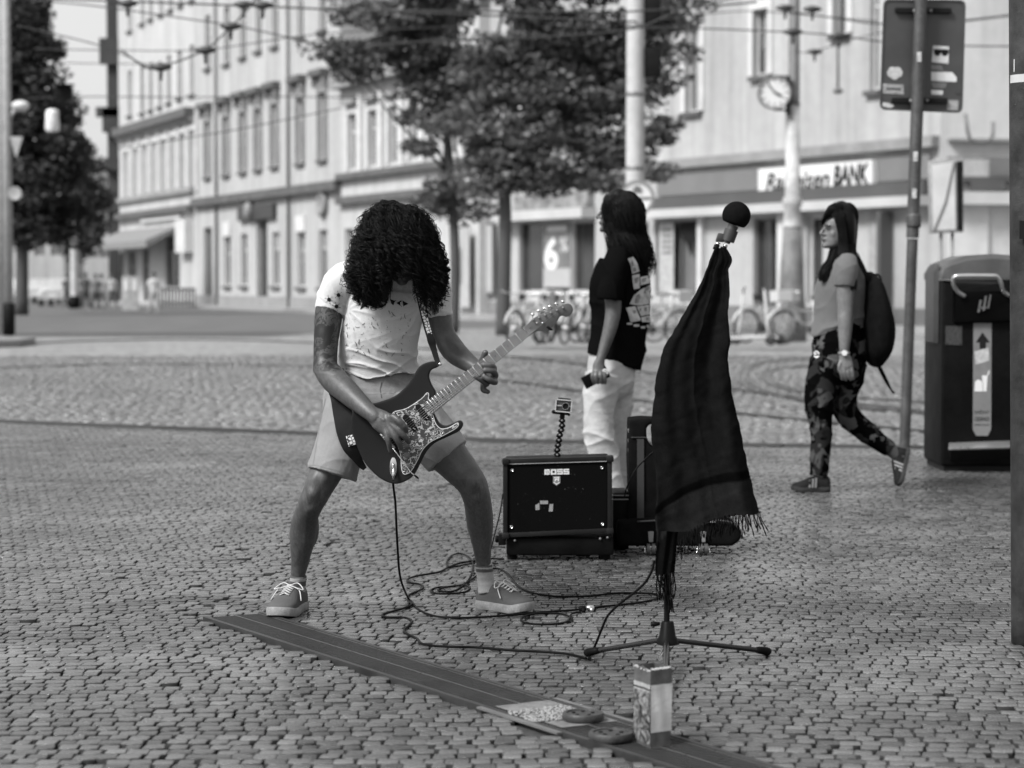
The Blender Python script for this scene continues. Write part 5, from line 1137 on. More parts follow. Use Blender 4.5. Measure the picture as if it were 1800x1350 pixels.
allr = [(a+off, b_, c+off, d) for off, L_ in ((0, Bl), (10, Ol), (20, Sl), (30, Sl)) for a, b_, c, d in L_]
mk('logo', rects(allr, 957, 825, 43.5/39, 9.5/6).mesh(), LOGO, amp)
amp_poly([(972, 837), (985, 837), (985, 849), (978.5, 854), (972, 849)], M('badge_grey', .16, .4), 'badge')
for poly in ([(974, 839), (983, 838.3), (983, 840), (974, 840.6)], [(981.3, 839.5), (983, 839.5), (982, 846), (980.3, 846)], [(978, 839), (979.5, 839), (976.5, 846), (974.8, 846)], [(975, 842.4), (982, 841.6), (982, 843), (975, 843.8)],
             [(973.5, 847), (978.5, 850.6), (983.5, 847), (983.5, 848.5), (978.5, 852), (973.5, 848.5)]): amp_poly(poly, PW, 'badge_mark', .0016)
TAPE = M('tape_grey', .20, .7, .15, 60)
for poly in ([(949, 880), (963, 880), (963.5, 886), (949.5, 886)], [(941, 888), (948, 884), (948.5, 896), (941.5, 897)], [(966, 886), (972.5, 886), (971.5, 899), (964.5, 899)]): amp_poly(poly, TAPE, 'tape_piece')
# base unit under the amplifier
base = thing('battery_box', 'low black box on which the guitar amplifier stands', 'box', (G(980, 985).x, YA, 0)); zb = ap(0, 945, 0).z
q = B(); xl, xr = ap(890, 960).x, ap(1079, 960).x; q.box2((xl, YA+.012, .02), (xr, YA+DEP+.05, zb-.002)); mk('case', q.bevel('c', .01), BLK, base)
for x, y in ((905, 950), (1055, 947), (1068, 945)):
    q = B(); q.ball(ap(x, y, -.006), .006); mk('rivet', q.mesh('r', True), M('rivet', .12, .4), base)
for x in (900, 1065):
    for yy in (.06, .25): q = B(); q.cyl((ap(x, 980).x, YA+yy, 0), (ap(x, 980).x, YA+yy, .024), .022); mk('rubber_foot', q.mesh('f', True, angle=40), RUB, base)
q = B(); q.box((xl-.018, YA+.06, ap(0, 950).z), (.034, .07, .05)); q.cyl((xl-.034, YA+.06, ap(0, 950).z), (xl-.05, YA+.06, ap(0, 950).z), .016); mk('side_socket', q.bevel('s', .005), RUB, base)
# --- action camera on a jointed arm, standing on the amplifier
YC = YA+.06; zt_ = ap(982, 804).z
t = thing('action_camera', 'small action camera in a clear case on a jointed flexible arm, standing on the amplifier', 'camera', (P(982, 804, YC).x, YC, zt_))
pts = [(980, 803), (979, 795), (980, 786), (982, 778), (983, 769), (985, 760), (988, 752), (988, 743), (988, 735)]
for i, (x, y) in enumerate(pts[:-1]):
    a, b_ = P(x, y, YC), P(*pts[i+1], YC); m_ = a.lerp(b_, .5); q = B(); q.rings([[c+Vector((math.cos(t2)*r, math.sin(t2)*r, 0)) for t2 in [2*math.pi*j/14 for j in range(14)]] for c, r in ((a, .008), (a.lerp(b_, .15), .0145), (a.lerp(b_, .55), .0155), (a.lerp(b_, .85), .0095), (b_, .008))]); mk('arm_segment', q.mesh('a', True), MATB, t)
    q = B(); q.ball(m_+Vector((0, -.0145, 0)), (.005, .003, .005), None, 10, 6); mk('joint_pin', q.mesh('j', True), M('pin', .15, .3, metal=.5), t)
q = B(); q.cyl(tuple(P(988, 735, YC)), tuple(P(989, 727, YC)), .012, .01); q.tube([P(973, 725, YC), P(1000, 728, YC)], .006, 8); q.ball(P(973, 724, YC), .009); q.ball(P(1000, 729, YC), .006); mk('mount', q.mesh('m', True, angle=50), MATB, t)
cc = P(990.5, 713, YC-.005); R = Matrix.Rotation(.09, 3, 'Y')
q = B(); q.box(cc, (.064, .035, .048), R); mk('camera_body', q.bevel('b', .004), M('cam_body', .05, .35), t)
q = B(); q.box(cc+Vector((0, -.004, 0)), (.068, .036, .004), R); 
for s in (-1, 1): q.box(cc+R @ Vector((s*.034, -.006, 0)), (.004, .04, .056), R); q.box(cc+R @ Vector((0, -.006, s*.026)), (.07, .04, .004), R)
mk('clear_case', q.mesh(), M('clear_case', .4, .2, .2, 40), t)
c = cc+R @ Vector((.008, -.022, 0)); n = 24; q = B(); q.rings([[c+Vector((math.cos(a)*r, -o, math.sin(a)*r)) for a in [2*math.pi*i/n for i in range(n)]] for r, o in ((.017, -.004), (.017, .008), (.014, .0085), (.011, .004), (.005, .003), (.0005, .003))], cap=False); mk('lens', q.mesh('l', True, angle=30), M('lens_black', .01, .12), t)
q = B(); q.rings([[c+Vector((math.cos(a)*r, -.0087, math.sin(a)*r)) for a in [2*math.pi*i/n for i in range(n)]] for r in (.0158, .0142)], cap=False); mk('lens_ring', q.mesh(), M('lens_ring', .25, .3), t)
for x, z in ((-.022, -.004), (-.024, .012)): q = B(); q.ball(cc+R @ Vector((x, -.019, z)), .0028); mk('button', q.mesh('b', True), M('rivet', .12, .4), t)
q = B(); q.box(cc+R @ Vector((.004, -.006, .031)), (.05, .01, .005), R); q.cyl(tuple(cc+Vector((-.018, -.004, .028))), tuple(cc+Vector((-.018, -.004, .035))), .006); mk('latch', q.mesh(), MATB, t)

# --- luggage
YL = G(1130, 972).y
def lp(px, py, o=0.0): return P(px, py, YL-o)
t = thing('gig_bag', 'upright black fabric trolley bag with a handle hole, standing behind the hanging scarf', 'bag', (lp(1135, 980).x, YL, 0))
out = catmull([lp(*p_) for p_ in ((1106, 870), (1106, 745), (1110, 738), (1125, 735), (1150, 735), (1205, 738), (1240, 760), (1245, 870), (1245, 925), (1180, 925), (1108, 925))], 4, True)
hole = [lp(*p_) for p_ in ((1143, 745), (1137, 753), (1137, 768), (1143, 782), (1154, 792), (1163, 790), (1160, 760), (1152, 746))]
bm = bmesh.new()
def loopv(pts): 
    vs = [bm.verts.new(p_) for p_ in pts]; return [bm.edges.new((vs[i], vs[(i+1) % len(vs)])) for i in range(len(vs))]
es = loopv([tuple(p_) for p_ in out])+loopv([tuple(p_) for p_ in hole])
bmesh.ops.triangle_fill(bm, edges=es, use_beauty=True); r_ = bmesh.ops.extrude_face_region(bm, geom=bm.faces[:]); bmesh.ops.translate(bm, verts=[v for v in r_['geom'] if isinstance(v, bmesh.types.BMVert)], vec=(0, .2, 0)); bmesh.ops.recalc_face_normals(bm, faces=bm.faces)
me = bpy.data.meshes.new('bag'); bm.to_mesh(me); bm.free(); src = me
me = remesh(src, .009, 5); X_ = vcos(me); displace(me, .004*swirl(X_, 9, 3, 2.4)); mk('shell', me, BLKF, t)
q = B(); q.prism([lp(1109, 768, .006), lp(1137, 768, .006), lp(1137, 769.5, .006), lp(1109, 769.5, .006)], (0, .004, 0)); mk('seam', q.mesh(), M('seam', .03, .7), t)
for y in (757, 775, 792): q = B(); q.box(lp(1106, y, -.05), (.012, .02, .02)); mk('zip_pull', q.bevel('z', .003), M('zip', .1, .4), t)
q = B(); q.prism([lp(1120, 772, .008), lp(1132, 772, .008), lp(1132, 918, .008), lp(1120, 918, .008)], (0, .006, 0)); mk('webbing', q.mesh(), M('webbing', .022, .8), t)
YK = YL-.05
t = thing('equipment_case', 'low black rounded equipment case on small castors, under the hanging scarf', 'case', (P(1200, 980, YK).x, YK, 0))
body = [P(*p_, YK) for p_ in ((1084, 930), (1086, 915), (1130, 912), (1230, 912), (1262, 916), (1290, 920), (1305, 932), (1303, 948), (1288, 972), (1280, 975), (1086, 975))]
for b_ in body: b_.z = max(b_.z, .035)
q = B(); q.prism(body, (0, .36, 0)); mk('shell', remesh(q, .010, 6), BLKF, t)
q = B(); q.tube(catmull([tuple(P(x, y, YK-.01)) for x, y in ((1120, 917), (1180, 914), (1265, 915), (1290, 921), (1301, 932))], 5), .004, 6); mk('piping', q.mesh('p', True), M('piping', .05, .35), t)
q = B(); q.prism([P(1213, 916, YK-.008), P(1258, 916, YK-.008), P(1258, 918, YK-.008), P(1213, 918, YK-.008)], (0, -.003, 0)); mk('zip_line', q.mesh(), M('zip_light', .25, .4), t)
for x in (1144, 1236):
    q = B(); q.prism([P(x-5, 934, YK-.012), P(x+5, 934, YK-.012), P(x+4, 953, YK-.012), P(x-4, 953, YK-.012)], (0, -.006, 0)); mk('castor_plate', q.bevel('p', .002, 1), M('castor_plate', .16, .35), t)
    q = B(); c = P(x, 962, YK-.02); q.box(c+Vector((0, 0, .002)), (.05, .02, .006)); q.tube([c+Vector((-.026, 0, .002)), c+Vector((-.026, -.01, -.018))], .005, 6); q.tube([c+Vector((.026, 0, .002)), c+Vector((.026, -.01, -.018))], .005, 6); q.ball(c+Vector((-.028, -.012, -.02)), .006); q.ball(c+Vector((.028, -.012, -.02)), .006); fk = mk('castor_fork', q.mesh('f', True), CHROME, t)
    for s in (-1, 1): q = B(); q.cyl((c.x+s*.004, c.y-.01, .026), (c.x+s*.019, c.y-.01, .026), .026, n=20); mk('castor_wheel', q.mesh('w', True, angle=40), M('castor_rubber', .04, .5), t)
t = thing('black_case', 'square black case with metal edges squeezed between the amplifier and the trolley bag', 'case', (lp(1090, 980).x, YL+.05, 0))
q = B(); q.box2((lp(1077, 900, -.03).x, YL+.03, .01), (lp(1106, 900).x, YL+.3, lp(1090, 868).z)); mk('body', q.bevel('b', .008), BLK, t)
for k in (0, .018): q = B(); q.box2((lp(1077, 900, -.03).x-.002, YL+.024, lp(1090, 871).z-k-.004), (lp(1106, 900).x+.002, YL+.05, lp(1090, 871).z-k)); mk('metal_edge', q.mesh(), M('edge_metal', .2, .3, metal=.6), t)

# --- microphone stand
YM = 7.03; sb = G(1172, 1171); YM = sb.y
t = thing('microphone_stand', 'black tripod microphone stand under the dark scarf, boom leaning right', 'stand', (sb.x, YM, 0))
hub = P(1172, 1112, YM); piv = P(1171, 752, YM)
q = B(); q.cyl((sb.x, YM, .0), tuple(P(1172, 985, YM)), .0092); q.cyl(tuple(P(1172, 985, YM)), tuple(piv), .007); mk('pole', q.mesh('p', True, angle=40), MATB, t)
q = B(); hz = lambda py: P(1172, py, YM).z
ringprofile(q, (sb.x+.002, YM), [(.004, hz(1091)), (.017, hz(1092)), (.02, hz(1094)), (.027, hz(1118)), (.034, hz(1124)), (.035, hz(1132)), (.022, hz(1134))], 20); mk('hub', q.mesh('h', True, angle=40), MATB, t)
q = B(); q.tube([P(1160, 1096, YM), P(1152, 1097, YM), P(1144, 1097, YM)], [.005, .008, .008], 10); mk('clamp_knob', q.mesh('k', True), MATB, t)
for tip, nm in ((G(1034, 1155), 0), (G(1348, 1153), 0), (G(1166, 1245), 1)):
    d = Vector((tip.x-sb.x, tip.y-YM, 0)).normalized(); a = Vector((sb.x, YM, hz(1127)))+d*.03; e = Vector((tip.x, tip.y, .016)); q = B(); q.cyl(tuple(a), tuple(e), .0085, n=12); lg = mk('leg', q.mesh('l', True, angle=40), CHROME if nm and False else M('leg_gloss', .008, .25, .2, spec=.4), t)
    q = B(); q.tube([e-(e-a).normalized()*.045, e-(e-a).normalized()*.03, e, e+(e-a).normalized()*.012], [.0095, .0125, .0135, .010], 12); q.ball(e+Vector((0, 0, -.002)), .014); mk('rubber_foot', q.mesh('f', True), RUB, lg)
q = B(); q.cyl(tuple(P(1172, 1134, YM-.035)), tuple(P(1160, 1156, YM-.19)), .0095, n=12); mk('leg_sleeve', q.mesh('s', True, angle=40), CHROME, t)
bt = P(1270, 434, YM-.02); q = B(); q.cyl(tuple(piv+(piv-bt).normalized()*.08), tuple(bt), .006); mk('boom', q.mesh('b', True), MATB, t)
q = B(); q.ball(P(1182, 743, YM-.02), .018); q.box(P(1180, 738, YM-.03), (.03, .02, .02)); mk('clutch', q.bevel('c', .004), MATB, t)
q = B(); q.box(P(1181, 739, YM-.062), (.014, .006, .009)); mk('clutch_screw', q.mesh(), CHROME, t)
mt = thing('microphone', 'microphone with a round black foam windshield in a clip on the boom tip', 'microphone', P(1294, 380, YM-.03)); YY = YM-.03
q = B(); n = 30; c = P(1294.5, 379, YY); ax = (P(1300, 368, YY)-P(1284, 412, YY)).normalized(); 
R = ax.to_track_quat('Z', 'Y').to_matrix(); r = mpx(25, YY)
q.rings([[c+R @ Vector((math.cos(a)*rr, math.sin(a)*rr, z)) for a in [2*math.pi*i/n for i in range(n)]] for rr, z in [(.002, r)]+[(r*math.sin(t_), r*math.cos(t_)) for t_ in np.linspace(.2, 2.15, 14)]+[(r*.78, -r*.62), (r*.5, -r*.66), (.002, -r*.66)]]); mk('windshield', q.mesh('w', True, angle=70), M('foam', .006, .95, .3, 80, bmp=.003, bscale=500), mt)
a_, b_ = P(1289, 396, YY), P(1276, 427, YY); q = B(); q.tube([a_, a_.lerp(b_, .5), b_], [.0175, .0155, .0125], 18); mk('handle', q.mesh('h', True, angle=50), M('mic_handle', .06, .3, .2, metal=.3), mt)
q = B(); tx = text_mesh('microphone', .012, bold=.0002)
bpy.data.meshes.remove(tx)
q = B(); q.tube([P(1286, 404, YY), P(1279, 424, YY)], [.022, .021], 18); mk('clip', q.mesh('c', True, angle=50), M('clip_dark', .03, .35), mt)
q = B(); q.prism([P(1263, 409, YY-.01), P(1276, 411, YY-.01), P(1273, 426, YY-.01), P(1258, 424, YY-.01)], (0, .025, 0)); mk('clip_jaw', q.bevel('j', .003), M('clip_dark', .03, .35), mt)
for x, y in ((1262, 428), (1275, 432)): q = B(); q.tube([P(x+1, y-2, YY), P(x-1, y+3, YY)], .007, 12); mk('thread', q.mesh('t', True), CHROME, mt)
for x, y in ((1259.5, 434), (1272, 438)): q = B(); q.tube([P(x+1, y-3, YY), P(x-2, y+5, YY)], .009, 12); mk('adapter', q.mesh('t', True), MATB, mt)

# --- scarf hung over the boom
def scarf():
    t = thing('scarf', 'long dark scarf with fringed ends draped over the boom of the microphone stand', 'scarf', P(1230, 700, YM))
    # rows: y, left x, right x
    rows = [(436, 1256, 1276), (446, 1252, 1283), (456, 1249, 1286), (480, 1240, 1283), (520, 1221, 1283), (560, 1196, 1283), (600, 1170, 1284), (640, 1156, 1281), (690, 1149, 1290), (740, 1144, 1300), (790, 1148, 1310), (830, 1153, 1318), (870, 1155, 1327), (905, 1155, 1336), (935, 1155, 1345)]
    Q = catmull(rows, 16); nU = 110; V = []; 
    k = len(Q)
    for i, (y, xl, xr) in enumerate(Q):
        f = i/(k-1)
        for j in range(nU+1):
            u = j/nU; x = xl+(xr-xl)*u
            # folds radiate from the top knot
            dep = math.sin(math.pi*min(max(u, 0), 1))**.6*(.02+.05*f)
            fold = (.022*math.sin(u*6.5+.6+f*1.3+.5*math.sin(f*7+u*3))+.012*(1-abs(math.sin(u*5.2+.9-f*.8)))**3+.007*math.sin(u*13+f*3.0)+.003*math.sin(u*27-f*4))*(.35+f*1.0)
            V.append((x+1.5*math.sin(u*9+f*4)*f, y, YM-.035-dep-fold))
    V = np.array(V); W = np.array([tuple(P(x, y, Y)) for x, y, Y in V])
    W = W+.006*np.stack([swirl(W, 3, 3, 5), swirl(W, 4, 3, 5), swirl(W, 5, 3, 5)], 1)
    F = [(i*(nU+1)+j, i*(nU+1)+j+1, (i+1)*(nU+1)+j+1, (i+1)*(nU+1)+j) for i in range(k-1) for j in range(nU)]
    # bottom edge: cut along a curve
    def ybot(x): return float(np.interp(x, [1140, 1180, 1189, 1192, 1210, 1250, 1290, 1337, 1350], [2000, 2000, 990, 955, 935, 915, 905, 900, 900]))
    keep = [f for f in F if V[f[0]][1] <= min(ybot(V[f[0]][0]), 940)]
    me = bpy.data.meshes.new('cloth'); me.from_pydata([tuple(w) for w in W], [], keep); me.polygons.foreach_set('use_smooth', [True]*len(keep))
    # woven cloth with a darker stripe and a paler border beyond it
    a = me.attributes.new('tone', 'FLOAT', 'POINT')
    def stripe(x, y): return float(np.interp(x, [1150, 1170, 1200, 1240, 1280, 1320, 1330], [905, 885, 862, 846, 838, 834, 834]))
    sm_ = lambda d: max(0., min(1., d/3+.5)); vals = [lerp(lerp(0.0, -1.0, sm_(v[1]-stripe(v[0], v[1])+8)), 1.0, sm_(v[1]-stripe(v[0], v[1])-8)) for v in V]; a.data.foreach_set('value', vals)
    m, tt, b = new_mat('scarf_weave'); at = nd(tt, 'ShaderNodeAttribute', attribute_name='tone'); vec = coords(tt); n1 = noise_(tt, vec, 22, 4, .6); n2 = noise_(tt, vec, 400, 2, .7)
    base = mrange(tt, at.outputs['Fac'], -1, 1, .002, .010); val = mathn(tt, 'MULTIPLY', base, mathn(tt, 'MULTIPLY', mrange(tt, n1, .35, .65, .85, 1.2), mrange(tt, n2, .2, .8, .5, 1.5)))
    tt.links.new(val, b.inputs['Base Color']); b.inputs['Roughness'].default_value = .85; b.inputs['Specular IOR Level'].default_value = .1; b.inputs['IOR'].default_value = 1.12; bump(tt, b, n2, .0012)
    o = mk('cloth', me, m, t)
    # tail hanging down on the left to the fringe
    rows = [(860, 1155, 1192), (900, 1155, 1196), (950, 1154, 1190), (985, 1152, 1188), (1012, 1152, 1186)]
    Q = catmull(rows, 8); nU = 26; V = []
    for i, (y, xl, xr) in enumerate(Q):
        for j in range(nU+1): u = j/nU; V.append(tuple(P(xl+(xr-xl)*u, y-(5*u if i > 25 else 0), YM-.022-.012*math.sin(math.pi*u)-.005*math.sin(u*14+i*.1))))
    F = [(i*(nU+1)+j, i*(nU+1)+j+1, (i+1)*(nU+1)+j+1, (i+1)*(nU+1)+j) for i in range(len(Q)-1) for j in range(nU)]
    me = bpy.data.meshes.new('cloth'); me.from_pydata(V, [], F); me.polygons.foreach_set('use_smooth', [True]*len(F)); a = me.attributes.new('tone', 'FLOAT', 'POINT')
    a.data.foreach_set('value', [1.0 if (1.0*(v[0]-V[0][0])/.0018+(V[0][2]-v[2])/.0018) < 95 else -.6 for v in V]); mk('cloth_tail', me, m, t)
    # fringe
    r = np.random.default_rng(2); paths = []
    def strand(x, y, L_, lean, Y): 
        s = np.linspace(0, 1, 9); k1, k2 = r.uniform(0, 6, 2)
        return [tuple(P(x+lean*q_**1.6+1.3*math.sin(q_*5+k1), y+L_*q_, Y+.006*math.sin(q_*6+k2))) for q_ in s]
    for x in np.linspace(1192, 1337, 62):
        y = ybot(x)-2; u = (x-1155)/180; Y = YM-.05-math.sin(math.pi*min(1, u))**.6*.07; paths.append(strand(x+r.normal(0, 1), y, r.uniform(24, 42)*(1.1 if x > 1290 else .95), (x-1290)*.22+r.normal(0, 2) if x > 1290 else r.normal(0, 3), Y))
    for x in np.linspace(1153, 1186, 26):
        L_ = 70 if abs(x-1178) < 5 else r.uniform(22, 50); paths.append(strand(x, 1010-(x-1153)*.12, L_, r.normal(2, 3), YM-.03+r.normal(0, .006)))
    paths = np.array(paths); rad = np.full(paths.shape[:2], .0016); rad[:, -2:] = .0026; rad[:, -1] = .0012
    mk('fringe', tubes_np('fringe', paths, rad, 5), m, t, kind='stuff')
scarf()

# --- cables
CAB = M('black_cable', .006, .35, .1)
def gcable(pts, r, label, sub=8, zf=None, extra_top=None):
    W = []
    for i, p_ in enumerate(pts):
        if len(p_) == 3: W.append(P(p_[0], p_[1], p_[2]))
        else: W.append(G(p_[0], p_[1], r+.001))
    Q = catmull([tuple(w) for w in W], sub); Q[:, 2] = np.maximum(Q[:, 2], r*.9)
    t = thing('cable', label, 'cable', W[-1]); q = B(); q.tube([Vector(v) for v in Q], r, 8); mk('cord', q.mesh('c', True), CAB, t); return t
t = gcable([(692, 838, 7.87), (691, 850, 7.88), (695, 885, 7.93), (697, 930, 7.97), (699, 965, 8.02), (702, 1005, 8.08), (708, 1030, 8.15), (720, 1055), (737, 1072), (765, 1083), (800, 1086), (850, 1084.5), (900, 1081), (960, 1075.5), (1000, 1073), (1020, 1071)], .0042, 'guitar lead dropping from the guitar jack and curving over the stones to the right')
for dx in (0, 14):
    q = B(); c = G(1024+dx, 1070-dx*.1, .012); q.tube([c-Vector((.016, 0, 0)), c-Vector((.01, 0, 0)), c+Vector((.01, 0, 0)), c+Vector((.014, 0, 0))], [.006, .011, .011, .005], 10); q.tube([c+Vector((0, .004, -.002)), c+Vector((.004, -.03, -.004))], .007, 8); mk('plug', q.mesh('p', True), RUB if dx == 0 else STEEL, t)
gcable([(1040, 1069), (1060, 1066), (1110, 1061), (1145, 1055), (1158, 1049), (1150, 1044), (1120, 1042.5), (1075, 1043), (1045, 1047), (1010, 1048.5), (975, 1048), (940, 1043), (915, 1033), (903, 1022), (893, 1009), (878, 1000), (864, 1000)], .0042, 'cable looping back from behind the stand to the amplifier over the stones')
gcable([(862, 1001), (845, 1007), (830, 1018), (812, 1028), (790, 1031), (768, 1033), (757, 1038), (765, 1043), (790, 1043.5), (815, 1041), (826, 1035), (820, 1030), (800, 1030), (780, 1033), (770, 1037.5), (782, 1040), (800, 1038), (818, 1026), (829, 1008), (831, 992), (825, 980), (810, 973), (795, 976), (786, 986), (787, 995), (800, 996), (826, 991), (845, 989), (875, 991)], .0038, 'small coil of cable lying in loops beside the right shoe of the guitarist')
gcable([(886, 983), (862, 982), (835, 986), (808, 990), (787, 998), (770, 1006), (735, 1012), (717, 1018), (719, 1024), (738, 1027), (744, 1033), (735, 1039), (719, 1046), (717, 1054), (724, 1062), (710, 1069), (685, 1076), (672, 1081), (680, 1085), (712, 1086), (724, 1092), (718, 1100), (710, 1108), (716, 1114), (732, 1122), (741, 1131), (762, 1135), (800, 1137), (840, 1138), (900, 1143), (960, 1146), (1000, 1150), (1030, 1157)], .0045, 'black cable zigzagging from the amplifier over the stones to the left foot of the stand')
gcable([(1020, 1076), (1005, 1079), (1000, 1090), (985, 1096), (955, 1097.5), (925, 1095), (916, 1089), (925, 1082), (950, 1078), (980, 1078), (1002, 1084), (1003, 1091), (985, 1095.5)], .0038, 'single flat ring of cable lying right of the toe of the guitarist')
gcable([(1150, 985, 7.05), (1146, 1003, 7.05), (1133, 1025, 7.06), (1112, 1044, 7.08), (1085, 1065, 7.12), (1068, 1083, 7.15), (1058, 1105, 7.18), (1048, 1130, 7.2), (1040, 1148, 7.23), (1034, 1158)], .0042, 'microphone cable swinging from the scarf down to the left foot of the stand')
gcable([(1155, 790, 9.4), (1140, 802, 9.5), (1120, 822, 9.5), (1108, 843, 9.5), (1100, 862, 9.55), (1098, 872, 9.6)], .0035, 'thin cable crossing the front of the trolley bag')
gcable([(884, 868, 9.66), (879, 900, 9.6), (868, 945, 9.5), (858, 985)], .003, 'thin cable hanging down the left side of the amplifier')
gcable([(887, 962, 9.6), (868, 961), (855, 962), (843, 968)], .0035, 'short cable leaving the socket of the box under the amplifier')

# --- carton
YT = G(1150, 1315).y
def cp(px, py, o=0.0): return P(px, py, YT-o)
t = thing('drink_carton', 'opened drinks carton with a dark printed side and a blank pale side', 'carton', (cp(1150, 1300).x, YT, 0))
# square footprint: front corner at x=1143
fc = G(1143, 1317); lc = G(1114.5, 1303); rc = G(1178.5, 1311.5); bc = lc+rc-fc
def col(c, dz): return Vector((c.x, c.y, dz))
Ht = P(1145, 1176, fc.y).z; Hl = P(1116, 1168, lc.y).z; Hr = P(1184, 1172, rc.y).z
ins = .003
def side(c0, c1, h0, h1, z0, z1, mat, nm, out=0, wav=0, n=10):
    """strip on a side wall between two height fractions"""
    V = []; d = (c1-c0); nn_ = Vector((d.y, -d.x, 0)).normalized(); nn_ = nn_ if nn_.dot(CAMP-c0) > 0 else -nn_
    for k in range(9):
        for i in range(n+1):
            u = i/n; h = h0+(h1-h0)*u; z = lerp(z0(u) if callable(z0) else z0, z1(u) if callable(z1) else z1, k/8)*h; c = c0.lerp(c1, u)
            if c1 is rc or c0 is fc: c = c+Vector((.004*z/.2*u, 0, 0))
            b_ = .0022*math.sin(z*60+u*4)*math.sin(u*math.pi)+.0015*math.sin(z*23+2+u*8)*math.sin(u*math.pi); c = c+nn_*(out+b_); V.append((c.x, c.y, max(z, .001)))
    F = [(k*(n+1)+i, k*(n+1)+i+1, (k+1)*(n+1)+i+1, (k+1)*(n+1)+i) for k in range(8) for i in range(n)]
    me = bpy.data.meshes.new(nm); me.from_pydata(V, [], F); me.polygons.foreach_set('use_smooth', [True]*len(F)); return mk(nm, me, mat, t)
CG = M('carton_grey', .07, .45, .3, 30, fine=.2); CI = M('carton_inside', .35, .5, .2)
tornl = lambda u: 1-.02*math.sin(u*9)-.03*(u > .75); tornr = lambda u: 1-.03*abs(math.sin(u*7))
for c0, c1, h0, h1, tp in ((lc, fc, Hl, Ht, tornl), (fc, rc, Ht, Hr, tornr), (rc, bc, Hr, Hr*.97, 1), (bc, lc, Hr*.97, Hl, 1)): side(c0, c1, h0, h1, 0, tp, CG, 'carton_side')
q = B(); q.add([col(lc, .002), col(fc, .002), col(rc, .002), col(bc, .002)], [(0, 1, 2, 3)]); mk('carton_bottom', q.mesh(), CG, t)
side(fc, rc, Ht, Hr, .20, .795, M('blank_paper', .5, .7, .08, 12, bmp=.002, bscale=40), 'blank_label', .0018)
mm, tt, b = new_mat('printed_carton'); vec = coords(tt, (1, 1, 1)); n1 = noise_(tt, vec, 28, 4, .7, 2.5); n2 = noise_(tt, vec, 90, 3, .8, 1); v_ = mathn(tt, 'ADD', mrange(tt, n1, .45, .6, .012, .2), mrange(tt, n2, .55, .7, 0, .12)); tt.links.new(v_, b.inputs['Base Color']); b.inputs['Roughness'].default_value = .4
side(lc, fc, Hl, Ht, .05, .70, mm, 'printed_side', .0012); side(lc, fc, Hl, Ht, .70, .80, M('print_pale', .28, .5, .3, 60), 'print_band', .0012)
side(lc, fc, Hl, Ht, .725, .745, PB, 'print_line', .0022)
q = B()
for c0, c1, h0, h1 in ((lc, fc, Hl, Ht), (fc, rc, Ht, Hr)):
    for u in np.linspace(.1, .9, 5): c = c0.lerp(c1, u); q.add([Vector((c.x-.006, c.y, h0*.985)), Vector((c.x+.008, c.y, h0*.985)), Vector((c.x+.004, c.y+.006, h0*1.0)), Vector((c.x-.003, c.y+.004, h0*1.005))], [(0, 1, 2, 3)])
mk('torn_rim', q.mesh(), CI, t)
# ================================================================ PEOPLE
def skin_mat(name, v, hair=0.0, tattoo=False):
    m, t, b = new_mat(name); vec = coords(t); n = noise_(t, vec, 9, 4, .6); f = noise_(t, vec, 260, 3, .7); val = mathn(t, 'MULTIPLY', mrange(t, n, .3, .7, v*.78, v*1.22), mathn(t, 'MULTIPLY', mrange(t, noise_(t, vec, 42, 5, .7), .3, .7, .8, 1.2), mrange(t, f, .3, .7, .85, 1.15)))
    if hair:
        h = noise_(t, coords(t, (1, 1, .22)), 150, 3, .8); a = nd(t, 'ShaderNodeAttribute', attribute_name='hairy'); hm = mathn(t, 'MULTIPLY', mrange(t, h, .42, .60, 0, hair), a.outputs['Fac']); val = mixf(t, hm, val, v*.28)
    if tattoo:
        a = nd(t, 'ShaderNodeAttribute', attribute_name='tattoo'); w = noise_(t, vec, 12, 2, .5, 2.2); w2 = noise_(t, vec, 34, 2, .5, 3); l = mathn(t, 'MAXIMUM', mrange(t, w, .47, .51, 0, 1), mrange(t, w2, .54, .57, 0, 1)); l = mathn(t, 'MULTIPLY', mathn(t, 'MAXIMUM', l, .22), a.outputs['Fac']); val = mixf(t, l, val, v*.12)
    t.links.new(val, b.inputs['Base Color']); b.inputs['Roughness'].default_value = .48; b.inputs['Subsurface Weight'].default_value = .06; b.inputs['Subsurface Scale'].default_value = .008; b.inputs['Subsurface Radius'].default_value = (1, 1, 1)
    bump(t, b, mathn(t, 'ADD', f, mathn(t, 'MULTIPLY', n, 3)), .0006); return m
def cloth_mat(name, v, weave=420, wr=.85, sheen=.1, var=.12, bmp=.0008, tone=0):
    m, t, b = new_mat(name); vec = coords(t); n = noise_(t, vec, 7, 5, .6); f = noise_(t, vec, weave, 2, .6); s = noise_(t, coords(t, (1, 1, 1)), 45, 4, .7)
    val = mathn(t, 'MULTIPLY', mrange(t, n, .3, .7, v*(1-var), v*(1+var)), mrange(t, f, .2, .8, .88, 1.12)); t.links.new(val, b.inputs['Base Color']); b.inputs['Roughness'].default_value = wr; b.inputs['Sheen Weight'].default_value = sheen; b.inputs['Specular IOR Level'].default_value = .04 if v < .05 else .3; b.inputs['IOR'].default_value = 1.1 if v < .05 else 1.4
    bump(t, b, mathn(t, 'ADD', f, mathn(t, 'MULTIPLY', s, 1.5)), bmp); return m
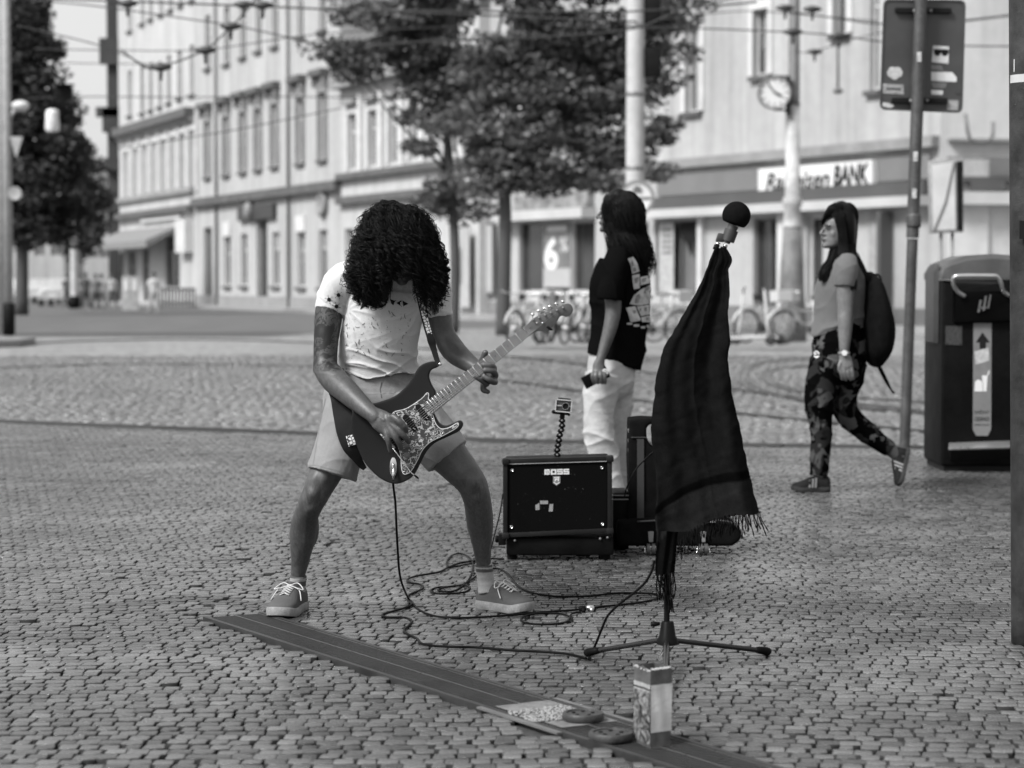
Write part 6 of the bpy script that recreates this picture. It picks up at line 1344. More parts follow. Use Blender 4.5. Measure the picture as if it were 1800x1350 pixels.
def head_parts(b, base, fwd, H, up=Vector((0, 0, 1))):
    """base: chin level point on the ear axis; fwd: facing; H: chin to crown"""
    fwd = (fwd-up*fwd.dot(up)).normalized(); side = up.cross(fwd).normalized()
    rows = [(0.0, .34, .10, .10), (.04, .42, .0, .17), (.09, .445, -.08, .215), (.16, .435, -.2, .25), (.22, .44, -.28, .275), (.30, .435, -.36, .3), (.4, .43, -.41, .325), (.5, .415, -.45, .345), (.58, .44, -.475, .35), (.64, .445, -.49, .35), (.74, .42, -.49, .35), (.84, .34, -.45, .32), (.92, .22, -.35, .25), (.98, .06, -.2, .13), (1.0, -.04, -.08, .03)]
    Q = catmull(rows, 4); rings = []
    for z, f, bk_, w in Q:
        bk_ = bk_*.86 if bk_ < 0 else bk_
        c = (f+bk_)/2; a = (f-bk_)/2; ring = []
        for j in range(32):
            t = 2*math.pi*j/32; ct, st = math.cos(t), math.sin(t); x = c+a*ct; y = w*math.copysign(abs(st)**(.85), st)*(1-.10*max(ct, 0)**2)
            ring.append(base+fwd*x*H+side*y*H+up*z*H)
        rings.append(ring)
    b.rings(rings)
    L_ = lambda f, s, z: base+fwd*f*H+side*s*H+up*z*H
    R = Matrix((side, fwd, up)).transposed()
    b.tube([L_(.40, 0, .56), L_(.46, 0, .50), L_(.50, 0, .44), L_(.525, 0, .385), L_(.50, 0, .35)], [.035*H, .035*H, .045*H, .052*H, .04*H], 10)
    for s in (-1, 1):
        b.ball(L_(.45, s*.055, .365), (.04*H, .045*H, .03*H), R); b.ball(L_(.385, s*.14, .60), (.10*H, .045*H, .03*H), R); b.ball(L_(.36, s*.135, .51), (.05*H, .045*H, .03*H), R); b.ball(L_(.27, s*.19, .38), (.085*H, .075*H, .12*H), R)
        b.ball(L_(-.02, s*.35, .46), (.03*H, .07*H, .12*H), R)
    b.ball(L_(.445, 0, .265), (.10*H, .05*H, .022*H), R); b.ball(L_(.44, 0, .225), (.085*H, .05*H, .028*H), R); b.ball(L_(.41, 0, .07), (.09*H, .07*H, .07*H), R)
    return L_, R
def strands_in(rows, Y0, n, S, seed, kmin=.5, kmax=1.03, rad=.0013, amp=.0, freq=5, curl=0, tmin=.75, phi=(0, 2*math.pi), t0max=.25, wander=.35, sub=10, tonev=(.2, .8), locks=0):
    """hair strands that follow a loft: every strand keeps its own angle and depth inside the mass"""
    r = np.random.default_rng(seed); fr = loft_frames(rows, Y0, sub); C = np.array([tuple(f[0]) for f in fr]); Sd = np.array([tuple(f[1]) for f in fr]); D = np.array([tuple(f[2]) for f in fr]); m = len(C)
    lk = r.integers(0, locks, n) if locks else None
    ph0 = r.uniform(phi[0], phi[1], n); k0 = kmin+(kmax-kmin)*r.uniform(0, 1, n)**.5; t0 = r.uniform(0, t0max, n); t1 = r.uniform(tmin, 1, n); s = np.linspace(0, 1, S)[None]
    if locks:
        ph0 = r.uniform(phi[0], phi[1], locks)[lk]+r.normal(0, .014, n); k0 = (kmin+(kmax-kmin)*r.uniform(0, 1, locks)**.5)[lk]+r.normal(0, .010, n); t0 = r.uniform(0, t0max, locks)[lk]+r.uniform(0, .03, n); t1 = np.minimum(1, r.uniform(tmin, 1, locks)[lk]+r.normal(0, .03, n))
    t = (t0[:, None]+(t1-t0)[:, None]*s)*(m-1); i = np.clip(t.astype(int), 0, m-2); f = (t-i)[..., None]
    c = C[i]*(1-f)+C[i+1]*f; sd_ = Sd[i]*(1-f)+Sd[i+1]*f; d = D[i]*(1-f)+D[i+1]*f
    wp_ = r.uniform(0, 6, locks)[lk] if locks else r.uniform(0, 6, n); ph = ph0[:, None]+wander*np.sin(s*3+wp_[:, None])*s; k = k0[:, None]*(1+.06*np.sin(s*7+r.uniform(0, 6, n)[:, None]))
    Pp = c+sd_*(np.cos(ph)*k)[..., None]+d*(np.sin(ph)*k)[..., None]
    if curl:
        fq = freq*r.uniform(.7, 1.4, n)[:, None]; p0 = r.uniform(0, 6.28, n)[:, None]; a = curl*r.uniform(.4, 1.3, n)[:, None]*np.minimum(1, s*3)
        e1 = r.normal(size=(n, 1, 3))
        if locks: fq = freq*r.uniform(.7, 1.4, locks)[lk][:, None]+r.normal(0, .06, (n, 1)); p0 = r.uniform(0, 6.28, locks)[lk][:, None]+r.normal(0, .2, (n, 1)); a = curl*r.uniform(.5, 1.3, locks)[lk][:, None]*r.uniform(.75, 1.2, (n, 1))*np.minimum(1, .25+s*2.2); e1 = r.normal(size=(locks, 1, 3))[lk]
        e1[..., 2] *= .3; e1 /= np.linalg.norm(e1, axis=2, keepdims=True); e2 = np.cross(e1, np.array([.2, .2, 1.0])); e2 /= np.linalg.norm(e2, axis=2, keepdims=True)
        Pp = Pp+e1*(a*np.sin(fq*6.28*s+p0))[..., None]+e2*(a*np.cos(fq*6.28*s+p0))[..., None]
        q1, q2 = (r.uniform(0, 6, locks)[lk][:, None], r.uniform(0, 6, locks)[lk][:, None]) if locks else (r.uniform(0, 6, n)[:, None], r.uniform(0, 6, n)[:, None])
        Pp = Pp+curl*.8*np.stack([np.sin(s*5+q1), np.sin(s*4+q2), 0*s+0*ph0[:, None]], -1)*s[..., None]
    if amp: Pp = Pp+amp*np.stack([np.sin(s*9+ph0[:, None]*3), np.sin(s*8+ph0[:, None]*5), np.zeros_like(ph)], -1)*s[..., None]
    rr = np.full((n, S), rad)*r.uniform(.6, 1.3, n)[:, None]; rr[:, -3:] *= np.array([.8, .55, .25])
    return Pp, rr, r.uniform(*tonev, n)
def hair_mat(name, v):
    m, t, b = new_mat(name); a = nd(t, 'ShaderNodeAttribute', attribute_name='tone'); t.links.new(mrange(t, a.outputs['Fac'], 0, 1, v*.5, v*1.6), b.inputs['Base Color']); b.inputs['Roughness'].default_value = .45; b.inputs['Specular IOR Level'].default_value = .14; return m
HAIR = hair_mat('black_hair', .004)
def shoe(parent, heel, toe, up, W, Hh, upper_mat, sole_mat, lace_mat=None, nm='shoe', sole_h=.03, tongue=.62, label=None, stripes=None, collar=.085):
    """heel, toe: sole level end points; builds a low shoe with sole, upper, laces"""
    x = (toe-heel); L_ = x.length; x.normalize(); up = (up-x*up.dot(x)).normalized(); y = up.cross(x)
    T = lambda a, b_, c: heel+x*a*L_+y*b_*W+up*c
    def outline(a):   # half width along the length
        return float(np.interp(a, [0, .04, .12, .3, .5, .7, .85, .94, .985, 1.0], [.18, .30, .37, .36, .40, .48, .47, .36, .2, .04]))
    A = np.concatenate([np.linspace(0, .1, 5), np.linspace(.15, .88, 14), np.linspace(.9, 1, 7)])
    q = B(); rings = []
    for a in A:
        w = outline(a)*1.06; spring = .012*max(0, a-.8)/.2; rings.append([T(a, -w, spring), T(a, -w*1.03, sole_h*.5+spring), T(a, -w, sole_h+spring), T(a, w, sole_h+spring), T(a, w*1.03, sole_h*.5+spring), T(a, w, spring)])
    q.rings(rings); root = mk(nm, q.bevel('sole', .003, 2), sole_mat, parent, label=label)
    q = B(); rings = []; n = 20
    for a in A*.985+.006:
        w = outline(a); h = float(np.interp(a, [0, .05, .3, .42, .6, .75, .88, .96, 1], [.72, .95, .93, 1.0, .78, .55, .44, .33, .12]))*Hh; ring = []
        for j in range(n):
            t = math.pi*j/(n-1); ct, st = math.cos(t), math.sin(t); ring.append(T(a, w*math.copysign(abs(ct)**.75, ct)*(1 if st < .5 else 1-.25*(st-.5)), sole_h*.85+h*st**.75))
        ring.append(T(a, 0, sole_h*.85)); rings.append(ring)
    q.rings(rings); up_ = q.mesh('u', True, angle=60); mk('upper', up_, upper_mat, root)
    top = lambda a: sole_h*.85+float(np.interp(a, [.3, .42, .6, .75, .88], [.93, 1.0, .78, .55, .44]))*Hh+.002
    if lace_mat:
        q = B()
        for i, a in enumerate(np.linspace(.44, .66, 5)):
            w = .16; q.tube([T(a, -w, top(a)-.004), T(a+.01, 0, top(a)+.003), T(a+.03, w, top(a)-.004)], .0022, 6); q.tube([T(a+.03, -w, top(a)-.004), T(a+.01, 0, top(a)+.005), T(a, w, top(a)-.004)], .0022, 6)
        for s in (-1, 1):
            q.tube(catmull([tuple(T(.46, 0, top(.46)+.004)), tuple(T(.42, s*.25, top(.46)+.012)), tuple(T(.5, s*.5, top(.5)-.005)), tuple(T(.52, s*.3, top(.5)))], 4), .0022, 6); q.tube(catmull([tuple(T(.46, 0, top(.46)+.004)), tuple(T(.5, s*.35, top(.5)-.006)), tuple(T(.62, s*.52, top(.62)-.03))], 4), .0022, 6)
        mk('laces', q.mesh('l', True), lace_mat, root)
    if stripes:
        for a in (.42, .5, .58):
            for s in (-1, 1): q = B(); q.prism([T(a, s*.44, sole_h), T(a+.04, s*.46, sole_h), T(a-.0, s*.26, top(a)-.012), T(a-.04, s*.25, top(a)-.012)], y*s*W*.05); mk('stripe', q.mesh(), stripes, root)
    return root, T, top

# ---------------------------------------------------------------- the guitarist
YG = 8.1
gt = thing('person', 'guitarist with black curly hair over his face, white printed T-shirt and pale shorts', 'person', (G(690, 1082).x, YG, 0))
b = B()
# neck, trunk (inside the clothes), head bent down
limb(b, [(690, 455, 30, -.08, 1), (692, 480, 34, -.03, 1), (688, 520, 62, .0, .55), (674, 580, 58, .03, .55), (662, 650, 54, .06, .55), (660, 700, 66, .08, .6), (668, 740, 56, .07, .6)], YG)
hb_ = P(706, 452, YG-.27); hfwd = Vector((.1, -.62, -.78)).normalized(); hup = Vector((-.03, -.62, .78)); hup = (hup-hfwd*hup.dot(hfwd)).normalized()
HH = .225; head_parts(b, P(702, 435, YG-.18)-hup*HH*.42, hfwd, HH, hup)
# right arm (left in view)
limb(b, [(598, 495, 25, .0), (585, 520, 25, .0), (578, 550, 24.5, -.01), (574, 590, 22.5, -.02), (572, 625, 21, -.03), (573, 648, 22, -.05), (586, 666, 23.5, -.10), (608, 687, 22, -.17), (632, 709, 18, -.235), (650, 725, 14.5, -.275), (660, 734, 14, -.287)], YG, n=26)
b.ball(P(562, 650, YG-.05), mpx(12, YG))
limb(b, [(652, 726, 14, -.275, .75), (668, 738, 19, -.292, .55), (683, 748, 20, -.30, .5), (690, 753, 17, -.30, .5)], YG, n=20)
finger(b, [(684, 736, -.305), (700, 741, -.325), (710, 750, -.33), (714, 757, -.315)], YG, (7.5, 5.2))      # index
finger(b, [(686, 742, -.308), (701, 757, -.325), (712, 768, -.322), (719, 777, -.305)], YG, (7.2, 4.8))
finger(b, [(683, 748, -.308), (693, 765, -.322), (701, 778, -.318), (705, 789, -.302)], YG, (6.8, 4.6))
finger(b, [(677, 750, -.305), (681, 769, -.318), (684, 781, -.314), (686, 793, -.30)], YG, (6.2, 4.2))
finger(b, [(675, 734, -.285), (690, 732, -.318), (703, 742, -.335), (711, 752, -.325)], YG, (6.5, 5.2))        # thumb on the pick
for a_, c_ in (((655, 724), (676, 739)), ((660, 731), (678, 747)), ((663, 737), (676, 752))):     # tendons
    limb(b, [(a_[0], a_[1], 2.0, -.298), (c_[0], c_[1], 2.2, -.316)], YG, sub=3, n=8)
# left arm (right in view)
limb(b, [(762, 498, 24, .0), (768, 530, 23, .0), (774, 560, 20.5, .0), (782, 590, 20, .0), (795, 613, 21.5, -.02), (812, 629, 19, -.07), (830, 642, 14.5, -.12), (842, 652, 12.5, -.145)], YG, n=26)
limb(b, [(838, 648, 12.5, -.14, .8), (850, 658, 15, -.150, .6), (858, 664, 14, -.155, .55)], YG, n=18)
finger(b, [(858, 655, -.15), (868, 650, -.19), (864, 643, -.235), (850, 641.5, -.24)], YG, (7, 5.0))
finger(b, [(861, 661, -.155), (871, 661, -.20), (866, 652, -.235), (852, 651, -.243)], YG, (6.8, 4.9))
finger(b, [(860, 668, -.155), (871, 672, -.20), (862, 668, -.235), (850, 661, -.235)], YG, (6.5, 4.8))
finger(b, [(850, 664, -.15), (856, 675, -.19), (846, 668, -.225), (834, 661, -.235)], YG, (6.3, 4.6))
finger(b, [(852, 668, -.15), (849, 679, -.18), (850, 686, -.19), (858, 689, -.19)], YG, (5.8, 4.6))
finger(b, [(840, 646, -.15), (846, 636, -.165), (851, 626, -.185), (853, 619, -.195)], YG, (7.2, 5.8))      # thumb over the neck
# legs
limb(b, [(622, 725, 46, .06), (608, 765, 38, .03), (588, 805, 32, .0), (566, 845, 27.5, -.03), (553, 872, 24.5, -.03), (541, 897, 21.5, .0), (536, 917, 23.5, .04), (533, 940, 23.5, .07), (530, 965, 19.5, .09), (527, 990, 15.5, .11), (524, 1012, 12.8, .12), (522, 1035, 12.0, .13), (521, 1056, 12, .13)], YG, n=28)
b.ball(P(551, 866, YG-.047), (mpx(13, YG), mpx(18, YG), mpx(19, YG))); b.ball(P(547, 925, YG+.10), (mpx(15, YG), .05, mpx(38, YG)))
limb(b, [(715, 725, 46, .06), (752, 765, 40, .02), (782, 795, 36, .0), (806, 822, 31, -.01), (829, 850, 27, -.01), (838, 878, 24.5, .02), (842, 903, 24, .06), (845, 930, 21.5, .10), (848, 963, 16.5, .13), (850, 990, 13.5, .155), (853, 1015, 12.6, .17), (855, 1045, 12.6, .175)], YG, n=28)
b.ball(P(833, 846, YG-.030), (mpx(13, YG), mpx(18, YG), mpx(19, YG))); b.ball(P(832, 910, YG+.12), (mpx(13, YG), .05, mpx(38, YG)))
bm_ = remesh(b, .0034, 3, 'body'); X_ = vcos(bm_)
print('guitarist body verts', len(X_))
# shin and forearm modelling, tattoo and leg hair masks
displace(bm_, .0010*swirl(X_, 31, 3, 9)+.0022*swirl(X_*np.array([1, 1, .45]), 32, 2, 4.5)*(X_[:, 2] < P(0, 790, YG).z))
def bmp_at(px, py, rx, ry, amp, rot=0.0):
    c = P(px, py, YG); dx = (X_[:, 0]-c.x)/mpx(1, YG); dz = -(X_[:, 2]-c.z)/mpx(1, YG); cr, sr = math.cos(rot), math.sin(rot); u = (dx*cr+dz*sr)/rx; v = (-dx*sr+dz*cr)/ry; return amp*np.exp(-(u*u+v*v))*(vnor(bm_)[:, 1] < .2)
D_ = bmp_at(552, 866, 9, 11, .007)+bmp_at(538, 868, 4, 14, -.004)+bmp_at(567, 868, 5, 14, -.004)+bmp_at(548, 884, 6, 6, -.003)+bmp_at(545, 895, 6, 7, .004)+bmp_at(536, 945, 4, 42, .0025, .12)+bmp_at(573, 835, 8, 16, .005, .4)+bmp_at(556, 838, 6, 12, .004, .4)
D_ += bmp_at(834, 848, 9, 11, .007)+bmp_at(819, 852, 4, 14, -.004)+bmp_at(848, 846, 4, 13, -.004)+bmp_at(838, 866, 6, 6, -.003)+bmp_at(840, 877, 6, 7, .004)+bmp_at(847, 930, 4, 42, .0025, -.1)+bmp_at(826, 815, 9, 16, .005, -.4)+bmp_at(806, 825, 8, 14, .004, -.5)
fa = (X_[:, 2] < P(0, 655, YG).z) & (X_[:, 2] > P(0, 740, YG).z) & (X_[:, 0] < P(668, 600, YG).x)
D_ += fa*(.0022*ridges(X_, (.7, 0, .72), 9, 33, .5, 2)-.0008)+bmp_at(820, 632, 5, 18, .003, -1.0)+bmp_at(806, 618, 5, 12, -.003, -.9)
D_ += .0012*ridges(X_, (1, .2, .2), 11, 34, .8, 4)*(X_[:, 2] < P(0, 890, YG).z)
displace(bm_, D_); X_ = vcos(bm_)
a = bm_.attributes.new('tattoo', 'FLOAT', 'POINT'); zz = X_[:, 2]; elb = P(572, 640, YG); arm = (X_[:, 0] < P(603, 600, YG).x) & (zz > P(0, 650, YG).z)
a.data.foreach_set('value', (arm*1.0).astype(np.float32)); a = bm_.attributes.new('hairy', 'FLOAT', 'POINT'); a.data.foreach_set('value', ((zz < P(0, 840, YG).z)*1.0+((zz < P(0, 655, YG).z) & (zz > P(0, 740, YG).z) & (X_[:, 0] < P(660, 600, YG).x))*.6).clip(0, 1).astype(np.float32))
mk('body', bm_, skin_mat('guitarist_skin', .058, .55, True), gt)

# T-shirt
q = B()
limb(q, [(694, 462, 42, -.10, .8), (692, 474, 70, -.05, .62), (688, 492, 90, -.02, .52), (684, 515, 80, -.01, .60), (675, 548, 70, .0, .68), (668, 590, 69, .02, .68), (665, 625, 70, .045, .66), (667, 652, 70, .06, .66), (668, 664, 71, .06, .66)], YG, n=36, dome=False)
b.ball
limb(q, [(625, 485, 30, -.02), (604, 494, 32, -.01), (592, 512, 31, -.005), (584, 532, 29, .0), (578.5, 549, 26.5, -.01)], YG, n=26, dome=False)
limb(q, [(735, 482, 30, -.02), (756, 494, 30, -.01), (766, 515, 27.5, .0), (770, 538, 25, .0), (772, 556, 22.5, .0)], YG, n=26, dome=False)
ts = remesh(q, .0042, 5, 't_shirt'); X_ = vcos(ts); Np = vnor(ts)
zc = lambda y: P(0, y, YG).z; xc = lambda x: P(x, 600, YG).x
# hem lifts to the left and droops in front of the belly; folds run across the belly and fan out from the armpits
low = np.clip((zc(575)-X_[:, 2])/(zc(575)-zc(650)), 0, 1); body = (X_[:, 0] > xc(606)) & (X_[:, 0] < xc(742))
disp = low*body*.0085*(ridges(X_, (.25, 0, 1), 11, 41, .9, 2.5)-.35)+low*body*.004*(ridges(X_, (-.35, 0, 1), 17, 42, .8, 2)-.35)
ar = np.array(tuple(P(610, 545, YG-.05))); dd = X_-ar; rr = np.linalg.norm(dd[:, [0, 2]], axis=1); an = np.arctan2(dd[:, 2], dd[:, 0]); fan = np.exp(-((rr-.07)/.07)**2)
disp += .004*fan*(1-np.abs(np.sin(an*5.5+rr*9)))**2
ar = np.array(tuple(P(738, 540, YG-.05))); dd = X_-ar; rr = np.linalg.norm(dd[:, [0, 2]], axis=1); an = np.arctan2(dd[:, 2], dd[:, 0]); fan = np.exp(-((rr-.07)/.07)**2); disp += .004*fan*(1-np.abs(np.sin(an*5+rr*9)))**2
disp += .0022*(ridges(X_, (.8, 0, .6), 13, 43, .8, 2)-.3)*((X_[:, 0] < xc(612)) | (X_[:, 0] > xc(742)))+.0010*swirl(X_, 44, 3, 8)
displace(ts, disp)
X_ = vcos(ts); hem = X_[:, 2] < zc(655); X_[hem, 2] -= .006*np.sin((X_[hem, 0]-xc(600))*22)+0; 
left = np.clip((xc(650)-X_[:, 0])/(xc(650)-xc(600)), 0, 1)*(X_[:, 0] > xc(585))*np.clip((zc(620)-X_[:, 2])/.09, 0, 1); X_[:, 2] += .034*left**1.2; setco(ts, X_)
SHIRT = cloth_mat('white_cotton', .48, sheen=.1, var=.05); mk('t_shirt', ts, SHIRT, gt); SB = bvh_of(ts)
for rows in ([(553, 545), (561, 550), (575, 556), (590, 558.5), (603, 558.5)],):
    pass
# prints on the shirt
INK = M('shirt_ink', .018, .8, .3, 60); INKG = M('shirt_ink_faded', .09, .8, .3, 90)
def sh(x, y): return (500+x/4.5, 330+y/4.5)
polys = [[(600, 965), (620, 890), (615, 850), (600, 800), (640, 830), (660, 860), (690, 870), (700, 895), (660, 925)], [(700, 870), (735, 850), (735, 905)], [(740, 860), (765, 868), (790, 885), (825, 870), (822, 890), (800, 905), (755, 900), (742, 885)], [(835, 880), (870, 893), (885, 890), (870, 905), (862, 930), (845, 915)],
         [(885, 912), (925, 888), (928, 940)], [(932, 890), (980, 918), (940, 938)]]
decal('chest_print', [[sh(*p_) for p_ in pl] for pl in polys], SB, INK, gt)
decal('chest_print_gap', [[sh(*p_) for p_ in pl] for pl in ([(915, 905), (925, 905), (925, 925), (930, 930), (918, 930)], [(745, 875), (752, 875), (750, 890), (744, 890)])], SB, PW, gt, .0025)
def bug(cx, cy, r):
    out = [[(cx+r*math.cos(a)*(.9+.1*math.sin(3*a)), cy+r*math.sin(a)) for a in np.linspace(0, 5.9, 10)]]
    for k in range(6):
        a = k*1.05+.3; out.append([(cx+r*.8*math.cos(a-.15), cy+r*.8*math.sin(a-.15)), (cx+r*1.9*math.cos(a), cy+r*1.9*math.sin(a)), (cx+r*.8*math.cos(a+.15), cy+r*.8*math.sin(a+.15))]); out.append([(cx+r*1.9*math.cos(a)+r*.22*math.cos(t), cy+r*1.9*math.sin(a)+r*.22*math.sin(t)) for t in (0, 1.5, 3, 4.5)])
    return out
for x, y in ((427, 848), (353, 884), (410, 938), (1214, 830), (1262, 832), (1243, 925), (1163, 918)): c = sh(x, y); decal('small_beetle_print', bug(c[0], c[1], 3.6), SB, INK, gt)
r = random.Random(5); pl = []
for i in range(46):
    x, y = r.uniform(480, 1000), r.uniform(960, 1330); L_ = r.uniform(8, 42); a = r.choice([1.2, 1.57, 2.0, .6]); w = r.uniform(1.2, 2.6); pts = [(x, y)]
    for k in range(3): a += r.uniform(-.7, .7); pts.append((pts[-1][0]+L_/3*math.cos(a), pts[-1][1]+L_/3*math.sin(a)))
    for k in range(3): (x0, y0), (x1, y1) = pts[k], pts[k+1]; d = math.hypot(x1-x0, y1-y0)+1e-6; nx, ny = -(y1-y0)/d*w, (x1-x0)/d*w; pl.append([sh(x0-nx, y0-ny), sh(x1-nx, y1-ny), sh(x1+nx, y1+ny), sh(x0+nx, y0+ny)])
for i in range(60): x, y, k = r.uniform(470, 1020), r.uniform(940, 1360), r.uniform(1.5, 4); pl.append([sh(x+k*math.cos(t), y+k*math.sin(t)) for t in (0, 1.2, 2.5, 3.8, 5)])
decal('splatter_print', pl, SB, INKG, gt, .0016, 3)
# shorts
q = B()
limb(q, [(662, 655, 70, .065, .62), (660, 672, 80, .075, .62), (658, 692, 90, .08, .62), (662, 718, 94, .07, .6), (668, 742, 82, .06, .6)], YG, n=36)
limb(q, [(625, 705, 52, .06, .9), (615, 740, 50, .03, .95), (602, 775, 46, .015, 1), (591, 808, 45, -.01, 1), (583, 834, 44.5, -.02, 1.05)], YG, n=30, dome=False)
limb(q, [(705, 705, 52, .06, .9), (735, 742, 50, .03, .95), (765, 775, 47, .01, 1), (788, 803, 43.5, .0, 1.08)], YG, n=30, dome=False)
so = remesh(q, .0042, 5, 'shorts'); X_ = vcos(so)
displace(so, .0035*(ridges(X_, (.9, .1, .35), 9, 51, .9, 2)-.3)+.0028*(ridges(X_, (.2, 0, 1), 8, 52, 1, 2.5)-.3)+.001*swirl(X_, 53, 3, 9))
SHORT = cloth_mat('pale_twill', .19, 300, var=.14, bmp=.001); mk('shorts', so, SHORT, gt); OB = bvh_of(so)
SEAM = M('seam_line', .16, .8)  # seam lines a little darker than the twill
decal('hem_seam', [[(540, 818), (556, 817), (556, 818.4), (540, 819.4)], [(556, 817), (590, 826), (622, 836), (622, 837.4), (590, 827.4), (556, 818.4)]], OB, SEAM, gt, .001)
decal('side_seam', [[(572, 700), (573.4, 700), (562, 750), (551, 818), (549.6, 818), (560.6, 750)]], OB, SEAM, gt, .001)
decal('fly_seam', [[(670, 672), (672, 672), (669, 685), (672, 700), (670, 700), (667.5, 685)]], OB, M('seam_dark', .06, .8), gt, .001)
decal('waist_seam', [[(620, 690.5), (655, 692), (690, 690), (720, 684), (720, 685.2), (690, 691.4), (655, 693.4), (620, 691.8)]], OB, SEAM, gt, .001)
# socks
def sock(rows, stripes):
    q = B(); limb(q, rows, YG, n=26, dome=False); me = remesh(q, .003, 2); X_ = vcos(me); displace(me, .0012*ridges(X_, (0, 0, 1), 42, 61, .3, 1.5)); a = me.attributes.new('tone', 'FLOAT', 'POINT')
    zt_, zb_ = P(0, rows[0][1], YG).z, P(0, rows[-1][1], YG).z; f = (zt_-X_[:, 2])/(zt_-zb_); v = np.zeros(len(f))
    for s0, s1 in stripes: v[(f > s0) & (f < s1)] = 1
    a.data.foreach_set('value', v.astype(np.float32)); m = _MC.get('sock')
    if not m:
        m, t, b = new_mat('sock'); at = nd(t, 'ShaderNodeAttribute', attribute_name='tone'); n1 = noise_(t, coords(t), 300, 2, .7); t.links.new(mathn(t, 'MULTIPLY', mrange(t, at.outputs['Fac'], 0, 1, .26, .05), mrange(t, n1, .2, .8, .8, 1.2)), b.inputs['Base Color']); b.inputs['Roughness'].default_value = .9; _MC['sock'] = m
    mk('sock', me, m, gt)
sock([(525, 1011, 14.5, .12), (523.5, 1025, 14.5, .125), (522, 1040, 14.5, .13), (521, 1054, 15, .125)], [(.10, .28), (.42, .62)])
sock([(850, 990, 15, .155), (852, 1005, 15, .165), (854, 1022, 15, .17), (857, 1042, 16.5, .165)], [(.22, .30), (.36, .48)])
UP = cloth_mat('grey_canvas', .075, 350, .9, 0, .2); SOLE = M('worn_pale_sole', .2, .65, .3, 25, fine=.2); LACE = M('lace', .45, .8)
A_ = G(528, 1068.5); T_ = G(487, 1088); shoe(gt, Vector((A_.x, A_.y, 0)), Vector((T_.x, T_.y, 0)), Vector((0, 0, 1)), .112, .072, UP, SOLE, LACE, sole_h=.032)
A_ = G(843, 1067); T_ = G(932, 1079); shoe(gt, Vector((A_.x, A_.y, 0)), Vector((T_.x, T_.y, 0)), Vector((0, 0, 1)), .108, .072, UP, SOLE, LACE, sole_h=.032)
# curly hair: a dark mass under thousands of curls
q = B(); limb(q, [(702, 366, 14, -.17, .8), (698, 376, 34, -.17, .8), (698, 392, 48, -.18, .8), (699, 415, 56, -.18, .8), (698, 440, 62, -.18, .75), (698, 462, 58, -.2, .55), (697, 472, 46, -.21, .35)], YG, n=28)
limb(q, [(650, 450, 22, -.2, .7), (650, 485, 24, -.2, .6), (650, 506, 18, -.2, .5)], YG); limb(q, [(748, 450, 20, -.2, .7), (752, 480, 20, -.2, .6), (755, 498, 12, -.2, .5)], YG)
hc = remesh(q, .006, 6); X_ = vcos(hc); displace(hc, .005*swirl(X_, 71, 4, 9)); add_tone(hc, np.full(len(hc.polygons), .0)); hair = mk('hair', hc, HAIR, gt)
main = [(702, 355, 8, -.17, .8), (700, 360, 18, -.17, .9), (697, 369, 33, -.17, .9), (697, 383, 46, -.18, .9), (697, 400, 52, -.19, .9), (697, 420, 57, -.19, .9), (696, 441, 63, -.19, .85), (696, 466, 66, -.2, .75), (695, 490, 64, -.21, .6), (694, 512, 58, -.22, .5), (694, 534, 56, -.22, .4)]
sets = [strands_in(main, YG, 3600, 64, 1, .78, 1.06, .0007, curl=.0062, freq=7, tmin=.55, t0max=.18, locks=420, wander=.35, tonev=(.1, 1.0)), strands_in(main, YG, 1000, 60, 8, .93, 1.16, .0006, curl=.009, freq=6, tmin=.55, t0max=.55, tonev=(.5, 2.2), locks=150, wander=.3),
        strands_in([(665, 400, 34, -.2, .8), (652, 450, 34, -.2, .7), (648, 490, 34, -.21, .55), (650, 522, 27, -.22, .4), (652, 546, 18, -.22, .4)], YG, 620, 40, 2, .2, 1.08, .0008, curl=.010, freq=5.5, tmin=.62, t0max=.45, locks=60, tonev=(.1, 1.2)),
        strands_in([(735, 400, 36, -.2, .8), (750, 450, 30, -.2, .7), (756, 480, 27, -.21, .55), (755, 508, 22, -.22, .45), (758, 556, 10, -.22, .4)], YG, 520, 40, 3, .2, 1.10, .0008, curl=.011, freq=5.5, tmin=.55, t0max=.45, locks=50, tonev=(.1, 1.2)),
        strands_in(main, YG, 520, 60, 4, 1.0, 1.22, .0008, curl=.014, freq=6, tmin=.45, t0max=.55, tonev=(.4, 1.6), locks=120, wander=.5),
        strands_in([(700, 358, 16, -.17, .9), (697, 380, 50, -.18, .9), (697, 420, 64, -.18, .9), (697, 470, 76, -.2, .8), (697, 500, 77, -.2, .6), (697, 530, 70, -.2, .5)], YG, 420, 60, 6, .92, 1.10, .0008, curl=.015, freq=7, tmin=.7, t0max=.6, tonev=(.4, 2), locks=60)]
gx0, gx1, gz = P(686, 500, YG-.3).x, P(724, 500, YG-.3).x, P(700, 487, YG-.3).z
for Pp, rr, tn in sets:
    jj = .012*np.sin(np.arange(len(Pp))*7.3)[:, None]; cut = (Pp[..., 0] > gx0) & (Pp[..., 0] < gx1) & (Pp[..., 2] < gz+jj); cut = np.maximum.accumulate(cut, axis=1); rr[cut] = 1e-5
for i, (Pp, rr, tn) in enumerate(sets): mk('curls', tubes_np('curls', Pp, rr, 3, tn), HAIR, gt, kind='stuff')
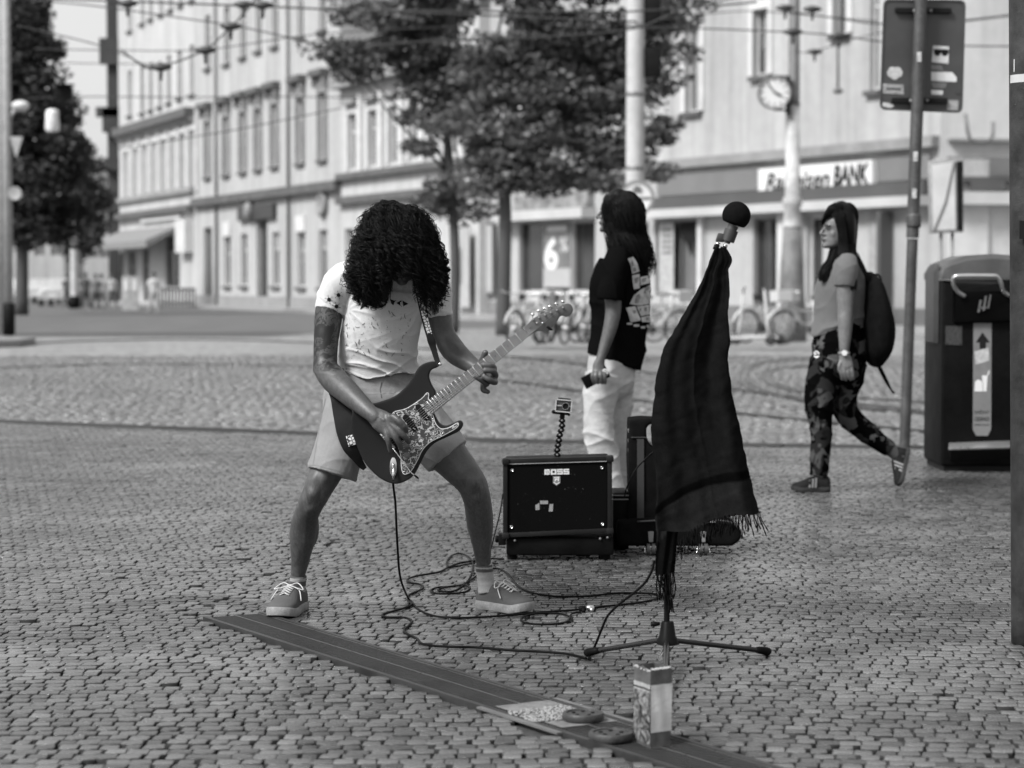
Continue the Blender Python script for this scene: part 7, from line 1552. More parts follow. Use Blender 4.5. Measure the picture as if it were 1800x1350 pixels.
# strap over the shoulder
def ribbon(parent, nm, rows, mat, thick=.003, sub=6):
    """rows (px,py,Y,halfwidth px) strip facing the viewer"""
    W = [tuple(P(r[0], r[1], r[2]))+(mpx(r[3], r[2]),) for r in rows]; Q = catmull(W, sub); q = B(); rings = []
    for i in range(len(Q)):
        t = Vector(Q[min(i+1, len(Q)-1)][:3])-Vector(Q[max(i-1, 0)][:3]); s_ = t.cross(Vector((0, 1, 0))).normalized(); c = Vector(Q[i][:3]); w = Q[i][3]; n_ = Vector((0, -thick, 0)); rings.append([c-s_*w, c+s_*w, c+s_*w+n_, c-s_*w+n_])
    q.rings(rings); return mk(nm, q.bevel('r', .0008, 1), mat, parent)

# ---------------------------------------------------------------- the electric guitar
YB = 7.87
def yn(x):      # the guitar leans: neck end a little nearer
    return YB-.0001*(x-700)
gu = thing('electric_guitar', 'dark electric guitar with a swirl-patterned pickguard in the hands of the guitarist', 'guitar', P(700, 760, YB))
outl = [(774, 642), (769, 637), (756, 636), (740, 642), (731, 653), (720, 671), (709, 684), (691, 698), (663, 708), (640, 713), (622, 722), (617, 740), (620, 764), (629, 789), (640, 812), (656, 831), (673, 844), (693, 851), (711, 847), (727, 836), (739, 815), (748, 797), (763, 780), (787, 768), (807, 758), (814, 747), (809, 739.5), (797, 744), (784, 749), (773, 745), (766, 733), (762, 722), (764, 702), (766, 690), (759, 677), (754, 662), (758, 651), (768, 646)]
oc = catmull(outl, 5, True); q = B(); q.prism([P(x, y, YB) for x, y in oc], (0, .045, 0))
bmB = remesh(q, .0030, 9); 
GB = M('guitar_lacquer', .018, .38, .12, 4, bmp=.0004, bscale=500); mk('guitar_body', bmB, GB, gu); GBV = bvh_of(bmB)
YF = YB-.0015
def gprism(poly, y0, th, mat, nm, bev=0, par=gu, closed_smooth=0):
    if closed_smooth: poly = [tuple(p_) for p_ in catmull(poly, closed_smooth, True)]
    q = B(); q.prism([P(x, y, y0) for x, y in poly], (0, -th, 0)); return mk(nm, q.bevel(nm, bev, 2) if bev else q.mesh(), mat, par)
pgl = [(750, 690), (744, 697), (735.5, 704), (713, 718), (692, 724), (686, 738), (690, 758), (699, 780), (704, 802), (705, 822), (709, 833), (716, 833), (724, 827), (735.5, 807), (742, 793), (755.5, 778), (780, 765.5), (802, 753), (806.5, 745.5), (803, 743), (789, 751), (775.5, 753), (766.5, 744.5), (762, 731), (757, 716), (754, 700), (754, 692)]
inn = []
pc_ = catmull(pgl, 4, True); n = len(pc_)
for i in range(n):
    t = pc_[(i+1) % n]-pc_[i-1]; t /= np.linalg.norm(t)+1e-9; inn.append(tuple(pc_[i]+np.array((-t[1], t[0]))*1.15))
area = sum(inn[i][0]*inn[(i+1) % n][1]-inn[(i+1) % n][0]*inn[i][1] for i in range(n)); areaO = sum(pc_[i][0]*pc_[(i+1) % n][1]-pc_[(i+1) % n][0]*pc_[i][1] for i in range(n))
if abs(area) > abs(areaO): inn = [tuple(2*pc_[i]-np.array(inn[i])) for i in range(n)]
gprism([tuple(p_) for p_ in pc_], YF, .0025, M('pickguard_edge', .55, .4), 'pickguard')
m, t, b_ = new_mat('paisley_print'); vec = coords(t); d1 = nd(t, 'ShaderNodeTexNoise'); d1.inputs['Scale'].default_value = 34; d1.inputs['Detail'].default_value = 1.5; t.links.new(vec, d1.inputs['Vector'])
band = mathn(t, 'SINE', mathn(t, 'MULTIPLY', d1.outputs['Fac'], 62)); d2 = noise_(t, vec, 55, 1, .5); msk = mrange(t, d2, .42, .5, 0, 1); ln = mathn(t, 'MULTIPLY', mrange(t, band, .35, .8, 0, 1), msk)
blob = mrange(t, noise_(t, vec, 85, 1, .5), .63, .66, 0, .9); t.links.new(mixf(t, mathn(t, 'MAXIMUM', ln, blob), .042, .42), b_.inputs['Base Color']); b_.inputs['Roughness'].default_value = .25
gprism(inn, YF-.0026, .0006, m, 'pickguard_print')
# neck: axis from the body to the nut
n0, n1 = Vector((755, 717)), Vector((925, 583)); ax2 = (n1-n0).normalized(); pr2 = Vector((-ax2.y, ax2.x))
def nk(s, w): p_ = n0+(n1-n0)*s+pr2*w; return (p_.x, p_.y)
def hw_(s): return 12.2+(8.6-12.2)*s
YNK = YB-.003
MAPLE = M('maple_neck', .07, .35, .15, 6, stretch=(1, 1, 1), fine=.1, fscale=90)
q = B(); prof = []
for s in np.linspace(-.02, 1.0, 20):
    w = hw_(s); l = [];
    for k in range(9):
        a = math.pi*k/8; x, y = nk(s, w*math.cos(a)); p_ = P(x, y, YNK); l.append(p_+Vector((0, .002+.02*math.sin(a), 0)))
    x, y = nk(s, -w); l.append(P(x, y, YNK)-Vector((0, .005, 0))); x, y = nk(s, w); l.append(P(x, y, YNK)-Vector((0, .005, 0))); prof.append(l)
q.rings(prof); mk('neck', q.mesh('n', True, angle=45), MAPLE, gu)
FRET = M('fret_wire', .35, .35, .05, metal=.7)
tot = 1-2**(-21/12); YFR = YNK-.0052
for k in range(1, 22):
    s = 1-(1-2**(-k/12))/tot*.985; w = hw_(s); a_, c_ = nk(s, -w), nk(s, w); q = B(); q.cyl(tuple(P(*a_, YFR)), tuple(P(*c_, YFR)), .0014, n=6); mk('fret', q.mesh('f', True), FRET, gu)
ND = M('dot_black', .01, .4)
for k in (3, 5, 7, 9, 12, 15, 17, 19, 21):
    f = lambda kk: 1-(1-2**(-kk/12))/tot*.985; s = (f(k)+f(k-1))/2
    for w in ((-4.5, 4.5) if k == 12 else (0,)): x, y = nk(s, w); c = P(x, y, YNK-.0051); q = B(); q.cyl(tuple(c), tuple(c-Vector((0, .0006, 0))), .0030, n=12); mk('inlay_dot', q.mesh(), ND, gu)
q = B(); a_, c_ = nk(1.0, -9), nk(1.0, 9); q.cyl(tuple(P(*a_, YFR)), tuple(P(*c_, YFR)), .0028, n=8); mk('nut', q.mesh('n', True), M('nut_dark', .04, .4), gu)
hs = [(919, 576.5), (927, 570), (937, 560), (950, 553), (965, 546.5), (980, 540), (990, 535.5), (998, 533.5), (1004, 536), (1007.5, 545), (1003, 553.5), (995.5, 557), (989, 555), (984, 557), (978, 567), (969, 577), (962, 583.5), (955, 582), (944, 582.5), (935, 586), (930, 590)]
q = B(); q.prism([P(x, y, YNK+.004) for x, y in catmull(hs, 3, True)], (0, .015, 0)); mk('headstock', q.bevel('h', .002, 2), MAPLE, gu)
posts = [(936.5, 561.5), (947, 557.5), (957.5, 553), (967.5, 549), (978.5, 544.5), (989, 540.2)]; keys = [(936.5, 552.5), (947, 547), (957, 542.5), (967, 538.8), (978, 534), (989.5, 530.5)]
for (px, py), (kx, ky) in zip(posts, keys):
    a_ = P(px, py, YNK+.004); q = B(); q.cyl(tuple(a_), tuple(a_-Vector((0, .010, 0))), .0042, .0036, 14); pst = mk('tuning_post', q.mesh('p', True, angle=40), CHROME, gu)
    q = B(); q.cyl(tuple(P(px, py-3, YNK+.012)), tuple(P(kx, ky, YNK+.012)), .0016, n=8); q.ball(P(kx, ky, YNK+.012), (.0068, .0045, .0058)); mk('tuning_key', q.mesh('k', True), CHROME, gu)
for x, y in ((944, 567.5), (954, 567.5)): q = B(); q.ball(P(x, y, YNK-.001), (.0045, .003, .003)); mk('string_tree', q.mesh('s', True), CHROME, gu)
q = B(); q.tube([P(962, 574, YNK-.004), P(967, 578.5, YNK-.006), P(971, 579.5, YNK-.004)], [.0048, .0042, .0035], 10); mk('capo', q.mesh('c', True), RUB, gu)
q = B(); q.tube([P(930, 578, YNK), P(934, 575, YNK)], .0014, 8); mk('rod_slot', q.mesh('c', True), RUB, gu)
# strings from the bridge to the posts
STR = M('string_steel', .2, .3, .05, metal=.8)
n_b = Vector((680, 776))
for k in range(6):
    w = -1+2*k/5; bp_ = (680+pr2.x*w*10.8, 776+pr2.y*w*10.8); nu = nk(1.0, w*7); q = B(); q.tube([P(*bp_, YF-.012), P(*nk(.0, w*9), YF-.011), P(*nu, YFR-.003), P(*posts[5-k] if False else posts[k], YNK-.004)], [.0007-.00007*(5-k)]*4, 5); mk('string', q.mesh('s', True), STR, gu)
def bar_poly(cx, cy, L_, w, ang):
    d = Vector((math.cos(ang), math.sin(ang))); n_ = Vector((-d.y, d.x)); out = []
    for k in range(16):
        a = 2*math.pi*k/16; e = d*(L_/2-w/2)*(1 if math.cos(a) > 0 else -1)+d*math.cos(a)*w/2+n_*math.sin(a)*w/2; out.append((cx+e.x, cy+e.y))
    return out
pa = math.atan2(pr2.y, pr2.x)
for x, y in ((742.5, 724.5), (720.5, 743), (701, 759)):
    p_ = gprism(bar_poly(x, y, 34, 10.5, pa), YF-.0022, .006, M('pickup_black', .010, .35), 'pickup', .001); gprism([(x+6+u, y+9+v) for u, v in ((0, 0), (4, 2.4), (3.6, 3.2), (-.4, .8))], YF-.0084, .0003, M('pickup_print', .4, .5), 'pickup_mark', par=p_)
bc_ = bar_poly(681, 776, 34, 9, pa); br = gprism([(667.5, 763), (673, 760.5), (695.5, 786.5), (690.5, 791)], YF-.001, .008, CHROME, 'bridge', .001)
for k in range(6): w = -1+2*k/5; q = B(); c = P(679+pr2.x*w*11.5+1, 777+pr2.y*w*11.5-2, YF-.011); q.box(c, (.0075, .006, .005), Matrix.Rotation(-pa, 3, 'Y')); mk('saddle', q.bevel('s', .0008, 1), CHROME, br)
for x, y in ((714, 782), (715.5, 800.5), (717, 820)):
    q = B(); c = P(x, y, YF-.0025); q.rings([[c+Vector((math.cos(a)*rr_, -o, math.sin(a)*rr_)) for a in [2*math.pi*i/20 for i in range(20)]] for rr_, o in ((.0115, 0), (.0115, .004), (.0085, .0055), (.0075, .013), (.0002, .0135))], cap=False); mk('knob', q.mesh('k', True, angle=35), M('knob_grey', .10, .35), gu)
for x, y in ((750, 693.5), (733, 708), (711, 721), (760, 737), (802, 748), (778, 762), (741, 789), (728, 818), (711, 829), (724, 748)): q = B(); q.ball(P(x, y, YF-.003), (.0028, .0014, .0028), None, 10, 6); mk('guard_screw', q.mesh('s', True), CHROME, gu)
jk = [(691.5+6.4*math.cos(a)*(1), 821+17.5*math.sin(a)) for a in np.linspace(0, 2*math.pi, 25)[:-1]]; jp = gprism(jk, YF+.001, .0035, CHROME, 'jack_plate', .001)
q = B(); c = P(692, 822, YF-.004); q.tube([c+Vector((0, -.001, .012)), P(691.5, 834, YF-.018), P(691, 843, YF-.016)], [.005, .0055, .0045], 12); mk('cable_plug', q.mesh('p', True), CHROME, jp)
q = B(); q.tube(catmull([tuple(P(690, 787, YF-.012)), tuple(P(699, 799, YF-.026)), tuple(P(711, 815, YF-.032)), tuple(P(721, 829, YF-.030)), tuple(P(729, 836, YF-.028))], 5), .0022, 8); wb = mk('tremolo_arm', q.mesh('t', True), CHROME, gu)
q = B(); q.tube([P(728, 835, YF-.028), P(732, 838, YF-.028), P(736, 841.5, YF-.028)], [.0028, .0038, .0025], 10); mk('arm_tip', q.mesh('t', True), RUB, wb)
# pick
q = B(); q.prism([P(705, 752, YF-.020), P(716, 761, YF-.016), P(711, 766, YF-.014)], (0, -.001, 0)); props(mk('guitar_pick', q.mesh(), RUB), 'dark plectrum held between the thumb and first finger over the strings', 'plectrum')
# strap
m, t, b_ = new_mat('strap_pattern'); vec = coords(t, (1, 1, 1), (0, .3, 0)); v = nd(t, 'ShaderNodeTexVoronoi', feature='DISTANCE_TO_EDGE'); v.inputs['Scale'].default_value = 95; v.inputs['Randomness'].default_value = .55; t.links.new(vec, v.inputs['Vector']); t.links.new(mrange(t, v.outputs['Distance'], .10, .14, .02, .55), b_.inputs['Base Color']); b_.inputs['Roughness'].default_value = .7
SL = M('strap_leather', .012, .45, .2, 30)
st = ribbon(gu, 'strap', [(724, 466, 7.86, 6.5), (731, 490, 7.875, 6.5), (738, 520, 7.90, 6.5), (746, 555, 7.905, 6.5), (754, 585, 7.90, 6.3), (759, 602, 7.89, 6)], SL, .0025); ribbon(st, 'strap_band', [(725, 466, 7.857, 4.6), (731.5, 490, 7.872, 4.6), (738.5, 520, 7.897, 4.6), (746.5, 555, 7.902, 4.6), (754.5, 585, 7.897, 4.4), (759, 601, 7.887, 4.2)], m, .0012)
ribbon(gu, 'strap_end', [(753, 586, 7.885, 4), (758, 598, 7.88, 7), (762, 612, 7.88, 5.5), (768, 632, 7.868, 4.5), (773, 643, 7.858, 4)], SL, .003)
ribbon(gu, 'lower_strap', [(590, 684, 8.0, 14), (597, 700, 7.98, 16), (603, 730, 7.93, 17), (609, 760, 7.90, 17), (616, 785, 7.885, 14), (626, 803, 7.895, 9), (636, 818, 7.91, 6), (642, 824, 7.915, 4)], SL, .003)
bu = gprism([(608, 767), (624, 763), (629, 780), (613, 785)], 7.878, .004, m, 'strap_buckle', .001)
q = B(); q.ball(P(773.5, 640, 7.85), .0065); mk('strap_button', q.mesh('b', True), CHROME, gu)
# ---------------------------------------------------------------- woman in the black T-shirt
Y1 = 12.3; ZERO = lambda x: Vector((x, 0, 0))
w1 = thing('person', 'woman in a loose black T-shirt and pale jeans, seen side-on holding a phone', 'person', (P(1075, 800, Y1).x, Y1, 0))
b = B()
H1 = mpx(69, Y1); hd1, _ = head_parts(b, P(1086.5, 408.5, Y1), Vector((-1, .06, 0)), H1)
limb(b, [(1088, 398, 15, .0), (1088, 418, 15.5, .0), (1090, 440, 19, 0), (1092, 470, 36, 0, 1.1), (1090, 520, 38, 0, 1), (1086, 580, 36, 0, 1), (1080, 640, 34, 0, .8), (1074, 675, 28, .0, .8)], Y1)
limb(b, [(1086, 450, 18, -.16), (1080, 480, 17, -.18), (1077, 515, 15.5, -.19), (1078, 545, 14, -.2), (1073, 575, 12.5, -.21), (1064, 605, 10, -.22), (1056, 630, 8, -.23), (1053, 642, 11, -.235, .6), (1053, 652, 12, -.24, .55)], Y1)
for x0, x1, x2, dy in ((1046, 1041, 1044, -.262), (1051, 1048, 1050, -.267), (1056, 1056, 1057, -.268), (1061, 1063, 1063, -.264)): finger(b, [(x0, 650, -.24), (x1, 659, dy), (x1+1, 667, dy), (x2+1, 674, dy+.012)], Y1, (3.6, 2.9))
finger(b, [(1050, 645, -.23), (1045, 655, -.215), (1046, 666, -.21)], Y1, (4, 3))
limb(b, [(1092, 450, 18, .17), (1092, 500, 15, .19), (1088, 560, 13, .2), (1080, 620, 9, .2), (1078, 640, 9, .2)], Y1)
for i in range(4): finger(b, [(1074+i*3, 640, .2), (1073+i*3, 656, .2), (1075+i*3, 668, .19)], Y1, (3.4, 2.6))
limb(b, [(1068, 660, 22, -.07), (1056, 720, 16, -.08), (1052, 765, 14, -.08), (1060, 820, 13, -.08), (1070, 870, 11, -.08), (1074, 900, 10, -.08)], Y1); limb(b, [(1086, 660, 18, .06), (1087, 720, 14, .10), (1088, 765, 13, .12), (1096, 820, 14, .12), (1104, 870, 11, .13), (1106, 890, 10, .13)], Y1)
bm1 = remesh(b, .0045, 5); mk('body', bm1, skin_mat('woman_skin', .065), w1)
q = B(); limb(q, [(1084, 424, 15, 0, 1.2), (1090, 436, 26, 0, 1.6), (1096, 452, 38, 0, 1.45), (1092, 480, 49, 0, 1.1), (1090, 510, 55, 0, .95), (1090, 545, 53, 0, .9), (1089, 575, 50, 0, .9), (1085, 605, 50, 0, .92), (1082, 622, 50, 0, .95), (1079, 636, 49.5, 0, .96)], Y1, n=40, dome=False)
limb(q, [(1088, 446, 22, -.14), (1083, 465, 24, -.19), (1078, 490, 24, -.215), (1074, 512, 23, -.225), (1073, 526, 22, -.225)], Y1, n=26, dome=False); limb(q, [(1092, 446, 22, .14), (1092, 470, 24, .2), (1092, 522, 22, .22)], Y1, n=26, dome=False)
ts = remesh(q, .005, 6); X_ = vcos(ts); displace(ts, .010*(ridges(X_, (.35, .1, 1), 5, 81, 1, 2)-.3)*np.clip((P(0, 470, Y1).z-X_[:, 2])*4, 0, 1)+.005*(ridges(X_, (1, .3, .25), 6, 82, .8, 2)-.3)+.0012*swirl(X_, 83, 3, 8))
X_ = vcos(ts); lowm = np.clip((P(0, 600, Y1).z-X_[:, 2])/.12, 0, 1); X_[:, 2] -= lowm*(X_[:, 0]-P(1080, 600, Y1).x)*.14; setco(ts, X_)
mk('t_shirt', ts, cloth_mat('black_cotton', .004, 300, .95, .0), w1); TB = bvh_of(ts)
def wp(x, y): return (960+x/3.973, 310+y/3.97)
WPR = M('back_print_white', .4, .7, .25, 50); WPG = M('back_print_grey', .18, .7, .5, 60); WPD = M('back_print_dark', .03, .7)
decal('back_print', [[wp(*p_) for p_ in pl] for pl in ([(568, 575), (605, 562), (632, 600), (650, 662), (600, 682), (590, 630)], [(600, 690), (650, 680), (652, 780), (612, 788), (603, 740)], [(655, 705), (722, 690), (722, 745), (658, 760)], [(582, 890), (612, 830), (660, 790), (725, 755), (733, 800), (733, 885), (690, 895), (640, 900)],
    [(556, 918), (622, 905), (660, 1005), (590, 1018), (575, 960)], [(632, 908), (728, 895), (732, 960), (660, 975)], [(660, 985), (733, 965), (733, 1020), (668, 1015)], [(562, 1022), (600, 1022), (600, 1034), (566, 1034)], [(610, 1032), (648, 1032), (648, 1048), (612, 1048)], [(658, 1046), (690, 1044), (688, 1060), (662, 1060)], [(698, 1036), (726, 1030), (724, 1052), (700, 1054)])], TB, WPR, w1, .003, 3)
for pl in ([(585, 600), (602, 590), (610, 622), (600, 632)], [(598, 640), (622, 632), (626, 660), (606, 668)], [(615, 710), (645, 700), (640, 735), (620, 750)], [(662, 715), (700, 705), (690, 735), (668, 742)], [(625, 830), (650, 815), (655, 850), (640, 885), (615, 885)], [(690, 775), (712, 765), (720, 800), (700, 830), (680, 810)], [(600, 935), (612, 950), (626, 935), (622, 955), (606, 960)], [(645, 920), (662, 918), (660, 940), (650, 945)], [(680, 915), (700, 912), (698, 940), (684, 942)], [(690, 985), (712, 980), (710, 1005), (694, 1005)]): decal('back_print_shade', [[wp(*p_) for p_ in pl]], TB, WPG, w1, .0045, 3)
decal('back_print_lines', [[wp(*p_) for p_ in pl] for pl in ([(655, 875), (725, 765), (733, 775), (668, 880)], [(690, 800), (700, 795), (728, 880), (718, 884)])], TB, WPR, w1, .006, 3)
q = B(); limb(q, [(1081, 622, 43, 0, 1.1), (1076, 645, 43, 0, 1.1), (1073, 670, 42, 0, 1.1)], Y1, n=34)
limb(q, [(1063, 660, 36, -.06, 1), (1056, 695, 31, -.07, .95), (1052, 735, 27, -.08, .95), (1052, 760, 27.5, -.09, .95), (1060, 795, 27, -.08, .95), (1067, 830, 25, -.08, .95), (1074, 860, 24, -.08, 1), (1078, 882, 24, -.08, 1.05)], Y1, n=30, dome=False)
limb(q, [(1088, 660, 29, .08, 1), (1088, 700, 25, .1, 1), (1086, 735, 24, .12, 1), (1088, 760, 24, .13, 1), (1094, 800, 23, .14, 1), (1100, 840, 22, .14, 1), (1106, 876, 22, .14, 1)], Y1, n=30, dome=False)
je = remesh(q, .005, 4); X_ = vcos(je); kn = np.exp(-((X_[:, 2]-P(0, 755, Y1).z)/.12)**2); displace(je, .009*(ridges(X_, (.45, .2, 1), 5.5, 91, .9, 2.2)-.3)*(.3+.8*kn)+.007*(ridges(X_, (-.5, .3, 1), 7, 92, .8, 2)-.3)+.0015*swirl(X_, 93, 3, 7))
m, t, b_ = new_mat('washed_denim'); vec = coords(t); n1 = noise_(t, vec, 4, 4, .6); n2 = noise_(t, vec, 350, 2, .6); n3 = noise_(t, coords(t, (1, 1, 2.5)), 13, 4, .6); t.links.new(mathn(t, 'MULTIPLY', mathn(t, 'MULTIPLY', mrange(t, n1, .3, .7, .27, .45), mrange(t, n3, .3, .7, .85, 1.12)), mrange(t, n2, .2, .8, .85, 1.15)), b_.inputs['Base Color']); b_.inputs['Roughness'].default_value = .85; bump(t, b_, mathn(t, 'ADD', n2, mathn(t, 'MULTIPLY', n3, 4)), .001)
mk('jeans', je, m, w1); JB = bvh_of(je)
for x, dy, nmx in ((1078, -.08, 0), (1108, .14, 1)): c = P(x, 890, Y1+dy); shoe(w1, Vector((c.x+.06, c.y, 0)), Vector((c.x-.19, c.y-.01, 0)), Vector((0, 0, 1)), .095, .07, M('white_shoe', .5, .6), M('white_sole', .6, .6), LACE, sole_h=.03)
# long wavy hair
hr = [(1082, 342, 16, 0, 1), (1086, 352, 30, .0, 1.0), (1090, 370, 37, 0, .95), (1092, 392, 37, .0, .95), (1096, 415, 34, .02, 1), (1104, 438, 31, .02, 1.1), (1114, 460, 28, .0, 1.2), (1127, 480, 18, .0, 1.3)]
q = B(); limb(q, [(1084, 346, 18, .01, 1), (1093, 358, 27, .015, 1), (1098, 378, 27, .015, 1.1), (1097, 405, 27, .01, 1.05), (1102, 430, 26, .0, 1.05), (1112, 452, 24, -.02, 1.15), (1124, 476, 15, -.02, 1.2)], Y1, n=28)
limb(q, [(1072, 352, 13, .0, 2.2), (1068, 362, 10, .0, 2.2)], Y1)
hm = remesh(q, .008, 5); add_tone(hm, np.full(len(hm.polygons), .2)); mk('hair', hm, HAIR, w1)
sets = [strands_in(hr, Y1, 1500, 26, 11, .80, 1.04, .0016, curl=.008, freq=1.6, tmin=.7, t0max=.3, wander=.5, phi=(-1.9, 1.9)), strands_in(hr, Y1, 700, 26, 12, .92, 1.08, .0013, curl=.012, freq=2, tmin=.75, t0max=.2, wander=.6, phi=(-1.7, 1.7), tonev=(.4, 1.5)),
        strands_in([(1080, 344, 14, -.04, 1), (1078, 362, 20, -.07, .5), (1080, 385, 18, -.08, .4), (1086, 410, 20, -.09, .5), (1097, 440, 26, -.11, .6), (1116, 470, 22, -.1, .8)], Y1, 500, 26, 13, .5, 1.05, .0014, curl=.008, freq=1.8, tmin=.6, t0max=.3, wander=.4),
        strands_in([(1095, 400, 30, .0, 1), (1112, 430, 28, .0, 1.1), (1126, 460, 22, .0, 1), (1136, 492, 12, .0, 1)], Y1, 260, 22, 14, .7, 1.1, .0012, curl=.012, freq=1.5, tmin=.6, t0max=.4, phi=(-1.4, 1.6))]
for Pp, rr, tn in sets: mk('hair_strands', tubes_np('strands', Pp, rr, 3, tn), HAIR, w1, kind='stuff')
q = B(); q.tube([hd1(.44, -.10, .515), hd1(.42, -.16, .52), hd1(.37, -.21, .505)], .0028, 6); mk('eye', q.mesh('e', True), PB, w1); q = B(); q.tube([hd1(.455, -.08, .60), hd1(.44, -.15, .615), hd1(.38, -.22, .6)], .003, 6); mk('eyebrow', q.mesh('e', True), PB, w1)
q = B(); q.tube([hd1(.425, -.02, .56-.04), hd1(.425, -.02, .55)], .001, 4)
# phone in her hand
c = P(1046, 664, Y1-.255); ph = thing('smartphone', 'black smartphone with a patterned ring on its back, held low by the woman in black', 'phone', c); R = Matrix.Rotation(math.radians(-66), 3, 'Y')
q = B(); q.box(P(1047, 663, Y1-.245), (.070, .009, .150), Matrix.Rotation(math.radians(62), 3, 'Y')); mk('case', q.bevel('p', .006, 3), M('phone_black', .004, .35, spec=.2), ph)
q = B(); c2 = P(1064, 655, Y1-.258); q.ball(c2, (.018, .004, .022), None, 16, 8); m, t, b_ = new_mat('ring_pattern'); v = nd(t, 'ShaderNodeTexVoronoi', feature='DISTANCE_TO_EDGE'); v.inputs['Scale'].default_value = 120; t.links.new(coords(t), v.inputs['Vector']); t.links.new(mrange(t, v.outputs['Distance'], .08, .14, .6, .08), b_.inputs['Base Color']); mk('patterned_ring', q.mesh('r', True), m, ph)

# ---------------------------------------------------------------- woman walking with a backpack
Y2 = 13.0
w2 = thing('person', 'woman in a grey T-shirt and dark camouflage trousers walking left with long black hair', 'person', (P(1470, 860, Y2).x, Y2, 0))
b = B(); H2 = mpx(67, Y2); hd2, R2 = head_parts(b, P(1475, 437, Y2), Vector((-1, -.32, 0)), H2)
limb(b, [(1482, 425, 15, .0), (1482, 445, 15, .0), (1485, 462, 22, 0), (1484, 490, 34, 0, 1.1), (1480, 530, 34, 0, 1), (1476, 580, 36, 0, .8), (1474, 625, 34, 0, .8)], Y2)
limb(b, [(1490, 465, 17, -.14), (1487, 490, 16.5, -.17), (1486, 515, 15.5, -.18), (1486, 545, 14, -.185), (1486, 565, 13.5, -.19), (1485, 595, 11, -.2), (1484, 618, 8.6, -.205), (1486, 632, 11.5, -.21, .55), (1488, 645, 12.5, -.215, .5)], Y2)
for x0, x1, x2 in ((1480, 1478, 1481), (1485, 1484, 1488), (1490, 1491, 1496), (1495, 1498, 1501)): finger(b, [(x0, 643, -.215), (x1, 653, -.225), (x1+1.5, 661, -.222), (x2-1, 669-abs(x0-1487)*.3, -.21)], Y2, (3.6, 2.6))
finger(b, [(1480, 632, -.21), (1475, 643, -.225), (1475, 653, -.225)], Y2, (3.8, 2.8))
limb(b, [(1484, 462, 17, .15), (1478, 500, 15, .18), (1470, 545, 13, .19), (1455, 590, 10, .17), (1448, 610, 9, .16), (1444, 628, 10, .16)], Y2)
limb(b, [(1462, 640, 22, -.05), (1444, 700, 18, -.06), (1442, 735, 15, -.06), (1443, 790, 12, -.05), (1440, 835, 9.5, -.05), (1438, 850, 11, -.05)], Y2); limb(b, [(1488, 640, 22, .06), (1484, 690, 16, .08), (1485, 716, 15, .09), (1500, 740, 13, .1), (1526, 761, 12, .11), (1560, 787, 9, .11), (1585, 800, 10, .1)], Y2)
bm2 = remesh(b, .0045, 5); mk('body', bm2, skin_mat('walker_skin', .12), w2)
q = B(); limb(q, [(1484, 444, 14, 0, 1.2), (1488, 454, 25, .01, 1.35), (1485, 468, 33, .01, 1.25), (1481, 490, 41, 0, 1.0), (1479, 508, 46, 0, .92), (1478, 535, 47, 0, .86), (1477, 558, 47.5, 0, .86), (1474, 575, 46, 0, .9), (1472, 590, 44, 0, .95)], Y2, n=40, dome=False)
limb(q, [(1489, 456, 18, -.12), (1488, 472, 21, -.165), (1486, 490, 20.5, -.18), (1485, 504, 19, -.185)], Y2, n=26, dome=False); limb(q, [(1487, 456, 18, .12), (1482, 475, 20, .17), (1478, 500, 19, .18)], Y2, n=26, dome=False)
ts = remesh(q, .005, 6); X_ = vcos(ts); lw = np.clip((P(0, 535, Y2).z-X_[:, 2])/.1, 0, 1); displace(ts, .010*(ridges(X_, (-.35, .2, 1), 7, 101, .9, 2)-.3)*(.25+lw)+.003*(ridges(X_, (1, .2, .5), 7, 102, .8, 2)-.3)+.001*swirl(X_, 103, 3, 8))
X_ = vcos(ts); X_[:, 2] += np.clip((P(0, 570, Y2).z-X_[:, 2])/.05, 0, 1)*(X_[:, 0]-P(1455, 600, Y2).x)*.22; setco(ts, X_)
mk('t_shirt', ts, cloth_mat('grey_cotton', .10, 300, .9, .08, .1), w2)
q = B(); limb(q, [(1476, 572, 42, 0, 1), (1477, 598, 48, 0, 1), (1476, 625, 49, 0, .98), (1474, 645, 46, 0, .95)], Y2, n=34)
limb(q, [(1459, 635, 36, -.05, 1), (1449, 665, 32, -.06, .95), (1441, 695, 28.5, -.07, .9), (1440, 722, 25, -.07, .9), (1443, 750, 20.5, -.06, .95), (1443, 785, 18.5, -.055, 1), (1441, 812, 17.5, -.05, 1), (1439, 836, 16, -.05, 1)], Y2, n=28, dome=False)
limb(q, [(1492, 635, 34, .06, 1), (1487, 668, 30, .07, .95), (1483, 695, 25, .08, .95), (1484, 718, 23, .09, .95), (1500, 740, 21.5, .1, .95), (1526, 761, 19, .11, 1), (1548, 779, 16.5, .11, 1), (1565, 792, 14, .11, 1)], Y2, n=28, dome=False)
tr = remesh(q, .005, 4); X_ = vcos(tr); displace(tr, .006*(ridges(X_, (.2, .2, 1), 7, 111, .9, 2)-.3)+.004*(ridges(X_, (.8, .3, .4), 6, 112, .8, 2)-.3))
m, t, b_ = new_mat('camouflage'); vec = coords(t); n1 = noise_(t, vec, 8.5, 2, .5, .8); n2 = noise_(t, coords(t, (1.1, 1, .9), (0, 0, 1)), 11, 2, .5, .9)
c1 = mixf(t, mrange(t, n1, .53, .545, 0, 1), .002, .018); c2_ = mixf(t, mrange(t, n2, .57, .585, 0, 1), c1, .065); t.links.new(c2_, b_.inputs['Base Color']); b_.inputs['Roughness'].default_value = .85; b_.inputs['Specular IOR Level'].default_value = .1; b_.inputs['IOR'].default_value = 1.15
mk('trousers', tr, m, w2); CB = bvh_of(tr)
def hexa(cx, cy, r): return [(cx+r*math.cos(a)*.8, cy+r*math.sin(a)) for a in [math.pi/6+math.pi/3*k for k in range(6)]]
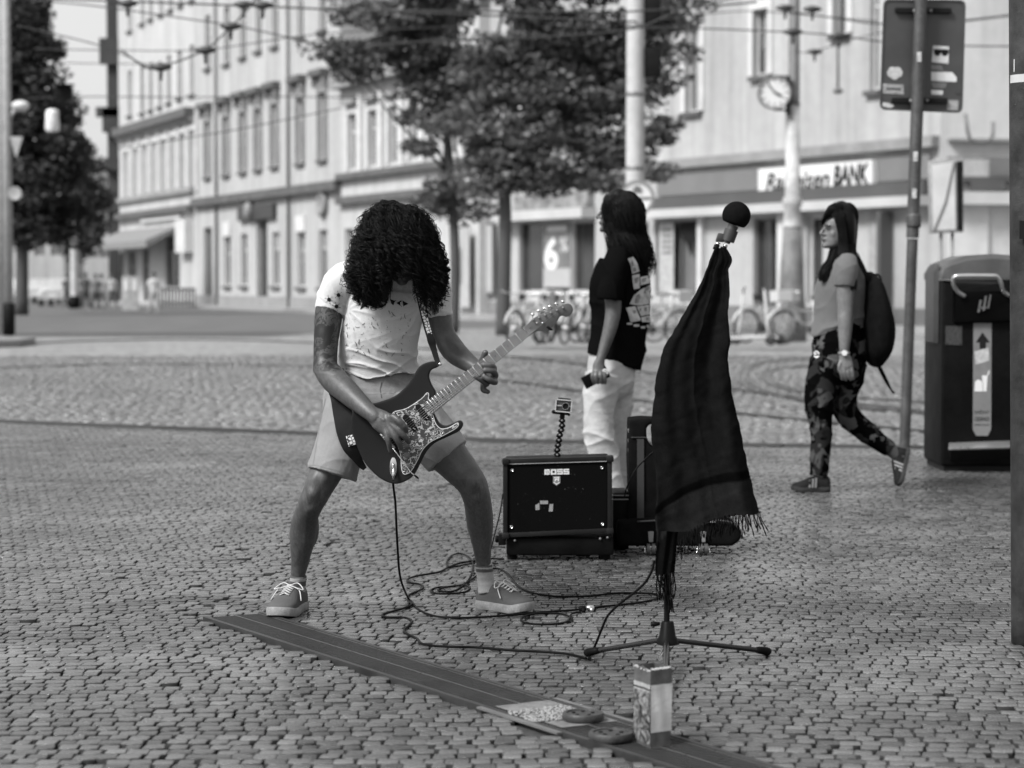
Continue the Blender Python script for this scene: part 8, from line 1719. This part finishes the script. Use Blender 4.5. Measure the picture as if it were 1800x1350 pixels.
decal('hexagon_badge', [hexa(1436, 623, 7)], CB, PW, w2, .004, 3); decal('hexagon_badge_ring', [hexa(1436, 623, 4.6)], CB, PB, w2, .0065, 3); decal('hexagon_badge_core', [hexa(1436, 623, 2.6)], CB, PW, w2, .009, 3)
# shoes
SU = M('walker_shoe', .018, .7, .3, 20, spec=.2); SS = M('walker_sole', .035, .7, .2, 20, spec=.2); SP_ = M('shoe_stripe', .2, .6)
hl, to = G(1456, 862), G(1382, 858); shoe(w2, Vector((hl.x, Y2-.05, 0)), Vector((to.x, Y2-.10, 0)), Vector((0, 0, 1)), .095, .070, SU, SS, LACE if False else None, sole_h=.028, stripes=SP_)
shoe(w2, P(1600, 790, Y2+.1), P(1585, 856, Y2+.08), Vector((-1, 0, -.2)), .095, .070, SU, SS, None, sole_h=.026, stripes=SP_)
q = B(); limb(q, [(1566, 791, 12, .11), (1578, 799, 12, .11), (1588, 803, 12, .1)], Y2); mk('sock', remesh(q, .005, 2), M('dark_sock', .05, .9), w2)
# hair, long and straight
q = B(); limb(q, [(1478, 369, 17, .02, 1.3), (1483, 380, 23, .0, 1.2), (1489, 398, 16, .0, 1.8), (1490, 420, 14, .0, 1.9), (1490, 442, 12, .0, 1.7), (1492, 470, 9, -.1, .8), (1494, 495, 6, -.17, .6)], Y2, n=28)
limb(q, [(1472, 370, 13, .0, 2.0), (1467, 376, 11, .0, 2.2)], Y2)
hm = remesh(q, .008, 5); add_tone(hm, np.full(len(hm.polygons), .2)); mk('hair', hm, HAIR, w2)
hr = [(1474, 368, 12, .02, 1.3), (1478, 374, 26, .02, 1.2), (1481, 392, 25, .03, 1.15), (1486, 415, 19, .04, 1.2), (1488, 440, 15, .0, 1.6), (1492, 468, 13, -.08, 1.6), (1494, 495, 11, -.16, .8), (1496, 511, 8, -.18, .6)]
sets = [strands_in(hr, Y2, 1500, 22, 21, .85, 1.05, .0013, amp=.003, tmin=.7, t0max=.25, wander=.25, phi=(-2.0, 2.0)),
        strands_in([(1472, 370, 12, -.08, .8), (1476, 385, 8, -.115, .35), (1481, 410, 8, -.12, .3), (1483, 440, 9, -.13, .4), (1488, 470, 12, -.19, .3), (1494, 500, 11, -.215, .25), (1496, 514, 9, -.215, .2)], Y2, 480, 24, 22, .1, 1.05, .0012, amp=.004, tmin=.72, t0max=.25, wander=.4),
        strands_in([(1478, 405, 12, .06, .8), (1472, 435, 12, .0, 1), (1462, 460, 10, -.06, .8), (1450, 480, 10, -.09, .6), (1442, 497, 6, -.10, .5)], Y2, 420, 22, 23, .1, 1.05, .0012, amp=.003, tmin=.75, t0max=.25, wander=.3),
        strands_in([(1476, 367, 14, .0, 1.8), (1462, 372, 10, -.02, 2.4), (1449, 384, 3, -.02, 3.5), (1446, 400, 2.5, .03, 3)], Y2, 300, 16, 24, .5, 1.05, .0012, tmin=.6, t0max=.2, wander=.2)]
for Pp, rr, tn in sets: mk('hair_strands', tubes_np('strands', Pp, rr, 3, tn), HAIR, w2, kind='stuff')
# face details
for s, nm_ in ((1, 'n'), (-1, 'f')):
    q = B(); q.ball(hd2(.388, s*.145, .505), (.009, .007, .005), R2, 12, 8); mk('eye', q.mesh('e', True), M('eyeball', .10, .4), w2)
    q = B(); q.ball(hd2(.412, s*.150, .505), (.0055, .004, .005), R2, 10, 6); mk('iris', q.mesh('e', True), PB, w2)
    q = B(); q.tube([hd2(.405, s*.07, .515), hd2(.430, s*.145, .53), hd2(.36, s*.225, .51)], [.001, .0016, .001], 6); mk('eyelash', q.mesh('e', True), PB, w2)
    q = B(); q.tube([hd2(.46, s*.06, .585), hd2(.465, s*.14, .615), hd2(.39, s*.25, .59)], [.0015, .0024, .001], 6); mk('eyebrow', q.mesh('e', True), PB, w2)
q = B(); q.tube([hd2(.470, -.07, .245), hd2(.492, 0, .247), hd2(.470, .07, .245)], [.001, .0018, .001], 6); mk('mouth_line', q.mesh('e', True), M('lip_dark', .035, .5), w2)
q = B(); n = 16; c = P(1484, 620, Y2-.205)
q.rings([[c+Vector((math.cos(a)*.033*k, math.sin(a)*.030*k, z)) for a in [2*math.pi*i/n for i in range(n)]] for k, z in ((1, -.006), (1.08, -.005), (1.08, .005), (1, .006))]); wt = mk('wristwatch', q.mesh('w', True, angle=40), STEEL, w2); q = B(); q.cyl(tuple(c+Vector((-.004, -.032, 0))), tuple(c+Vector((-.004, -.041, 0))), .016, n=16); mk('watch_dial', q.mesh('d', True, angle=40), M('dial_pale', .6, .3), wt)
# backpack
bp2 = thing('backpack', 'black backpack with a dangling strap on the back of the walking woman', 'backpack', P(1540, 560, Y2))
q = B(); limb(q, [(1528, 484, 8, .0, 3.2), (1533, 500, 16, .0, 3.4), (1537, 530, 22, .0, 3.2), (1541, 565, 27, 0, 2.8), (1543, 595, 26, 0, 2.8), (1541, 620, 21, 0, 3), (1539, 636, 13, 0, 3.4)], Y2, n=30, p=2.6); bp_m = remesh(q, .007, 5); X_ = vcos(bp_m); displace(bp_m, .004*swirl(X_, 121, 3, 3)); mk('bag', bp_m, BLKF, bp2)
q = B(); q.tube(catmull([tuple(P(x, y, Y2)) for x, y in ((1528, 494), (1532, 485), (1541, 482.5), (1547, 487), (1549, 497), (1546, 506))], 5), .006, 8, True, 1.6); mk('top_loop', q.mesh('l', True), BLKF, bp2)
ribbon(bp2, 'dangling_strap', [(1541, 636, Y2-.02, 2.5), (1549, 652, Y2-.02, 3.5), (1558, 670, Y2-.02, 3.2), (1567, 686, Y2-.02, 1.6), (1572, 691, Y2-.02, 2.2)], BLKF, .003)
for x, y in ((1560, 561), (1564, 602)): q = B(); q.box(P(x, y, Y2-.05), (.012, .006, .02)); mk('zip_tag', q.mesh(), M('zip', .1, .4), bp2)
ribbon(bp2, 'shoulder_strap', [(1531, 500, Y2-.11, 4), (1520, 478, Y2-.13, 4), (1508, 456, Y2-.12, 4.5), (1497, 452, Y2-.14, 4)], BLKF, .006)
